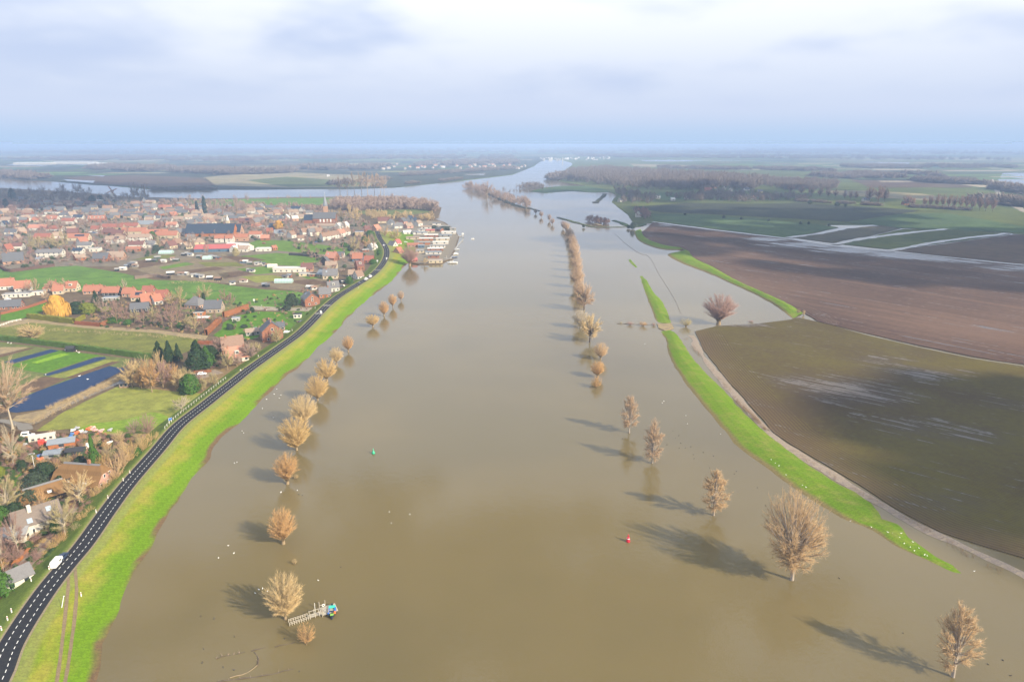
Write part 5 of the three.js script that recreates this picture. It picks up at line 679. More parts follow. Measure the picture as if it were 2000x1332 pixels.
houses('in the front village rows above the long pasture', 'front village rows', [
  [10, 492, 12, 9, 60, 3, 5, 'red', 'peach'], [30, 489, 18, 9, 12, 4.6, 3, 'maroon', 'white'], [18, 516, 34, 13, 30, 3, 7.5, 'slate', 'peach'], [94, 503, 46, 9, 8, 5, 3.2, 'grey', 'white', { chim: 3 }], [163, 486, 26, 9, 6, 4, 3, 'grey', 'white'], [149, 499, 18, 9, 6, 5, 2.4, 'navy', 'white'], [182, 492, 18, 8, 4, 4, 1, 'flat', 'white', { type: 'flat' }], [193, 511, 28, 10, 6, 3, 5, 'slate', 'brick'], [222, 508, 30, 10, 8, 3, 5, 'tan', 'peach'], [150, 509, 18, 9, 50, 2.6, 3, 'tan', 'orange'], [74, 511, 12, 6, 6, 2.6, 1.5, 'steel', 'white'], [287, 484, 26, 9, 5, 3.6, 3.6, 'grey', 'white'], [264, 486, 28, 9, 5, 4.6, 3.4, 'maroon', 'white'], [259, 491, 28, 6, 5, 2.4, 2.4, 'orange', 'orange'], [330, 486, 16, 10, 55, 3.4, 5, 'maroon', 'cream'], [342, 480, 14, 9, 55, 3, 4.5, 'brown', 'white'], [361, 486, 14, 9, 60, 2.8, 4, 'tan', 'cream'], [386, 478, 18, 10, 20, 3, 4.5, 'tan', 'cream', { type: 'hip' }], [318, 484, 14, 9, 70, 3, 4.6, 'brown', 'peach'], [370, 470, 14, 9, 20, 3, 4, 'grey', 'white'], [427, 474, 18, 9, 5, 5, 3.6, 'orange', 'white'], [446, 474, 14, 9, 5, 5, 3.6, 'orange', 'white'], [469, 471, 26, 9, 6, 4.6, 3.6, 'orange', 'peach'], [497, 465, 24, 9, 8, 4.6, 3.4, 'orange', 'white'], [516, 470, 16, 8, 8, 3, 3.6, 'pink', 'brick'], [470, 492, 24, 9, 5, 3, 3, 'tan', 'white'], [455, 493, 12, 9, 75, 3, 4, 'white', 'white'], [512, 491, 28, 10, 8, 3, 1, 'white', 'white', { type: 'flat' }], [533, 489, 9, 7, 40, 2.6, 2.4, 'orange', 'orange']]);
houses('between the church and the pasture', 'houses around the church', [
  [479, 437, 26, 10, 3, 3.4, 4.6, 'maroon', 'brick', { solar: 0.6 }], [492, 438, 9, 9, 75, 3.4, 4.6, 'brown', 'peach'], [541, 432, 30, 10, 3, 3.6, 4.4, 'slate', 'pink', { dorm: 3 }], [558, 430, 6, 9, 80, 4, 4.6, 'white', 'white'], [574, 432, 12, 9, 30, 4, 4, 'white', 'peach'], [499, 445, 18, 7, 5, 2.6, 2, 'orange', 'peach'], [514, 447, 18, 11, 3, 3.2, 1, 'steel', 'grey', { type: 'flat' }], [530, 447, 10, 9, 5, 3, 4, 'navy', 'blue'], [545, 461, 22, 9, 10, 3.4, 4, 'steel', 'white', { solar: 0.8 }], [567, 465, 12, 9, 60, 4, 4.4, 'brown', 'white'], [593, 461, 14, 9, 40, 5, 4.4, 'brown', 'white'], [607, 461, 14, 9, 40, 5, 4.4, 'grey', 'white'], [620, 460, 14, 9, 40, 5, 4.4, 'brown', 'cream'], [632, 470, 14, 9, 40, 5, 4.2, 'brown', 'white'], [643, 468, 13, 9, 40, 5, 4.2, 'brown', 'white'], [654, 466, 13, 9, 40, 5, 4.2, 'brown', 'white'], [664, 463, 13, 9, 40, 5, 4.2, 'pink', 'white'], [674, 460, 13, 9, 40, 5, 4.2, 'brown', 'white'], [640, 446, 44, 12, 2, 3.4, 2.6, 'tan', 'grey'], [660, 448, 13, 9, 70, 4.4, 4.2, 'white', 'white'], [672, 446, 13, 9, 70, 4.4, 4.2, 'white', 'white'], [608, 450, 18, 8, 20, 3, 2, 'tan', 'grey'], [585, 470, 12, 8, 20, 3, 3, 'brown', 'white'], [525, 456, 12, 8, 10, 3, 3.6, 'red', 'brick'], [700, 462, 16, 11, 10, 6, 1, 'navy', 'tan', { type: 'flat' }], [715, 452, 10, 9, 30, 3, 4, 'maroon', 'brick'], [733, 452, 14, 10, 60, 3.4, 5, 'pink', 'peach'], [748, 436, 22, 10, 12, 3.4, 5, 'maroon', 'cream'], [762, 440, 10, 9, 60, 3.4, 5, 'slate', 'white'], [776, 446, 18, 9, 30, 3.2, 4, 'grey', 'white'], [786, 438, 12, 10, 60, 4, 5, 'slate', 'pink'], [800, 434, 10, 9, 55, 4, 5.5, 'navy', 'white'], [808, 438, 10, 9, 55, 4, 5.5, 'navy', 'white'], [816, 442, 12, 9, 55, 4, 4, 'tan', 'white'], [797, 446, 14, 9, 40, 3, 4, 'tan', 'pink']]);
houses('along the dike road near the bend', 'houses near the road bend', [
  [726, 489, 14, 8, 55, 3.2, 4.2, 'white', 'white'], [713, 492, 12, 6, 10, 2.4, 1, 'flat', 'brick', { type: 'flat' }], [766, 485, 16, 8, -40, 3, 4.6, 'grey', 'white'], [775, 480, 10, 8, 50, 3, 4, 'crimson', 'white'], [777, 499, 14, 9, 60, 3.2, 5, 'orange', 'peach'], [697, 511, 20, 9, 3, 3, 5, 'orange', 'blue'], [719, 514, 18, 9, 3, 2.6, 4, 'red', 'brick'], [690, 502, 14, 8, 3, 2.6, 2.6, 'brown', 'brick'], [646, 510, 22, 10, -18, 3.2, 5.4, 'pink', 'brick', { sky: 1 }], [660, 504, 20, 9, 4, 2.8, 3, 'slate', 'white'], [633, 519, 10, 9, 75, 3, 5.2, 'slate', 'black'], [645, 528, 22, 10, 10, 4.6, 3.2, 'tan', 'cream'], [700, 528, 14, 9, 30, 4, 4.6, 'maroon', 'brick', { dorm: 1 }], [698, 546, 14, 9, 40, 2.8, 4.4, 'brown', 'white'], [685, 542, 12, 8, 8, 2.8, 3.6, 'tan', 'white'], [597, 531, 22, 10, 8, 2.8, 4.6, 'maroon', 'peach'], [643, 545, 28, 10, 8, 3, 5, 'grey', 'cream', { sky: 1 }], [628, 542, 16, 8, -30, 2.6, 3.6, 'steel', 'tan'], [594, 540, 22, 6, 6, 2.5, 1, 'flat', 'cream', { type: 'flat' }], [612, 541, 16, 6, 6, 2.6, 1, 'black', 'brick', { type: 'flat' }], [668, 554, 12, 7, 30, 2.4, 1, 'black', 'black', { type: 'flat' }]]);
houses('below the long pasture', 'orange-roofed row below the long pasture', [
  [8, 566, 24, 9, 24, 3.2, 5.4, 'orange', 'white'], [38, 570, 26, 9, 24, 3, 5.2, 'orange', 'white'], [95, 570, 28, 10, 14, 3, 5, 'orange', 'peach', { type: 'hip' }], [108, 575, 18, 9, 20, 2.8, 3.8, 'orange', 'cream'], [135, 570, 20, 9, 10, 3, 4.6, 'orange', 'cream', { dorm: 1 }], [178, 575, 34, 8, 4, 2.6, 4, 'orange', 'peach', { chim: 3 }], [214, 578, 32, 8, 2, 2.6, 4, 'orange', 'black', { chim: 2 }], [248, 580, 22, 8, 2, 2.6, 4, 'orange', 'peach', { chim: 2 }], [266, 588, 24, 9, 8, 2.8, 4.2, 'orange', 'cream', { solar: 1.2 }], [284, 596, 26, 9, 30, 3, 5, 'orange', 'peach'], [286, 578, 20, 8, 4, 2.8, 4.4, 'red', 'brick'], [312, 588, 24, 9, 6, 3, 4.6, 'red', 'brick', { chim: 2 }], [300, 596, 16, 8, 50, 3, 4.4, 'orange', 'white'], [28, 581, 46, 7, 14, 2.6, 1, 'flat', 'white', { type: 'flat', what: 'garage block' }], [66, 577, 26, 7, 16, 2.6, 1, 'flat', 'white', { type: 'flat', what: 'garage block' }], [12, 605, 40, 9, 16, 2.2, 4, 'slate', 'brick', { chim: 0, what: 'long barn' }], [268, 610, 32, 8, 20, 2.4, 3.6, 'slate', 'black', { chim: 0, what: 'shed' }], [212, 588, 26, 6, 10, 2.4, 1, 'steel', 'grey', { type: 'flat', chim: 0, what: 'shed' }], [378, 604, 34, 11, -20, 3, 5.4, 'grey', 'peach', { type: 'hip' }], [412, 612, 32, 11, 8, 3.2, 5, 'slate', 'stone', { dorm: 0 }], [386, 618, 18, 6, 10, 2.8, 1, 'black', 'orange', { type: 'flat', what: 'garden room' }], [392, 626, 26, 4, 4, 1.8, 1, 'white', 'brick', { type: 'flat', what: 'terrace wall' }]]);
houses('along the dike road beside the lawns', 'houses beside the lawns', [
  [602, 598, 30, 11, -58, 5, 4.4, 'grey', 'brick', { sky: 1, chim: 2 }], [632, 582, 22, 9, 14, 3, 4.6, 'grey', 'orange'], [648, 570, 22, 9, 20, 3.4, 4.4, 'grey', 'white', { dorm: 1 }], [524, 668, 30, 12, -62, 6.4, 5.2, 'slate', 'brick', { chim: 2 }], [545, 646, 14, 7, 20, 2.6, 2.4, 'slate', 'brick'], [448, 692, 40, 10, 26, 3.2, 6, 'brown', 'brick', { chim: 1 }], [456, 708, 40, 9, 30, 2.6, 5, 'pink', 'white', { dorm: 1, chim: 2 }], [579, 622, 14, 5, 10, 2.4, 1, 'black', 'white', { type: 'flat', what: 'shed' }], [458, 628, 14, 5, 16, 2, 1, 'steel', 'grey', { type: 'flat', what: 'shed' }], [490, 656, 26, 6, 24, 2.4, 1.6, 'tan', 'grey', { what: 'shed', chim: 0 }], [240, 758, 8, 3, 8, 2.2, 1.2, 'slate', 'peach', { what: 'pump house', chim: 0 }]]);
// harbour chalets
houses('in the harbour chalet park', 'harbour chalets', [
  [832, 447, 20, 7, 3, 2.5, 1.4, 'tan', 'white'], [866, 446, 20, 7, 3, 2.5, 1.2, 'flat', 'cream'], [852, 440, 16, 7, 4, 2.5, 1.2, 'grey', 'white'], [858, 452, 18, 6, -50, 2.6, 2.2, 'slate', 'brick'], [840, 454, 16, 6, 3, 2.5, 1.2, 'crimson', 'cream'], [876, 457, 28, 6, 4, 2.4, 0.9, 'white', 'white'], [824, 458, 20, 6, 3, 2.4, 1, 'steel', 'white'], [870, 463, 24, 6, 4, 2.4, 0.9, 'steel', 'grey'], [842, 463, 26, 6, 3, 2.4, 1, 'white', 'brick'], [810, 458, 12, 7, 30, 2.6, 2, 'grey', 'white'], [794, 458, 16, 7, 25, 2.6, 2.4, 'white', 'white'], [864, 470, 26, 6, 4, 2.4, 0.9, 'white', 'cream'], [832, 470, 26, 6, 3, 2.4, 1, 'white', 'orange'], [806, 468, 26, 6, 3, 2.4, 1, 'tan', 'cream'], [860, 477, 30, 6, 4, 2.4, 0.9, 'white', 'white'], [828, 478, 22, 6, 3, 2.4, 1, 'flat', 'orange'], [854, 484, 30, 6, 4, 2.4, 0.9, 'flat', 'white'], [806, 483, 22, 7, 4, 2.6, 1.8, 'orange', 'peach'], [850, 490, 30, 6, 4, 2.4, 0.9, 'white', 'brick'], [822, 484, 12, 6, 8, 2.4, 1, 'steel', 'blue'], [846, 497, 30, 6, 4, 2.4, 0.9, 'steel', 'white'], [820, 494, 14, 6, 4, 2.4, 1, 'flat', 'cream'], [850, 514, 26, 8, 3, 2.8, 1, 'tan', 'cream', { type: 'flat' }], [808, 512, 10, 5, 30, 2.2, 2, 'crimson', 'brick'], [846, 504, 22, 6, 4, 2.4, 0.9, 'grey', 'brick'], [822, 452, 14, 6, 3, 2.4, 1, 'flat', 'white'], [884, 450, 12, 6, 10, 2.4, 1, 'flat', 'grey']].map((h) => { h[9] = { chim: 0, gw: 0, what: 'chalet', ...(h[9] ?? {}) }; return h; }), 'chalet', 'chalet');
// large single buildings
const single = (spec, px, py, yaw, what, where, name = 'house', cat = 'house') => { const o = add(house(spec), name); put(o, px, py, yaw, spec.W); tag(o, what, where, cat); return o; };
single({ L: 60, W: 22, e: 4, r: 11, roof: 'navy', wall: 'orange', chim: 1 }, 407, 462, 4, 'long hall with a huge navy roof', 'above the crimson barn', 'village_hall', 'hall');
single({ L: 24, W: 18, e: 4, r: 9, roof: 'navy', wall: 'peach', chim: 1 }, 449, 459, 4, 'shorter navy-roofed hall', 'right of the long navy hall', 'village_hall', 'hall');
single({ L: 52, W: 22, e: 3.4, r: 3.4, roof: 'crimson', wall: 'blue', chim: 0 }, 424, 492, 10, 'wide low barn with a crimson roof', 'left of the white barns', 'barn', 'barn');
single({ L: 30, W: 14, e: 4, r: 4, roof: 'white', wall: 'white', chim: 0 }, 462, 490, -24, 'white barn', 'right of the crimson barn', 'barn', 'barn');
single({ L: 30, W: 9, e: 3.8, r: 1, roof: 'white', wall: 'white', type: 'flat', det: 1 }, 564, 532, 3, 'long white flat-roofed workshop', 'behind the allotments near the road', 'workshop', 'workshop');
{ // church with its needle spire
  const o = add(new THREE.Group(), 'church'); put(o, 628, 436, 6, 12);
  child(o, 'nave_wall', prism([[-8, -0.4], [8, -0.4], [8, 7], [0, 15], [-8, 7]], -13, 20), WALL.brick); child(o, 'nave_roof', prism([[-8.5, 6.8], [-8.5, 7.1], [0, 15.6], [8.5, 7.1], [8.5, 6.8], [0, 15.2]], -13.4, 20.4), ROOF.slate);
  child(o, 'choir_wall', prism([[-7, -0.4], [7, -0.4], [7, 5], [0, 12], [-7, 5]], -26, -13), WALL.brick); child(o, 'choir_roof', prism([[-7.4, 4.8], [-7.4, 5.1], [0, 12.5], [7.4, 5.1], [7.4, 4.8], [0, 12.1]], -26.3, -13.2), ROOF.navy);
  for (let i = 0; i < 4; i++) child(o, 'tall_window', unit, frameM, [-2 + i * 5, 4, 8.05], [2, 4.4, 0.1]);
  child(o, 'tower', unit, WALL.peach, [4, 12, -9], [6, 24, 6]); const sp = child(o, 'spire', new THREE.ConeGeometry(3.6, 19, 8), ROOF.steel, [4, 33.5, -9]); child(sp, 'weather_vane', unit, frameM, [0, 10, 0], [0.2, 2, 0.2]);
  tag(o, 'brick church with slate roof and needle spire', 'at the back of the village', 'church');
}
{ // smaller spire turret left of it
  const o = add(new THREE.Group(), 'chapel_turret'); put(o, 445, 452, 0, 4); child(o, 'tower', unit, WALL.cream, [0, 7, 0], [4, 14, 4]); child(o, 'spire', new THREE.ConeGeometry(2.6, 9, 8), ROOF.white, [0, 18.5, 0]);
  tag(o, 'small pale turret with pointed cap', 'above the navy-roofed halls', 'turret');
}
{ // windmill at the back of the village
  const o = add(new THREE.Group(), 'windmill'); put(o, 218, 385, 20, 6);
  child(o, 'tower', new THREE.CylinderGeometry(3, 4.6, 13, 10), WALL.white, [0, 6.5, 0]); child(o, 'cap', new THREE.SphereGeometry(3.3, 12, 8).scale(1, 0.8, 1.15), ROOF.slate, [0, 13.4, 0]);
  for (let k = 0; k < 4; k++) { const s = child(o, 'sail', box(1.9, 11, 0.2, 0.6, 6, 0), WALL.brick, [0, 13.5, 4.2]); s.rotation.z = k * Math.PI / 2 + 0.5; child(s, 'sail_spar', box(0.3, 12, 0.3, -0.4, 6, 0.3), frameM); }
  tag(o, 'small windmill with four sails', 'at the back of the village by the water', 'windmill');
}
// greenhouses
const glassM = std([0.35, 0.5, 0.47], 0.25), poleM = std([0.6, 0.6, 0.58], 0.5);
for (const [x, y, len, W, yaw, what] of [[320, 496, 24, 9, 8, 'teal greenhouse left of the crimson barn'], [402, 507, 16, 6, 6, 'small teal greenhouse among the allotments'], [552, 553, 34, 5, 2, 'long pale teal greenhouse near the paddock'], [530, 523, 18, 5, 8, 'white polytunnel beside the allotment sheds']]) {
  const o = add(new THREE.Group(), 'greenhouse'); put(o, x, y, yaw, W); const Lm = len * mpp(y);
  child(o, 'glass_shell', prism([[-W / 2, 0], [W / 2, 0], [W / 2, 1.8], [0, 3.4], [-W / 2, 1.8]], -Lm / 2, Lm / 2), what.startsWith('white') ? WALL.white : glassM);
  for (let i = 0; i <= 6; i++) { const s = -Lm / 2 + Lm * i / 6; child(o, 'rib', prism([[-W / 2 - 0.06, 0], [-W / 2 - 0.06, 1.84], [0, 3.5], [W / 2 + 0.06, 1.84], [W / 2 + 0.06, 0], [W / 2 + 0.02, 0], [W / 2 + 0.02, 1.82], [0, 3.44], [-W / 2 - 0.02, 1.82], [-W / 2 - 0.02, 0]], s - 0.08, s + 0.08), poleM); }
  tag(o, what, 'in the polder', 'greenhouse');
}
// allotment sheds
{ const r = rng(31), cols = ['white', 'grey', 'black', 'blue', 'white', 'brick', 'green'], rf = ['white', 'steel', 'slate', 'brown', 'flat'];
  for (const [x, y] of [[238, 528], [226, 530], [253, 519], [259, 517], [305, 506], [318, 513], [335, 508], [342, 511], [357, 500], [362, 498], [370, 500], [388, 504], [395, 506], [410, 504], [418, 505], [425, 507], [472, 514], [478, 514], [486, 517], [500, 518], [505, 517], [514, 519], [522, 521], [331, 537], [352, 538], [362, 538], [377, 541], [385, 542], [392, 543], [408, 546], [424, 548], [452, 556], [474, 552], [484, 531], [491, 532], [515, 560], [521, 561], [556, 544], [564, 542], [288, 512], [245, 523], [262, 522], [300, 512], [605, 565], [612, 566]]) {
    const w = wall(r), L0 = 3 + 3.5 * r(), o = add(house({ L: L0, W: 2.6 + 1.2 * r(), e: 2, r: 0.9, roof: rf[Math.floor(r() * 5)], wall: w, chim: 0, gw: 0, det: 0 }), 'garden_shed'); put(o, x, y, r() * 60 - 20, 3); tag(o, `small ${w} garden shed`, 'on the allotments', 'shed', 'sheds on the allotments'); }
  function wall(q) { return cols[Math.floor(q() * cols.length)]; }
}
// near houses
{ // long thatched farmhouse with a half-hipped pink gable and a low barn wing
  const o = add(new THREE.Group(), 'thatched_farmhouse'); const c = P(150, 958, LAND); o.position.set(c.x, LAND, c.z - 5); o.rotation.y = -8 * R; o.scale.setScalar(0.92);
  child(o, 'wall', prism([[-5.6, -0.3], [5.6, -0.3], [5.6, 2.3], [2.2, 5.9], [-2.2, 5.9], [-5.6, 2.3]], -9.5, 9.5), WALL.pink);
  const g = new G(), A = (x, y, z) => new V3(x, y, z), U = (v) => [v.x, v.y + v.z], tq = (...a) => a.length === 4 ? g.quad(...a, ...a.map(U)) : g.tri(...a, ...a.map((v) => [v.z, v.y]));
  tq(A(-10, 2.1, 6.3), A(10, 2.1, 6.3), A(10, 5.8, 2.9), A(-10, 5.8, 2.9)); tq(A(-10, 5.8, 2.9), A(10, 5.8, 2.9), A(7.4, 8.6, 0), A(-7.4, 8.6, 0));
  tq(A(10, 2.1, -6.3), A(-10, 2.1, -6.3), A(-10, 5.8, -2.9), A(10, 5.8, -2.9)); tq(A(10, 5.8, -2.9), A(-10, 5.8, -2.9), A(-7.4, 8.6, 0), A(7.4, 8.6, 0));
  tq(A(10, 5.8, 2.9), A(10, 5.8, -2.9), A(7.4, 8.6, 0)); tq(A(-10, 5.8, -2.9), A(-10, 5.8, 2.9), A(-7.4, 8.6, 0)); tq(A(-10, 2.1, -6.3), A(-10, 2.1, 6.3), A(-10, 5.8, 2.9), A(-10, 5.8, -2.9));
  const roof = child(o, 'thatched_roof', g.build(), ROOF.thatch); child(roof, 'ridge_cap', prism([[-0.6, 8.2], [0, 8.75], [0.6, 8.2]], -7.6, 7.6), ROOF.grey); child(roof, 'chimney', unit, chimM, [3, 9.3, 0], [0.9, 1.8, 0.9]);
  for (const x of [-1.5, 5.6]) { const d = child(roof, 'eyebrow_dormer', new THREE.SphereGeometry(1.5, 12, 8, 0, 6.3, 0, 1.6).scale(1.3, 0.8, 1.5), ROOF.thatch, [x, 3.6, 4.9]); child(d, 'dormer_window', unit, frameM, [0, 0.35, 1.5], [1.6, 0.7, 1.2]); }
  for (const z of [-3.4, 0, 3.4]) { const w = child(o, 'window', unit, frameM, [9.55, 1.6, z], [0.12, 1.7, 1.3]); child(w, 'pane', unit, paneM, [0.4, 0, 0], [0.6, 0.8, 0.8]); }
  for (const z of [-1.3, 1.3]) { const w = child(o, 'window', unit, frameM, [9.55, 4.6, z], [0.12, 1.4, 1]); child(w, 'pane', unit, paneM, [0.4, 0, 0], [0.6, 0.8, 0.8]); }
  for (let i = 0; i < 5; i++) { const w = child(o, 'window', unit, frameM, [-7 + i * 3.4, 1.3, 5.65], [1.1, 1.4, 0.12]); child(w, 'pane', unit, paneM, [0, 0, 0.4], [0.8, 0.8, 0.6]); } child(o, 'door', unit, doorM, [8.6, 1.1, 5.65], [1.1, 2.2, 0.1]);
  tag(o, 'long thatched farmhouse with a pink gable', 'below the dike road', 'farmhouse');
  const b = add(new THREE.Group(), 'thatched_barn'), bc = P(72, 985, LAND); b.position.set(bc.x, LAND, bc.z - 4); b.rotation.y = 46 * R;
  child(b, 'wall', prism([[-3.6, -0.3], [3.6, -0.3], [3.6, 1.8], [0, 4.6], [-3.6, 1.8]], -8, 8), WALL.black); const br = child(b, 'thatched_roof', hipGeo(16, 7.2, 1.8, 3.6, 0.5, 0.3), ROOF.thatch); child(br, 'ridge_cap', prism([[-0.5, 5.1], [0, 5.6], [0.5, 5.1]], -5.8, 5.8), ROOF.grey);
  const ey = child(br, 'eyebrow_dormer', new THREE.SphereGeometry(1.1, 12, 8, 0, 6.3, 0, 1.6).scale(1.3, 0.8, 1.4), ROOF.thatch, [1, 3.2, 2.2]); child(ey, 'dormer_window', unit, frameM, [0, 0.3, 1.15], [1.3, 0.7, 0.8]); child(b, 'door', unit, doorM, [-3, 1, 3.64], [2.2, 2, 0.1]);
  tag(b, 'low thatched barn with a round dormer', 'left of the pink-gabled farmhouse', 'barn');
}
{ // white house with a white chimney
  const o = add(new THREE.Group(), 'white_house'), c = P(58, 1046, LAND); o.position.set(c.x, LAND, c.z - 4); o.rotation.y = 44 * R;
  child(o, 'wall', prism([[-4.2, -0.3], [4.2, -0.3], [4.2, 3.9], [0, 7.6], [-4.2, 3.9]], -6.2, 6.2), WALL.white); const roof = child(o, 'roof', prism([[-4.5, 3.75], [-4.5, 4], [0, 8], [4.5, 4], [4.5, 3.75], [0, 7.75]], -6.4, 6.4), roofM([0.17, 0.135, 0.11]));
  child(roof, 'chimney', unit, WALL.white, [-1.6, 7.4, 0.8], [1, 3, 1.2]);
  for (const [x, z] of [[3.2, 1.8], [-2.2, 3.4]]) { const q = child(roof, 'skylight', unit, skyM, [x, 8 - z * 0.889 + 0.06, z], [1.4, 0.12, 1.6]); q.rotation.x = Math.atan2(4, 4.5); }
  for (let i = 0; i < 4; i++) { const w = child(o, 'window', unit, frameM, [-4.4 + i * 2.6, 1.7, 4.24], [0.8, 1.9, 0.12]); child(w, 'pane', unit, paneM, [0, 0, 0.4], [0.7, 0.85, 0.6]); } child(o, 'door', unit, std([0.04, 0.1, 0.18], 0.5), [5, 1.5, 4.26], [1.5, 2.8, 0.12]);
  for (const z of [-2.4, 1.2, 2.8]) { const w = child(o, 'window', unit, frameM, [-6.25, 1.5, z], [0.12, 1.5, 0.8]); child(w, 'pane', unit, paneM, [-0.4, 0, 0], [0.6, 0.85, 0.7]); }
  tag(o, 'white house with brown roof and white chimney', 'beside the road in the near gardens', 'house');
  const a = add(house({ L: 7, W: 5, e: 2.6, r: 1.4, roof: 'flat', wall: 'white', chim: 0, det: 2 }), 'garden_house'); put(a, 22, 1062, 10, 5); tag(a, 'low white outbuilding', 'left of the white house with the chimney', 'outbuilding');
  const s = add(house({ L: 7, W: 4.6, e: 2.4, r: 2.4, roof: 'grey', wall: 'white', chim: 0, det: 2 }), 'garden_house'); put(s, 20, 1152, 56, 4.6); tag(s, 'small white shed with grey roof', 'beside the bright green conifer at the left edge', 'shed');
}
// hedges
function hedge(name, line, wide, high, mat, what, where, h = LAND) {
  const st = along(line, h, 1), r = rng(line[0][0] + 3), g = new G(), o = new THREE.Group();
  const core = new G(); for (let i = 0; i < st.length - 1; i++) { const a = st[i], b = st[i + 1], q = (t, x, y) => { const k = vn(t.p.x * 0.45 + x, t.p.z * 0.45 + y); return t.p.clone().addScaledVector(t.r, x * (0.75 + 0.45 * k)).setY(h + (y > 0 ? y * (0.8 + 0.32 * vn(t.p.x * 0.6, t.p.z * 0.6)) : y)); }, w = wide / 2 * 0.92; core.quad(q(a, -w, -0.2), q(b, -w, -0.2), q(b, -w, high), q(a, -w, high)); core.quad(q(b, w, -0.2), q(a, w, -0.2), q(a, w, high), q(b, w, high)); core.quad(q(a, -w, high), q(b, -w, high), q(b, w, high), q(a, w, high)); }
  for (let i = 0; i < st.length - 1; i++) for (let k = 0; k < 40; k++) {
    const s = st[i].p.clone().lerp(st[i + 1].p, r()), top = r() < wide / (wide + 2 * high), side = r() < 0.5 ? -1 : 1, x = top ? (r() - 0.5) * wide : side * wide / 2 * (0.9 + 0.25 * r()), y = top ? high * (0.96 + 0.12 * r()) : r() * high, c = s.addScaledVector(st[i].r, x).setY(h + y), d = () => new V3(r() - 0.5, r() - 0.5, r() - 0.5).multiplyScalar(0.55);
    g.tri(c.clone().add(d()), c.clone().add(d()), c.clone().add(d()));
  }
  const c = st[Math.floor(st.length / 2)].p.clone().setY(h), mk = (n, geo) => { geo.translate(-c.x, -c.y, -c.z); child(o, n, geo, mat); }; mk('hedge_body', core.build()); mk('leaves', g.build()); o.position.copy(c); add(o, name); tag(o, what, where, 'hedge');
}
hedge('clipped_hedge', [[-60, 656], [0, 664], [100, 676], [200, 689], [290, 701], [330, 703]], 1.8, 3.2, bark([0.085, 0.14, 0.03]), 'long dark green hedge', 'between the horse field and the nursery beds');
hedge('clipped_hedge', [[54, 622], [100, 627], [144, 632]], 2.2, 3.6, bark([0.17, 0.17, 0.03]), 'tall clipped yellow-green hedge', 'in front of the golden weeping willow');
hedge('clipped_hedge', [[144, 632], [164, 622]], 2, 2.6, bark([0.2, 0.19, 0.03]), 'short clipped olive hedge', 'turning back from the tall yellow-green hedge');
hedge('beech_hedge', [[146, 634], [172, 636], [194, 638]], 1.2, 2.4, bark([0.25, 0.095, 0.05]), 'low russet beech hedge', 'right of the tall yellow-green hedge');
hedge('beech_hedge', [[194, 638], [214, 630]], 1.2, 2.4, bark([0.26, 0.11, 0.055]), 'short russet beech hedge', 'turning back before the garden trees');
hedge('beech_hedge', [[0, 615], [50, 603], [90, 590]], 1, 1.8, bark([0.28, 0.11, 0.06]), 'long russet beech hedge', 'in front of the long slate barn');
hedge('beech_hedge', [[402, 655], [418, 640], [430, 628]], 1.8, 3.6, bark([0.27, 0.115, 0.055]), 'tall russet beech hedge', 'left of the upper lawn');
hedge('beech_hedge', [[436, 620], [460, 612], [484, 603]], 1.8, 3.6, bark([0.27, 0.115, 0.055]), 'long russet beech hedge', 'behind the upper lawn');
hedge('beech_hedge', [[385, 672], [415, 672]], 1.4, 1.8, bark([0.27, 0.1, 0.05]), 'low russet hedge', 'beside the big conifers');
hedge('beech_hedge', [[378, 729], [412, 727]], 1, 1.2, bark([0.26, 0.11, 0.055]), 'low orange hedge', 'behind the parked white car');
hedge('beech_hedge', [[24, 1108], [38, 1094], [58, 1076]], 1, 1, bark([0.36, 0.15, 0.06]), 'low orange hedge', 'in front of the white house');
hedge('dark_hedge', [[0, 523], [20, 531], [60, 526], [105, 520]], 2, 2.6, bark([0.12, 0.075, 0.06]), 'low dark brown hedge', 'at the far left of the long pasture');
hedge('dark_hedge', [[565, 498], [590, 500], [620, 503]], 3, 2.4, bark([0.07, 0.065, 0.06]), 'dark hedge', 'across the small pasture above the white workshop');
hedge('dark_hedge', [[592, 494], [618, 497]], 2, 1.6, bark([0.05, 0.06, 0.04]), 'short dark hedge', 'just behind the pasture hedge');
hedge('dark_hedge', [[262, 545], [300, 541], [330, 545]], 3, 2.6, bark([0.2, 0.15, 0.12]), 'brown thicket hedge', 'along the back of the long pasture');

{ // more small houses wherever the village rows leave room
  const r = rng(404), built = scene.children.filter((o) => /^(house|village_hall|barn|church|workshop|chalet|greenhouse)/.test(o.name)).map((o) => o.position), list = [], roofs = ['slate', 'grey', 'brown', 'slate', 'tan', 'grey', 'tan'], walls = ['white', 'cream', 'brick', 'tan', 'white', 'peach', 'brick'];
  const strip = [[[-40, 396], [200, 398], [420, 404], [560, 408], [620, 420], [560, 440], [440, 440], [200, 430], [-40, 440]], [[-40, 440], [200, 430], [440, 440], [600, 440], [600, 458], [440, 464], [330, 480], [240, 500], [120, 505], [-40, 520]]];
  for (const poly of strip) for (const p of spots(poly, 700, 405, LAND)) {
    if (list.length > 95 || built.some((q) => Math.hypot(q.x - p.x, q.z - p.z) < 14.5)) continue; built.push(p);
    const roof = roofs[Math.floor(r() * roofs.length)], wall = walls[Math.floor(r() * walls.length)], o = house({ L: 9 + 7 * r(), W: 7 + 2 * r(), e: 2.8 + 2 * r(), r: 3.2 + 1.6 * r(), roof, wall, chim: 1 }); o.position.copy(p); o.rotation.y = (r() < 0.7 ? 4 + 10 * r() : 70 + 10 * r()) * R; list.push(o);
  }
  massOf('village_houses', list, 'crowd of small houses filling the gaps between the village rows', 'houses');
}
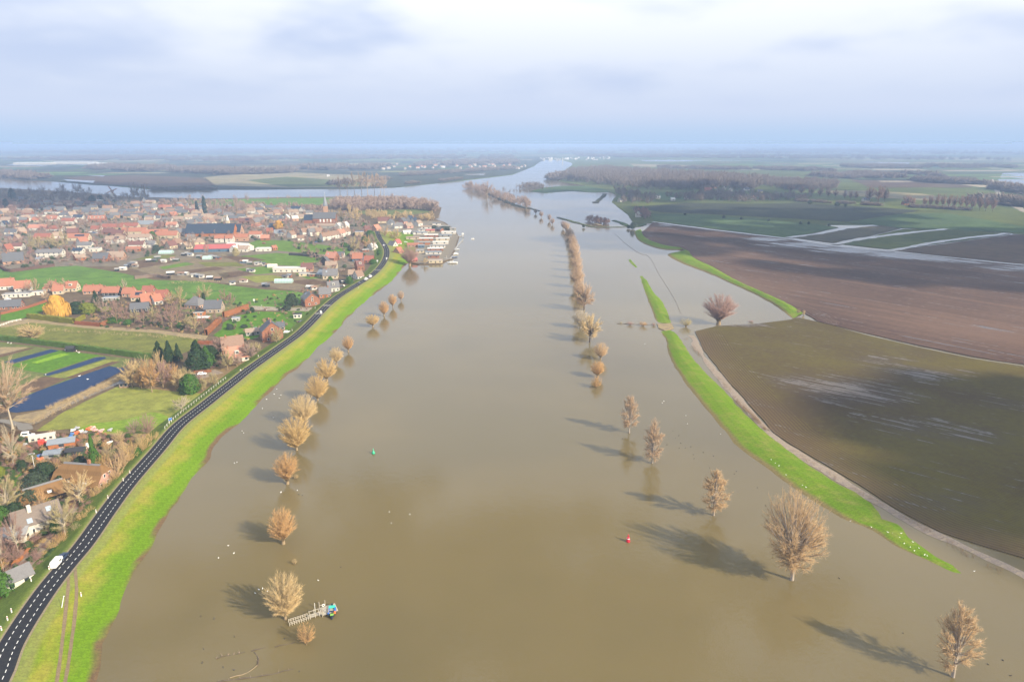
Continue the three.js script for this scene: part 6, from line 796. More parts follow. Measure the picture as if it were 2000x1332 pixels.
// ---------- vehicles ----------
const tyreM = std([0.02, 0.02, 0.02], 0.9), rimM = std([0.5, 0.5, 0.5], 0.35, { metalness: 0.8 }), carGlass = std([0.02, 0.025, 0.03], 0.08), tailM = std([0.35, 0.02, 0.02], 0.3), headM = std([0.7, 0.7, 0.68], 0.15);
const wheelG = new THREE.CylinderGeometry(0.32, 0.32, 0.22, 14).rotateX(Math.PI / 2), rimG = new THREE.CylinderGeometry(0.2, 0.2, 0.24, 10).rotateX(Math.PI / 2);
function shapeX(pts, width, bevel = 0.08) { const s = new THREE.Shape(pts.map((p) => new THREE.Vector2(...p))), g = new THREE.ExtrudeGeometry(s, { depth: width - 2 * bevel, bevelEnabled: true, bevelThickness: bevel, bevelSize: bevel, bevelSegments: 2 }); g.translate(0, 0, -width / 2 + bevel); return g; }
function car(paint, L = 4.2, tall = 0) {
  const o = new THREE.Group(), k = L / 4.2;
  const body = child(o, 'body', shapeX([[-2.0 * k, 0.35], [2.0 * k, 0.35], [2.05 * k, 0.62], [1.9 * k, 0.82], [0.95 * k, 0.98], [-1.95 * k, 0.98 + tall * 0.2], [-2.05 * k, 0.7]], 1.72), paint);
  const cab = child(o, 'cabin', shapeX([[-1.85 * k, 0.95], [1.0 * k, 0.95], [0.35 * k, 1.42 + tall], [-1.55 * k, 1.42 + tall]], 1.5), paint);
  child(cab, 'windscreen', unit, carGlass, [0.74 * k, 1.22 + tall / 2, 0], [0.06, 0.5 + tall, 1.3]).rotation.z = 0.9 - tall * 0.3; child(cab, 'rear_window', unit, carGlass, [-1.76 * k, 1.24 + tall / 2, 0], [0.06, 0.36, 1.3]).rotation.z = -0.5;
  for (const s of [-1, 1]) { child(cab, 'side_window', unit, carGlass, [-0.55 * k, 1.22 + tall / 2, s * 0.76], [1.7 * k, 0.3 + tall * 0.4, 0.04]); child(body, 'headlight', unit, headM, [2.03 * k, 0.68, s * 0.6], [0.1, 0.16, 0.34]); child(body, 'tail_light', unit, tailM, [-2.07 * k, 0.75, s * 0.66], [0.1, 0.3, 0.24]); for (const x of [-1.28, 1.28]) { const w = child(o, 'wheel', wheelG, tyreM, [x * k, 0.32, s * 0.78]); child(w, 'rim', rimG, rimM); } }
  return o;
}
const paint = (c) => std(c, 0.35, { clearcoat: 0.6, clearcoatRoughness: 0.1 });
function onRoad(o, px, py, off, back = false) { const s = roadNear(px, py), p = s.p.clone().addScaledVector(s.r, off); o.position.set(p.x, CREST + 0.06, p.z); o.rotation.y = Math.atan2(-s.d.z, s.d.x) + (back ? Math.PI : 0); return o; }
{ const o = add(car(paint([0.012, 0.03, 0.075]), 4.5), 'parked_car'); onRoad(o, 132, 1087, -2.5); o.scale.setScalar(0.92); tag(o, 'dark blue estate car towing a caravan', 'on the near dike road', 'car'); }
{ const c = add(new THREE.Group(), 'caravan'), white = std([0.8, 0.79, 0.75], 0.4); onRoad(c, 116, 1106, -2.5); c.scale.setScalar(0.72);
  const b = child(c, 'body', shapeX([[-2.7, 0.55], [2.5, 0.55], [2.75, 1.1], [2.3, 2.35], [1.7, 2.6], [-2.2, 2.6], [-2.75, 2.1]], 2.2, 0.14), white); child(b, 'front_window', unit, carGlass, [2.58, 1.75, 0], [0.08, 0.7, 1.5]).rotation.z = 0.35; for (const s of [-1, 1]) { child(b, 'side_window', unit, carGlass, [0.6, 1.75, s * 1.1], [1.3, 0.6, 0.05]); const w = child(c, 'wheel', wheelG, tyreM, [-0.2, 0.32, s * 0.95]); child(w, 'rim', rimG, rimM); }
  child(b, 'roof_hatch', unit, paneM, [0.6, 2.64, 0.1], [0.6, 0.08, 0.6]); child(b, 'door', unit, frameM, [-1.3, 1.5, 1.12], [0.7, 1.8, 0.04]); child(c, 'drawbar', unit, tyreM, [3.2, 0.5, 0], [1.4, 0.1, 0.16]); tag(c, 'white touring caravan behind the blue car', 'on the near dike road', 'caravan'); }
for (const [px, py, off, col, L, tall, what] of [[720, 541, 1.2, [0.75, 0.75, 0.75], 5.2, 0.5, 'white delivery van leading another van'], [713, 547, 1.2, [0.75, 0.75, 0.75], 5.2, 0.5, 'white delivery van following another van'], [701, 555, 1.3, [0.06, 0.07, 0.09], 4.2, 0, 'dark car behind two white vans'], [750, 480, -1.2, [0.75, 0.76, 0.78], 4.2, 0, 'pale car in the bend by the harbour']]) { const o = add(car(paint(col), L, tall), 'driving_car'); onRoad(o, px, py, off); tag(o, what, 'on the dike road', 'car'); }
for (const [px, py, yaw, col, what] of [[394, 732, 12, [0.78, 0.78, 0.77], 'white car parked before a low orange hedge'], [560, 650, 20, [0.72, 0.73, 0.75], 'white car parked beside the tall brick house'], [500, 644, 30, [0.6, 0.62, 0.65], 'silver car parked behind the tall brick house'], [588, 630, 60, [0.08, 0.08, 0.09], 'dark car parked on the lane below the road'], [668, 560, 30, [0.03, 0.03, 0.035], 'black car beside the road under the black carport'], [165, 452, 8, [0.6, 0.62, 0.65], 'pale car on the village green'], [620, 473, 5, [0.05, 0.05, 0.06], 'dark car by the white terraces']]) { const o = add(car(paint(col)), 'parked_car'); put(o, px, py, yaw, 0, L(6)); tag(o, what, 'in the polder', 'car'); }
{ const r = rng(61), tone = [[0.6, 0.6, 0.62], [0.05, 0.06, 0.08], [0.7, 0.7, 0.7], [0.25, 0.05, 0.05], [0.08, 0.14, 0.3]]; [[175, 454], [183, 455], [190, 456], [168, 458], [178, 472], [186, 474], [362, 482], [372, 484], [382, 486], [395, 487], [628, 472], [616, 474], [608, 472], [70, 492], [56, 494], [300, 476], [210, 490], [452, 468], [515, 476], [760, 452], [764, 458], [792, 474], [796, 478], [14, 586], [24, 589], [34, 590]].forEach(([x, y]) => { const o = add(car(paint(tone[Math.floor(r() * 5)])), 'parked_car'); put(o, x, y, r() * 40 - 10, 0, L(4)); tag(o, 'small parked car', 'in the village streets', 'car', 'cars parked in the village'); }); }

// ---------- roadside posts, fence, signs ----------
const whiteM = std([0.8, 0.8, 0.77], 0.6), postM = std([0.5, 0.47, 0.4], 0.9), blueM = std([0.03, 0.12, 0.4], 0.5);
const ray = new THREE.Raycaster(), dikeMesh = scene.getObjectByName('dike'); dikeMesh.updateMatrixWorld();
const landAt = (v, d = LAND) => { ray.set(new V3(v.x, 30, v.z), new V3(0, -1, 0)); const h = ray.intersectObject(dikeMesh)[0]; return Math.max(d, h ? h.point.y : d); };
const postG = mergeGeometries([box(0.16, 1.15, 0.16, 0, 0.42, 0).toNonIndexed(), new THREE.ConeGeometry(0.12, 0.14, 4).rotateY(0.785).translate(0, 1.06, 0).toNonIndexed()]), bandG = box(0.18, 0.16, 0.18, 0, 0.8, 0);
for (const [px, py, dx] of [[253, 925], [240, 940], [210, 974], [187, 1002], [95, 1113], [62, 1122], [60, 1136], [22, 1198], [14, 1213], [2, 1232], [158, 1166], [504, 698], [570, 646], [615, 602], [700, 562]]) { const o = add(new THREE.Group(), 'marker_post'), p = P(px, py, 3), y = landAt(p); const q = P(px, py, y); o.position.set(q.x, landAt(q), q.z); child(o, 'post', postG, whiteM); child(o, 'reflector', bandG, std([0.4, 0.05, 0.04], 0.4)); o.scale.setScalar(1.15); tag(o, 'white wooden marker post', 'beside the dike road', 'post', 'marker posts beside the road'); }
{ const o = add(new THREE.Group(), 'leaning_pole'), q = P(119, 1190, 3); o.position.set(q.x, landAt(q), q.z); const g = new Limbs(); g.limb(new V3(0, -0.3, 0), new V3(0.35, 2.6, -1.2), 0.1, 0.08, 6); child(o, 'pole', g.build(), std([0.6, 0.62, 0.66], 0.5)); child(o, 'bracket', unit, whiteM, [0.35, 2.55, -1.2], [0.3, 0.12, 0.12]); tag(o, 'grey leaning pole', 'on the grass beside the wheel tracks', 'pole'); }
{ const o = add(new THREE.Group(), 'information_sign'), q = P(333, 830, 2.6); o.position.set(q.x, landAt(q), q.z); child(o, 'leg', unit, whiteM, [-0.5, 0.8, 0], [0.1, 1.8, 0.1]); child(o, 'leg', unit, whiteM, [0.5, 0.8, 0], [0.1, 1.8, 0.1]); child(o, 'board', unit, blueM, [0, 1.5, 0.08], [1.4, 1, 0.06]); child(o, 'board_frame', unit, whiteM, [0, 1.5, 0.02], [1.52, 1.12, 0.05]); o.rotation.y = 0.9; tag(o, 'blue board on white legs', 'left of the dike road by the rough pasture', 'sign'); }
for (const [px, py, what] of [[755, 510, 'white-backed sign at the harbour bend'], [737, 514, 'white-backed sign before the orange-roofed barns'], [627, 617, 'blue-white sign at the speed table'], [496, 592, 'white mill-like post at the lane end']]) { const o = add(new THREE.Group(), 'road_sign'), q = P(px, py, py > 590 && px < 520 ? LAND : 3.5); o.position.set(q.x, landAt(q), q.z); child(o, 'pole', unit, poleM, [0, 1.2, 0], [0.14, 2.6, 0.14]); child(o, 'plate', unit, whiteM, [0, 2.4, 0.1], [1.3, 1.5, 0.06]); tag(o, what, 'beside the dike road', 'sign'); }
{ // post and rail fence on the land side of the road
  const o = add(new THREE.Group(), 'roadside_fence'), st = along([[322, 842], [345, 816], [372, 793], [398, 772], [425, 751], [440, 740]], 3, 2.6).map((s) => s.p), c = st[Math.floor(st.length / 2)].clone(); c.y = landAt(c); o.position.copy(c);
  const pg = box(0.14, 1.3, 0.14, 0, 0.5, 0); st.forEach((p) => { p.y = landAt(p); child(o, 'fence_post', pg, std([0.62, 0.6, 0.55], 0.8), [p.x - c.x, p.y - c.y, p.z - c.z]); });
  for (let i = 0; i < st.length - 1; i++) { const g = new Limbs(), a = st[i].clone().sub(c), b = st[i + 1].clone().sub(c); a.y += 0.95; b.y += 0.95; g.limb(a, b, 0.045, 0.045, 4); child(o, 'rail', g.build(), postM); }
  tag(o, 'pale post and rail fence', 'between the rough pasture and the road', 'fence');
}
{ // white rail fence at the left of the horse field
  const o = add(new THREE.Group(), 'white_fence'), st = along([[-30, 640], [0, 637], [20, 630], [40, 626]], LAND, 2.6).map((s) => s.p), c = st[0].clone(); o.position.copy(c); st.forEach((p) => child(o, 'fence_post', unit, whiteM, [p.x - c.x, 0.6, p.z - c.z], [0.2, 1.4, 0.2])); for (let i = 0; i < st.length - 1; i++) for (const y of [0.5, 1.1]) { const g = new Limbs(); g.limb(st[i].clone().sub(c).setY(y), st[i + 1].clone().sub(c).setY(y), 0.1, 0.1, 4); child(o, 'rail', g.build(), whiteM); } tag(o, 'white rail fence', 'at the left end of the horse field', 'fence');
}

// ---------- two walkers on the road ----------
function person(pose, coat, legs, hair, skin) {   // one continuous figure: tapered limbs swept along the skeleton and joined in a single mesh
  const parts = [], cap = (a, b, ra, rb, col) => { const l = new Limbs(); l.limb(new V3(...a), new V3(...b), ra, rb, 10); const s1 = new THREE.SphereGeometry(ra, 10, 6).translate(...a), s2 = new THREE.SphereGeometry(rb, 10, 6).translate(...b); for (let g of [l.build(), s1, s2]) { g = g.toNonIndexed(); g.deleteAttribute('uv'); const n = g.attributes.position.count, c = new Float32Array(n * 3); for (let i = 0; i < n; i++) c.set(col, i * 3); g.setAttribute('color', new THREE.BufferAttribute(c, 3)); parts.push(g); } };
  cap([0, 1.0, 0], [0, 1.34, 0], 0.16, 0.19, coat); cap([0, 1.34, 0], [0, 1.46, 0], 0.17, 0.08, coat); cap([0, 1.46, 0.01], [0, 1.54, 0.02], 0.055, 0.055, skin); cap([0, 1.6, 0.02], [0, 1.67, 0.01], 0.095, 0.1, skin); cap([0, 1.65, -0.02], [0, 1.7, -0.01], 0.105, 0.09, hair); cap([0, 1.6, 0.11], [0, 1.58, 0.125], 0.018, 0.02, skin);
  for (const s of [-1, 1]) {
    const f = s * pose; cap([s * 0.1, 0.95, 0], [s * 0.1, 0.5, 0.16 * f], 0.095, 0.065, legs); cap([s * 0.1, 0.5, 0.16 * f], [s * 0.1, 0.09, 0.2 * f - 0.06], 0.062, 0.042, legs); cap([s * 0.1, 0.05, 0.2 * f - 0.08], [s * 0.11, 0.04, 0.2 * f + 0.12], 0.05, 0.04, [0.03, 0.03, 0.03]);
    cap([s * 0.2, 1.38, 0], [s * 0.25, 1.1, -0.1 * f], 0.065, 0.05, coat); cap([s * 0.25, 1.1, -0.1 * f], [s * 0.25, 0.87, -0.02 * f + 0.08], 0.048, 0.036, coat); cap([s * 0.25, 0.85, -0.02 * f + 0.085], [s * 0.25, 0.79, -0.02 * f + 0.1], 0.036, 0.038, skin);
    for (let k = 0; k < 4; k++) cap([s * 0.25, 0.775, -0.02 * f + 0.075 + k * 0.018], [s * 0.245, 0.72 + Math.abs(k - 1.5) * 0.008, -0.02 * f + 0.085 + k * 0.018], 0.009, 0.008, skin); cap([s * 0.235, 0.82, -0.02 * f + 0.125], [s * 0.23, 0.77, -0.02 * f + 0.145], 0.01, 0.009, skin);
  }
  return mergeGeometries(parts);
}
const bodyM = std([1, 1, 1], 0.85, { vertexColors: true });
[[471, 726, -2.2, [0.65, 0.65, 0.66], [0.05, 0.06, 0.09], [0.1, 0.07, 0.05], 1, 'person in a light coat walking'], [476, 725, -1.3, [0.04, 0.045, 0.06], [0.04, 0.04, 0.05], [0.25, 0.2, 0.14], -1, 'person in a dark coat walking']].forEach(([px, py, off, coat, legs, hair, pose, what]) => { const m = add(new THREE.Mesh(person(pose, coat, legs, hair, [0.45, 0.28, 0.2]), bodyM), 'person'), s = roadNear(px, py), p = s.p.clone().addScaledVector(s.r, off); m.position.set(p.x, CREST + 0.06, p.z); m.rotation.y = Math.atan2(-s.d.x, -s.d.z); tag(m, what, 'on the left edge of the dike road', 'person'); });

// ---------- on the water: buoys, jetty, boat, driftwood, birds ----------
function buoy(px, py, col, red, what) {
  const o = add(new THREE.Group(), 'buoy'); o.position.copy(P(px, py, 0)); const m = std(col, 0.4), prof = red ? [[0.01, -0.4], [0.8, -0.4], [0.85, 0.5], [0.7, 0.75], [0.68, 1.9], [0.5, 2.05], [0.01, 2.05]] : [[0.01, -0.4], [0.85, -0.4], [0.95, 0.4], [0.8, 0.7], [0.2, 2.1], [0.01, 2.2]];
  child(o, 'float', new THREE.LatheGeometry(prof.map((p) => new THREE.Vector2(...p)), 24), m); child(o, 'topmark_pole', unit, m, [0, 2.4, 0], [0.1, 0.8, 0.1]); child(o, 'topmark', red ? new THREE.CylinderGeometry(0.3, 0.3, 0.5, 14) : new THREE.ConeGeometry(0.32, 0.6, 14), m, [0, 2.95, 0]); if (red) child(o, 'white_band', new THREE.CylinderGeometry(0.71, 0.71, 0.3, 20, 1, true), whiteM, [0, 1.6, 0]);
  o.scale.setScalar(red ? 0.72 : 0.7); tag(o, what, 'in the river', 'buoy');
}
buoy(729, 886, [0.02, 0.36, 0.19], false, 'green conical channel buoy floating left of centre');
buoy(1227, 1058, [0.55, 0.015, 0.04], true, 'red channel buoy with a white band');
{ // half-drowned jetty of pale planks with rails, built along its own line
  const o = add(new THREE.Group(), 'jetty'), a = P(564, 1217, 0.4), b = P(637, 1194, 0.4), d = b.clone().sub(a), len = d.length(); d.normalize(); o.position.copy(a).setY(0); o.rotation.y = Math.atan2(-d.z, d.x); const wood = std([0.55, 0.5, 0.42], 0.85, { map: mottleAt(2) }), wd = std([0.3, 0.26, 0.2], 0.9), pl = box(0.24, 0.06, 1.3);
  for (let i = 0; i < 9; i++) { const x = i * len * 0.5 / 8; for (const z of [-0.7, 0.7]) child(o, 'rail_post', unit, wood, [x, 0.35, z], [0.12, 1.3, 0.12]); }
  for (const z of [-0.7, 0.7]) for (const y of [0.55, 0.95]) child(o, 'hand_rail', unit, wood, [len * 0.25, y, z], [len * 0.5 + 0.1, 0.08, 0.1]);
  for (let i = 0; i < 22; i++) child(o, 'plank', pl, wood, [len * 0.52 + i * len * 0.016, 0.42, 0]); for (let i = 0; i < 14; i++) child(o, 'plank', box(0.24, 0.06, 3.4), wood, [len * 0.86 + i * 0.3, 0.44, -0.4]);
  for (const x of [0.55, 0.68, 0.8]) for (const z of [-0.65, 0.65]) child(o, 'rail_post', unit, wood, [len * x, 0.8, z], [0.12, 1.6, 0.12]); for (const z of [-0.65, 0.65]) child(o, 'hand_rail', unit, wood, [len * 0.675, 1.35, z], [len * 0.27, 0.08, 0.1]);
  for (const [x, z] of [[0.86, 1.2], [1.02, 1.2], [0.86, -2], [1.02, -2]]) { child(o, 'mooring_pile', new THREE.CylinderGeometry(0.12, 0.14, 3.4, 8), wd, [len * x, 0.6, z]); } child(o, 'lamp_post', unit, poleM, [len * 0.72, 1.6, -0.9], [0.1, 3.2, 0.1]); child(o, 'hand_rail', unit, wood, [len * 0.94, 1.2, -2], [len * 0.18, 0.08, 0.1]); child(o, 'life_ring', new THREE.TorusGeometry(0.3, 0.08, 6, 14), whiteM, [len * 0.97, 1.05, -1.9]);
  tag(o, 'pale wooden jetty with rails, half under water', 'right of the near willow', 'jetty');
}
function hull(L, W, H, sheer = 0.25) { // open boat: lofted sections with inside
  const g = new G(), n = 12, sec = (i) => { const t = i / n, w = W / 2 * Math.pow(Math.sin(Math.PI * clamp(0.12 + t * 0.88)), 0.55), y = H + sheer * Math.pow(t, 2); return [[x(t), y, -w], [x(t), 0.1 + 0.25 * t * t, -w * 0.62], [x(t), -0.12, 0], [x(t), 0.1 + 0.25 * t * t, w * 0.62], [x(t), y, w]].map((p) => new V3(...p)); }, x = (t) => -L / 2 + L * t;
  for (let i = 0; i < n; i++) { const a = sec(i), b = sec(i + 1); for (let k = 0; k < 4; k++) g.quad(a[k], b[k], b[k + 1], a[k + 1]); } const s = sec(0); for (let k = 1; k < 4; k++) g.tri(s[0], s[k], s[k + 1]); return g.build();
}
{ const o = add(new THREE.Group(), 'work_boat'); o.position.copy(P(648, 1199, 0)); o.rotation.y = -1.35; const Lb = 4.9, blue = std([0.02, 0.14, 0.5], 0.4), dark = std([0.02, 0.03, 0.06], 0.6);
  child(o, 'hull', hull(Lb, 2.1, 0.75), dark); for (const s of [-1, 1]) child(o, 'side_deck', unit, blue, [-0.2, 0.78, s * 0.82], [2.2, 0.12, 0.42]); child(o, 'stern_cover', unit, std([0.05, 0.5, 0.4], 0.5), [-1.75, 0.82, 0], [0.9, 0.2, 1.7]); child(o, 'bow_deck', unit, std([0.2, 0.42, 0.08], 0.6), [1.45, 0.86, -0.1], [0.7, 0.14, 0.9]); child(o, 'orange_crate', unit, std([0.75, 0.17, 0.02], 0.5), [0.85, 0.95, -0.78], [0.7, 0.35, 0.45]); child(o, 'engine', unit, std([0.03, 0.03, 0.03], 0.4), [-2.5, 0.8, 0], [0.4, 0.8, 0.5]); child(o, 'bench', unit, dark, [-0.4, 0.5, 0], [0.4, 0.1, 1.4]); child(o, 'floor', unit, std([0.04, 0.045, 0.05], 0.8), [-0.1, 0.15, 0], [2.8, 0.06, 1.2]);
  tag(o, 'blue open work boat with an orange crate', 'moored at the end of the jetty', 'boat'); }
for (const [px, py, yaw, Lb, col, cab, what] of [[904, 458, 80, 8, [0.75, 0.75, 0.74], 1, 'white motor boat at the outer mooring'], [904, 463, 80, 6, [0.3, 0.32, 0.36], 0, 'grey boat at the outer mooring'], [884, 514, 10, 10, [0.8, 0.8, 0.79], 1, 'white cabin cruiser moored off the chalets'], [890, 497, 40, 7, [0.7, 0.7, 0.68], 1, 'small white cruiser by the walkway'], [893, 488, 40, 6, [0.45, 0.47, 0.5], 0, 'small grey boat by the walkway'], [888, 503, 30, 6, [0.1, 0.14, 0.25], 0, 'small blue boat by the walkway'], [923, 467, 20, 4, [0.7, 0.7, 0.7], 0, 'tiny white boat out on the river'], [880, 508, 0, 5, [0.25, 0.2, 0.15], 0, 'brown rowing boat beside the cabin cruiser']]) { const o = add(new THREE.Group(), 'harbour_boat'); o.position.copy(P(px, py, 0.1)); o.rotation.y = yaw * R; const m = std(col, 0.4); child(o, 'hull', hull(Lb, Lb * 0.33, 0.9), m); child(o, 'deck', unit, m, [0, 0.8, 0], [Lb * 0.7, 0.1, Lb * 0.26]); if (cab) { const c = child(o, 'cabin', unit, whiteM, [-Lb * 0.1, 1.4, 0], [Lb * 0.4, 1.1, Lb * 0.22]); child(c, 'window', unit, paneM, [0, 0.15, 0.5], [0.8, 0.4, 0.06]); } tag(o, what, 'in the harbour', 'boat'); }
for (const [line, what] of [[[[888, 488], [895, 478], [902, 470]], 'grey floating walkway along the outer moorings'], [[[870, 505], [876, 506], [884, 500]], 'short grey walkway by the cabin cruiser'], [[[893, 462], [903, 461]], 'grey landing stage at the harbour tip']]) { const o = add(new THREE.Group(), 'floating_walkway'), st = along(line, 0.3, 4), c = st[0].p; o.position.copy(c); const gm = std([0.33, 0.33, 0.33], 0.9); for (const s of st) { const m = child(o, 'float_section', unit, gm, [s.p.x - c.x, 0.1, s.p.z - c.z], [1.6, 0.6, 3.7], Math.atan2(s.d.x, s.d.z)); } for (const s of [st[0], st[st.length - 1]]) child(o, 'mooring_pile', new THREE.CylinderGeometry(0.2, 0.2, 4, 8), postM, [s.p.x - c.x + 1.2, 1, s.p.z - c.z]); tag(o, what, 'in the harbour', 'walkway'); }
// drowned fence and trunks at the lower left
const drift = (name, pts, ra, rb, mat, what, where, twigs = 0) => { const o = add(new THREE.Group(), name), w = along(pts, 0.05, 1.2).map((s) => s.p), c = w[0].clone(), T = new Limbs(), B = new Limbs(), r = rng(pts[0][0]); o.position.copy(c); for (let i = 0; i < w.length - 1; i++) { const f = (k) => lerp(ra, rb, k / w.length), a = w[i].clone().sub(c), b = w[i + 1].clone().sub(c); a.y += 0.12 * Math.sin(i * 1.7); b.y += 0.12 * Math.sin((i + 1) * 1.7); T.limb(a, b, f(i), f(i + 1), 6); for (let k = 0; k < twigs; k++) if (r() < 0.6) B.twig(a, a.clone().add(new V3(r() - 0.5, 0.3 + r() * 0.9, r() - 0.5)), 0.04); } child(o, 'trunk', T.build(), mat); if (twigs) child(o, 'twigs', B.build(), TW.grey); tag(o, what, where, 'driftwood'); };
drift('driftwood', [[425, 1332], [470, 1326], [520, 1319], [575, 1306]], 0.17, 0.08, BK.dark, 'longest floating tree trunk', 'at the bottom edge below the jetty', 1);
drift('driftwood', [[448, 1324], [472, 1318], [492, 1308], [502, 1300]], 0.13, 0.08, BK.brown, 'brownish floating trunk', 'just above the longest floating trunk');
drift('driftwood', [[502, 1301], [504, 1286], [496, 1274]], 0.14, 0.1, BK.dark, 'dark upright branch', 'joining two floating trunks', 1);
drift('driftwood', [[490, 1272], [505, 1268], [518, 1264]], 0.12, 0.08, BK.dark, 'short floating branch', 'between the willow bush and the long trunk');
drift('driftwood', [[536, 1264], [555, 1259], [575, 1255]], 0.1, 0.06, BK.dark, 'thin floating branch', 'left of the low willow bush');
drift('drowned_fence', [[422, 1287], [440, 1281], [460, 1278], [478, 1274]], 0.07, 0.05, BK.dark, 'row of brushwood tips', 'above the floating trunks at lower left', 5);
drift('drowned_fence', [[1205, 632], [1230, 633], [1260, 634], [1284, 634]], 0.14, 0.1, BK.dark, 'drowned hedge line', 'along the flooded track', 3);
drift('drowned_fence', [[1200, 455], [1225, 478], [1255, 497], [1262, 498], [1290, 540], [1318, 585], [1330, 612]], 0.13, 0.1, BK.dark, 'long thin drowned fence', 'across the flooded meadow', 1);
// birds: white gulls and swans, dark ducks
const birdG = (() => { const b = new THREE.SphereGeometry(0.5, 10, 8).scale(1, 0.55, 0.6).translate(0, 0.16, 0), t = new THREE.ConeGeometry(0.2, 0.5, 8).rotateZ(Math.PI / 2).translate(-0.6, 0.25, 0); const l = new Limbs(); l.limb(new V3(0.38, 0.2, 0), new V3(0.52, 0.62, 0), 0.13, 0.08, 7); const n = l.build().toNonIndexed(), h = new THREE.SphereGeometry(0.13, 8, 6).translate(0.56, 0.66, 0), k = new THREE.ConeGeometry(0.05, 0.2, 6).rotateZ(-Math.PI / 2).translate(0.74, 0.65, 0); return mergeGeometries([b, t, h, k].map((g) => { g = g.toNonIndexed(); g.deleteAttribute('uv'); return g; }).concat([n])); })();
const gullM = std([0.82, 0.81, 0.78], 0.7), duckM = std([0.06, 0.05, 0.045], 0.8);
const birds = (list, mat, size, what, where, group, h = 0) => list.forEach(([x, y], i) => { const m = add(new THREE.Mesh(birdG, mat), what.split(' ').pop() === 'duck' ? 'duck' : 'gull'); m.position.copy(P(x, y, h)); m.rotation.y = (x * 7.3 + y) % 6.28; m.scale.setScalar(size * (0.85 + 0.3 * h2(x, y))); tag(m, what, where, 'bird', group); });
birds([[498, 1159], [505, 1152], [512, 1150], [522, 1155], [426, 1090], [456, 1081], [445, 1066], [457, 905], [462, 903], [475, 846], [472, 842], [540, 760], [548, 772], [535, 770], [545, 778], [520, 780], [512, 798], [533, 816], [621, 1134], [760, 1000], [800, 1005], [764, 1022], [548, 962], [580, 958]], gullM, 0.4, 'white gull', 'on the water of the left bank', 'gulls on the left water');
birds([[1297, 784], [1340, 812], [1343, 828], [1408, 848], [1260, 672], [1294, 787], [1700, 1030], [1662, 1018], [1904, 1116], [1917, 1255], [1535, 930], [1568, 955], [1497, 905], [1503, 908]], gullM, 0.4, 'white gull', 'on the water of the right bank', 'gulls on the right water');
birds([[1703, 1030], [1735, 1040], [1746, 1042], [1761, 1042], [1758, 1050], [1767, 1062], [1779, 1069], [1784, 1059], [1796, 1071], [1807, 1084], [1812, 1086], [1787, 1076], [1740, 1034]], gullM, 0.4, 'white gull', 'on the tip of the grass ridge', 'gulls on the grass ridge', 0.55);
birds([[1515, 905], [1522, 910], [1507, 898], [1568, 948], [1575, 952], [1536, 928]], gullM, 0.4, 'white goose', 'grazing on the grass ridge', 'geese on the grass ridge', 0.9);
birds([[391, 1204], [417, 1209], [397, 1268], [394, 1295], [435, 1304], [456, 1309], [457, 1244], [555, 1248], [665, 1108], [584, 1312], [583, 966], [590, 968]], duckM, 0.38, 'dark duck', 'on the water around the jetty', 'ducks around the jetty');
{ const r = rng(17), l = []; for (let i = 0; i < 44; i++) { const t = r(); l.push([Math.round(1300 + 320 * t + (r() - 0.5) * 120), Math.round(800 + 190 * t + (r() - 0.5) * 60 + 22)]); } birds(l.filter(([x, y]) => (x - 1290) * 0.72 + 770 < y - 40 && y < 1120), duckM, 0.36, 'dark duck', 'on the water below the grass ridge', 'ducks below the grass ridge'); birds([[1640, 1130], [1765, 1237], [1842, 1250], [1931, 1298], [1960, 1290], [1975, 1320], [1186, 808], [1216, 857]], duckM, 0.38, 'dark duck', 'on the lower right water', 'ducks on the lower right water'); }

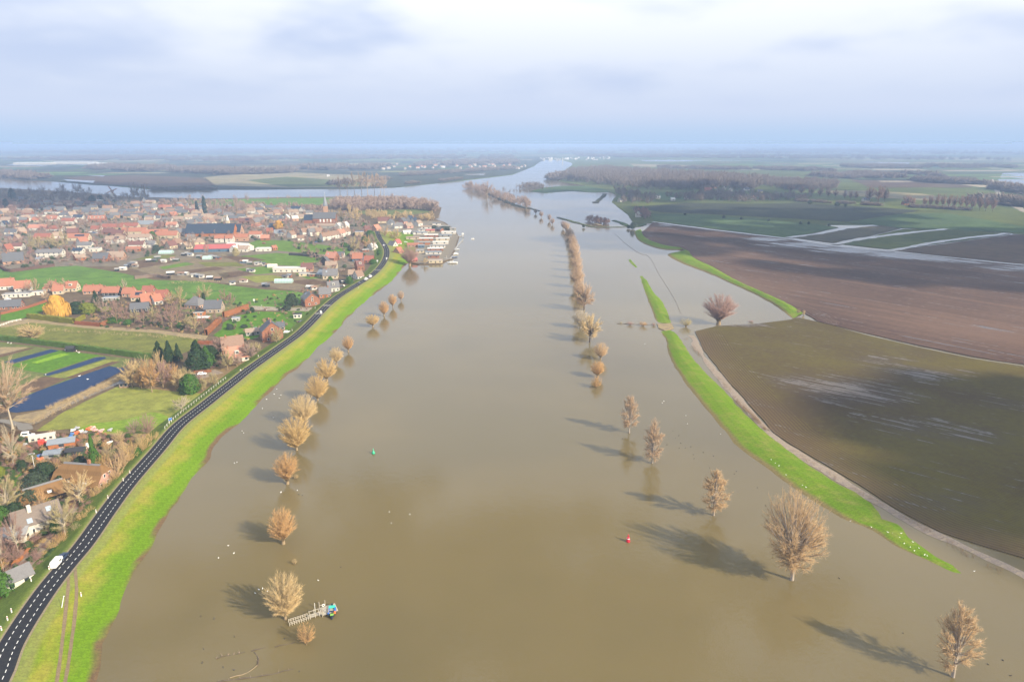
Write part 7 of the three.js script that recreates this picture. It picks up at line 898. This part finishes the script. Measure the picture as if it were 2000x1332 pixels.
// ---------- junk yard behind the thatched farmhouse ----------
{
  const at = (o, px, py, yaw) => put(o, px, py, yaw, 0, L(5));
  { const o = add(new THREE.Group(), 'site_cabin'); child(o, 'body', unit, WALL.white, [0, 1.4, 0], [9, 2.8, 2.6]); for (let i = 0; i < 4; i++) { const w = child(o, 'window', unit, paneM, [-3 + i * 2, 1.7, 1.32], [1, 0.8, 0.06]); } child(o, 'roof', unit, std([0.5, 0.48, 0.44], 0.9), [0, 2.86, 0], [9.1, 0.14, 2.7]); child(o, 'door', unit, doorM, [4.52, 1.2, 0], [0.06, 2, 1]); at(o, 83, 862, 26); tag(o, 'long white site cabin', 'in the junk yard', 'cabin'); }
  { const o = add(car(paint([0.7, 0.7, 0.68]), 5, 0.7), 'old_van'); at(o, 53, 853, 20); tag(o, 'old white van', 'left of the long white site cabin', 'van'); }
  { const o = add(new THREE.Group(), 'red_truck'), red = std([0.55, 0.06, 0.04], 0.45); child(o, 'cab', shapeX([[-1, 0.5], [1, 0.5], [1, 1.6], [0.75, 2.5], [-1, 2.5]], 2.2), red, [-3.2, 0, 0]); child(o, 'bed', unit, red, [0.8, 1.2, 0], [5.6, 0.4, 2.2]); child(o, 'windscreen', unit, carGlass, [-4.0, 1.95, 0], [0.5, 0.8, 1.8]); for (const s of [-1, 1]) for (const x of [-3.2, 1.8]) child(o, 'wheel', wheelG, tyreM, [x, 0.45, s], [1.4, 1.4, 1.4]); at(o, 100, 868, 26); tag(o, 'red flatbed truck', 'right of the long white site cabin', 'truck'); }
  { const o = add(house({ L: 9, W: 4.5, e: 2.2, r: 1.2, roof: 'steel', wall: 'orange', chim: 0, gw: 0 }), 'tin_shed'); at(o, 122, 872, 22); tag(o, 'tin-roofed shed with orange boards', 'in the junk yard', 'shed'); }
  { const o = add(house({ L: 5.5, W: 4.4, e: 1.8, r: 0.6, roof: 'steel', wall: 'grey', chim: 0, gw: 0 }), 'tin_shed'); at(o, 104, 892, 16); tag(o, 'low silver-roofed shelter', 'below the red truck in the junk yard', 'shed'); }
  { const o = add(house({ L: 6, W: 4, e: 2.4, r: 0.6, roof: 'black', wall: 'green', chim: 0, gw: 0 }), 'tin_shed'); at(o, 148, 890, 16); tag(o, 'dark green shed', 'right of the silver-roofed shelter', 'shed'); }
  const r = rng(83), cols = [['orange', [0.7, 0.14, 0.04]], ['white', [0.75, 0.74, 0.7]], ['blue', [0.04, 0.16, 0.42]], ['grey', [0.35, 0.36, 0.38]], ['rusty', [0.3, 0.11, 0.05]], ['pink', [0.62, 0.36, 0.33]], ['white', [0.78, 0.77, 0.74]]], lid = new THREE.BoxGeometry(1.06, 0.12, 1.06);
  const heapG = (s) => { const rr = rng(s), g = []; for (let i = 0; i < 9; i++) { const b = new THREE.BoxGeometry(0.3 + rr() * 0.9, 0.15 + rr() * 0.5, 0.3 + rr() * 0.9); b.rotateX(rr() - 0.5); b.rotateY(rr() * 3); b.rotateZ(rr() - 0.5); b.translate((rr() - 0.5) * 1.4, 0.2 + rr() * 0.6, (rr() - 0.5) * 1.4); g.push(b); } return mergeGeometries(g); }, heaps = [1, 2, 3, 4].map(heapG);
  for (const [x, y, c] of [[142, 842, 1], [150, 838, 3], [158, 844, 1], [165, 846, 3], [172, 840, 0], [180, 838, 5], [186, 842, 5], [148, 848, 0], [153, 862, 0], [140, 850, 2], [136, 856, 2], [204, 850, 4], [214, 842, 3], [168, 874, 1], [174, 870, 1], [178, 878, 6], [164, 878, 1], [212, 868, 1], [211, 876, 6], [62, 890, 3], [74, 894, 2], [66, 897, 2], [78, 900, 0], [160, 882, 0], [170, 888, 4], [222, 884, 2], [128, 884, 4], [48, 870, 3], [54, 876, 4], [200, 908, 6], [196, 844, 5], [116, 880, 1], [190, 850, 0]]) { const o = add(new THREE.Group(), 'junk_heap'); child(o, 'heap', heaps[(x + y) % 4], std(cols[c][1], 0.7)); child(o, 'sheet', lid, std(mixc(cols[c][1], [0.3, 0.25, 0.2], 0.4), 0.7), [0.1, 0.75, 0], [1, 1, 1]).rotation.z = 0.2; at(o, x, y, r() * 180); o.scale.setScalar(0.7 + r() * 0.45); tag(o, `${cols[c][0]} junk heap`, 'in the junk yard behind the farmhouse', 'junk', 'heaps in the junk yard'); }
}
// bales and white barrels on the nursery, sheep on the lane, drawn as birds
birds([[20, 671], [14, 670], [126, 684], [148, 686], [153, 689], [88, 732], [154, 735], [170, 741], [640, 606], [520, 606], [510, 597]], gullM, 0.8, 'white gull', 'on the nursery beds and lane', 'bird-shaped stand-ins for bales, barrels and sheep', L(4));
{ const o = add(house({ L: 4, W: 3, e: 2, r: 1, roof: 'black', wall: 'black', chim: 0, gw: 0 }), 'garden_shed'); put(o, 134, 688, 10, 3); tag(o, 'small black shed', 'beside the long green hedge at the nursery', 'shed'); }
// telephone pole in the near garden
{ const o = add(new THREE.Group(), 'garden_mast'), q = P(68, 922, LAND); o.position.copy(q); const g = new Limbs(); g.limb(new V3(0, -0.3, 0), new V3(0, 6.5, 0), 0.09, 0.06, 6); child(o, 'pole', g.build(), whiteM); child(o, 'pole_top', unit, whiteM, [0, 6.5, 0], [0.3, 0.15, 0.15]); tag(o, 'thin white garden mast', 'above the small lawn at the left', 'pole'); }
// far farms and villages across the water: single white and red houses
houses('on the far right bank among the woods', 'far farms on the right bank', [[1202, 352, 9, 10, 60, 4, 6, 'slate', 'white'], [1212, 354, 9, 10, 60, 5, 6, 'white', 'white'], [1316, 358, 12, 10, 10, 4, 3, 'white', 'white'], [1396, 368, 10, 10, 20, 4, 5, 'orange', 'peach'], [1384, 374, 14, 10, 5, 4, 5, 'red', 'peach'], [1416, 370, 6, 8, 60, 4, 5, 'slate', 'white'], [1428, 374, 7, 8, 60, 4, 5, 'slate', 'white'], [1286, 388, 8, 8, 10, 3, 3, 'white', 'white'], [1315, 392, 8, 8, 8, 3, 3, 'white', 'white'], [1342, 389, 6, 8, 50, 3, 4, 'slate', 'white'], [1446, 388, 7, 8, 50, 3, 4, 'orange', 'peach'], [1472, 389, 7, 8, 50, 3, 4, 'pink', 'white'], [1248, 424, 10, 9, 70, 5, 5, 'slate', 'white'], [1212, 394, 8, 8, 40, 3, 4, 'slate', 'white'], [1218, 390, 6, 8, 60, 3, 4, 'slate', 'white'], [1694, 393, 12, 10, 5, 3, 4, 'slate', 'white'], [1772, 400, 12, 9, 5, 3, 4, 'slate', 'brick'], [1460, 372, 10, 9, 5, 3, 4, 'slate', 'white'], [1486, 376, 9, 9, 5, 3, 4, 'slate', 'cream']]);
massOf('far_village', Array.from({ length: 90 }, (_, i) => { const u = h2(i, 3), v = h2(i, 9), px = i % 2 ? 740 + 300 * u : 1050 + 140 * u, py = i % 2 ? 321 + 10 * v : 308 + 5 * v, o = house({ L: 9 + 14 * h2(i, 5), W: 9, e: 4, r: 4.5, roof: ['white', 'orange', 'slate', 'tan'][i % 4], wall: 'white', chim: 0 }); return put(o, px, py, h2(i, 7) * 90, 0); }), 'scatter of pale houses in the hazy village across the upper river', 'houses');
{ const o = add(new THREE.Group(), 'far_tower'); put(o, 1099, 315, 0, 0); o.scale.setScalar(0.6); child(o, 'shaft', new THREE.CylinderGeometry(5, 6.5, 34, 12), WALL.white, [0, 17, 0]); child(o, 'cap', new THREE.ConeGeometry(6.5, 10, 12), ROOF.white, [0, 39, 0]); tag(o, 'white tower', 'at the river end near the horizon', 'tower'); }
// long low pale halls far left
houses('on the hazy island at far left', 'far greenhouses on the island', [[60, 320, 70, 60, 2, 5, 3, 'white', 'white'], [140, 319, 80, 60, 2, 5, 3, 'white', 'white'], [190, 321, 40, 50, 2, 5, 3, 'white', 'white'], [600, 324, 8, 12, 10, 4, 4, 'slate', 'white'], [640, 345, 5, 10, 10, 3, 3, 'white', 'white'], [866, 328, 6, 12, 10, 4, 4, 'white', 'white']].map((h) => { h[9] = { chim: 0, what: h[3] > 40 ? 'greenhouse block' : 'farm' }; return h; }));

// ---------- clouds outside the picture whose shade lies on the land ----------
{
  const puff = new THREE.IcosahedronGeometry(1, 2), pp = puff.attributes.position; for (let i = 0; i < pp.count; i++) { const v = new V3().fromBufferAttribute(pp, i), k = 0.8 + 0.4 * vn(v.x * 2.2 + v.z * 1.3 + 9, v.y * 2.2 + v.z); pp.setXYZ(i, v.x * k, v.y * k * 0.6, v.z * k); } puff.computeVertexNormals();
  const cm = std([0.85, 0.85, 0.86], 1); let n = 0;
  globalThis.cloudOver = (spots, alt, size, seed) => { const r = rng(seed), list = []; for (const [px, py, rx, rz, dens] of spots) { const c = P(px, py, 0), area = Math.PI * rx * rz, k = Math.round(area / (Math.PI * size * size) * dens * 2.2); for (let i = 0; i < k; i++) { const a = r() * 6.283, q = r() * 1.1, h = alt * (0.9 + 0.2 * r()), v = new V3(c.x + Math.cos(a) * rx * q, 0, c.z + Math.sin(a) * rz * q).addScaledVector(SUN, h / SUN.y); list.push([v, size * (0.6 + 0.8 * r()), size * (0.4 + 0.5 * r()), r() * 6]); } } const m = scatter('cloud', puff, cm, list, 'drifting low cloud above the land', 'cloud'); return m; };
}
cloudOver([[1930, 850, 62, 50, 1.25], [2080, 860, 80, 70, 1.4], [2030, 980, 50, 40, 0.7]], 330, 13, 1);
cloudOver([[1760, 470, 420, 130, 1.3], [2100, 510, 300, 160, 1.3], [1420, 420, 300, 160, 1.0]], 420, 26, 2);
cloudOver([[120, 372, 700, 330, 1.2], [-100, 400, 300, 200, 1.2]], 700, 48, 3);
cloudOver([[1400, 380, 450, 180, 1.1]], 600, 36, 4);
writeLabels();
scene.traverse((m) => { if (m.isMesh) m.castShadow = m.receiveShadow = true; });
renderer.render(scene, camera);
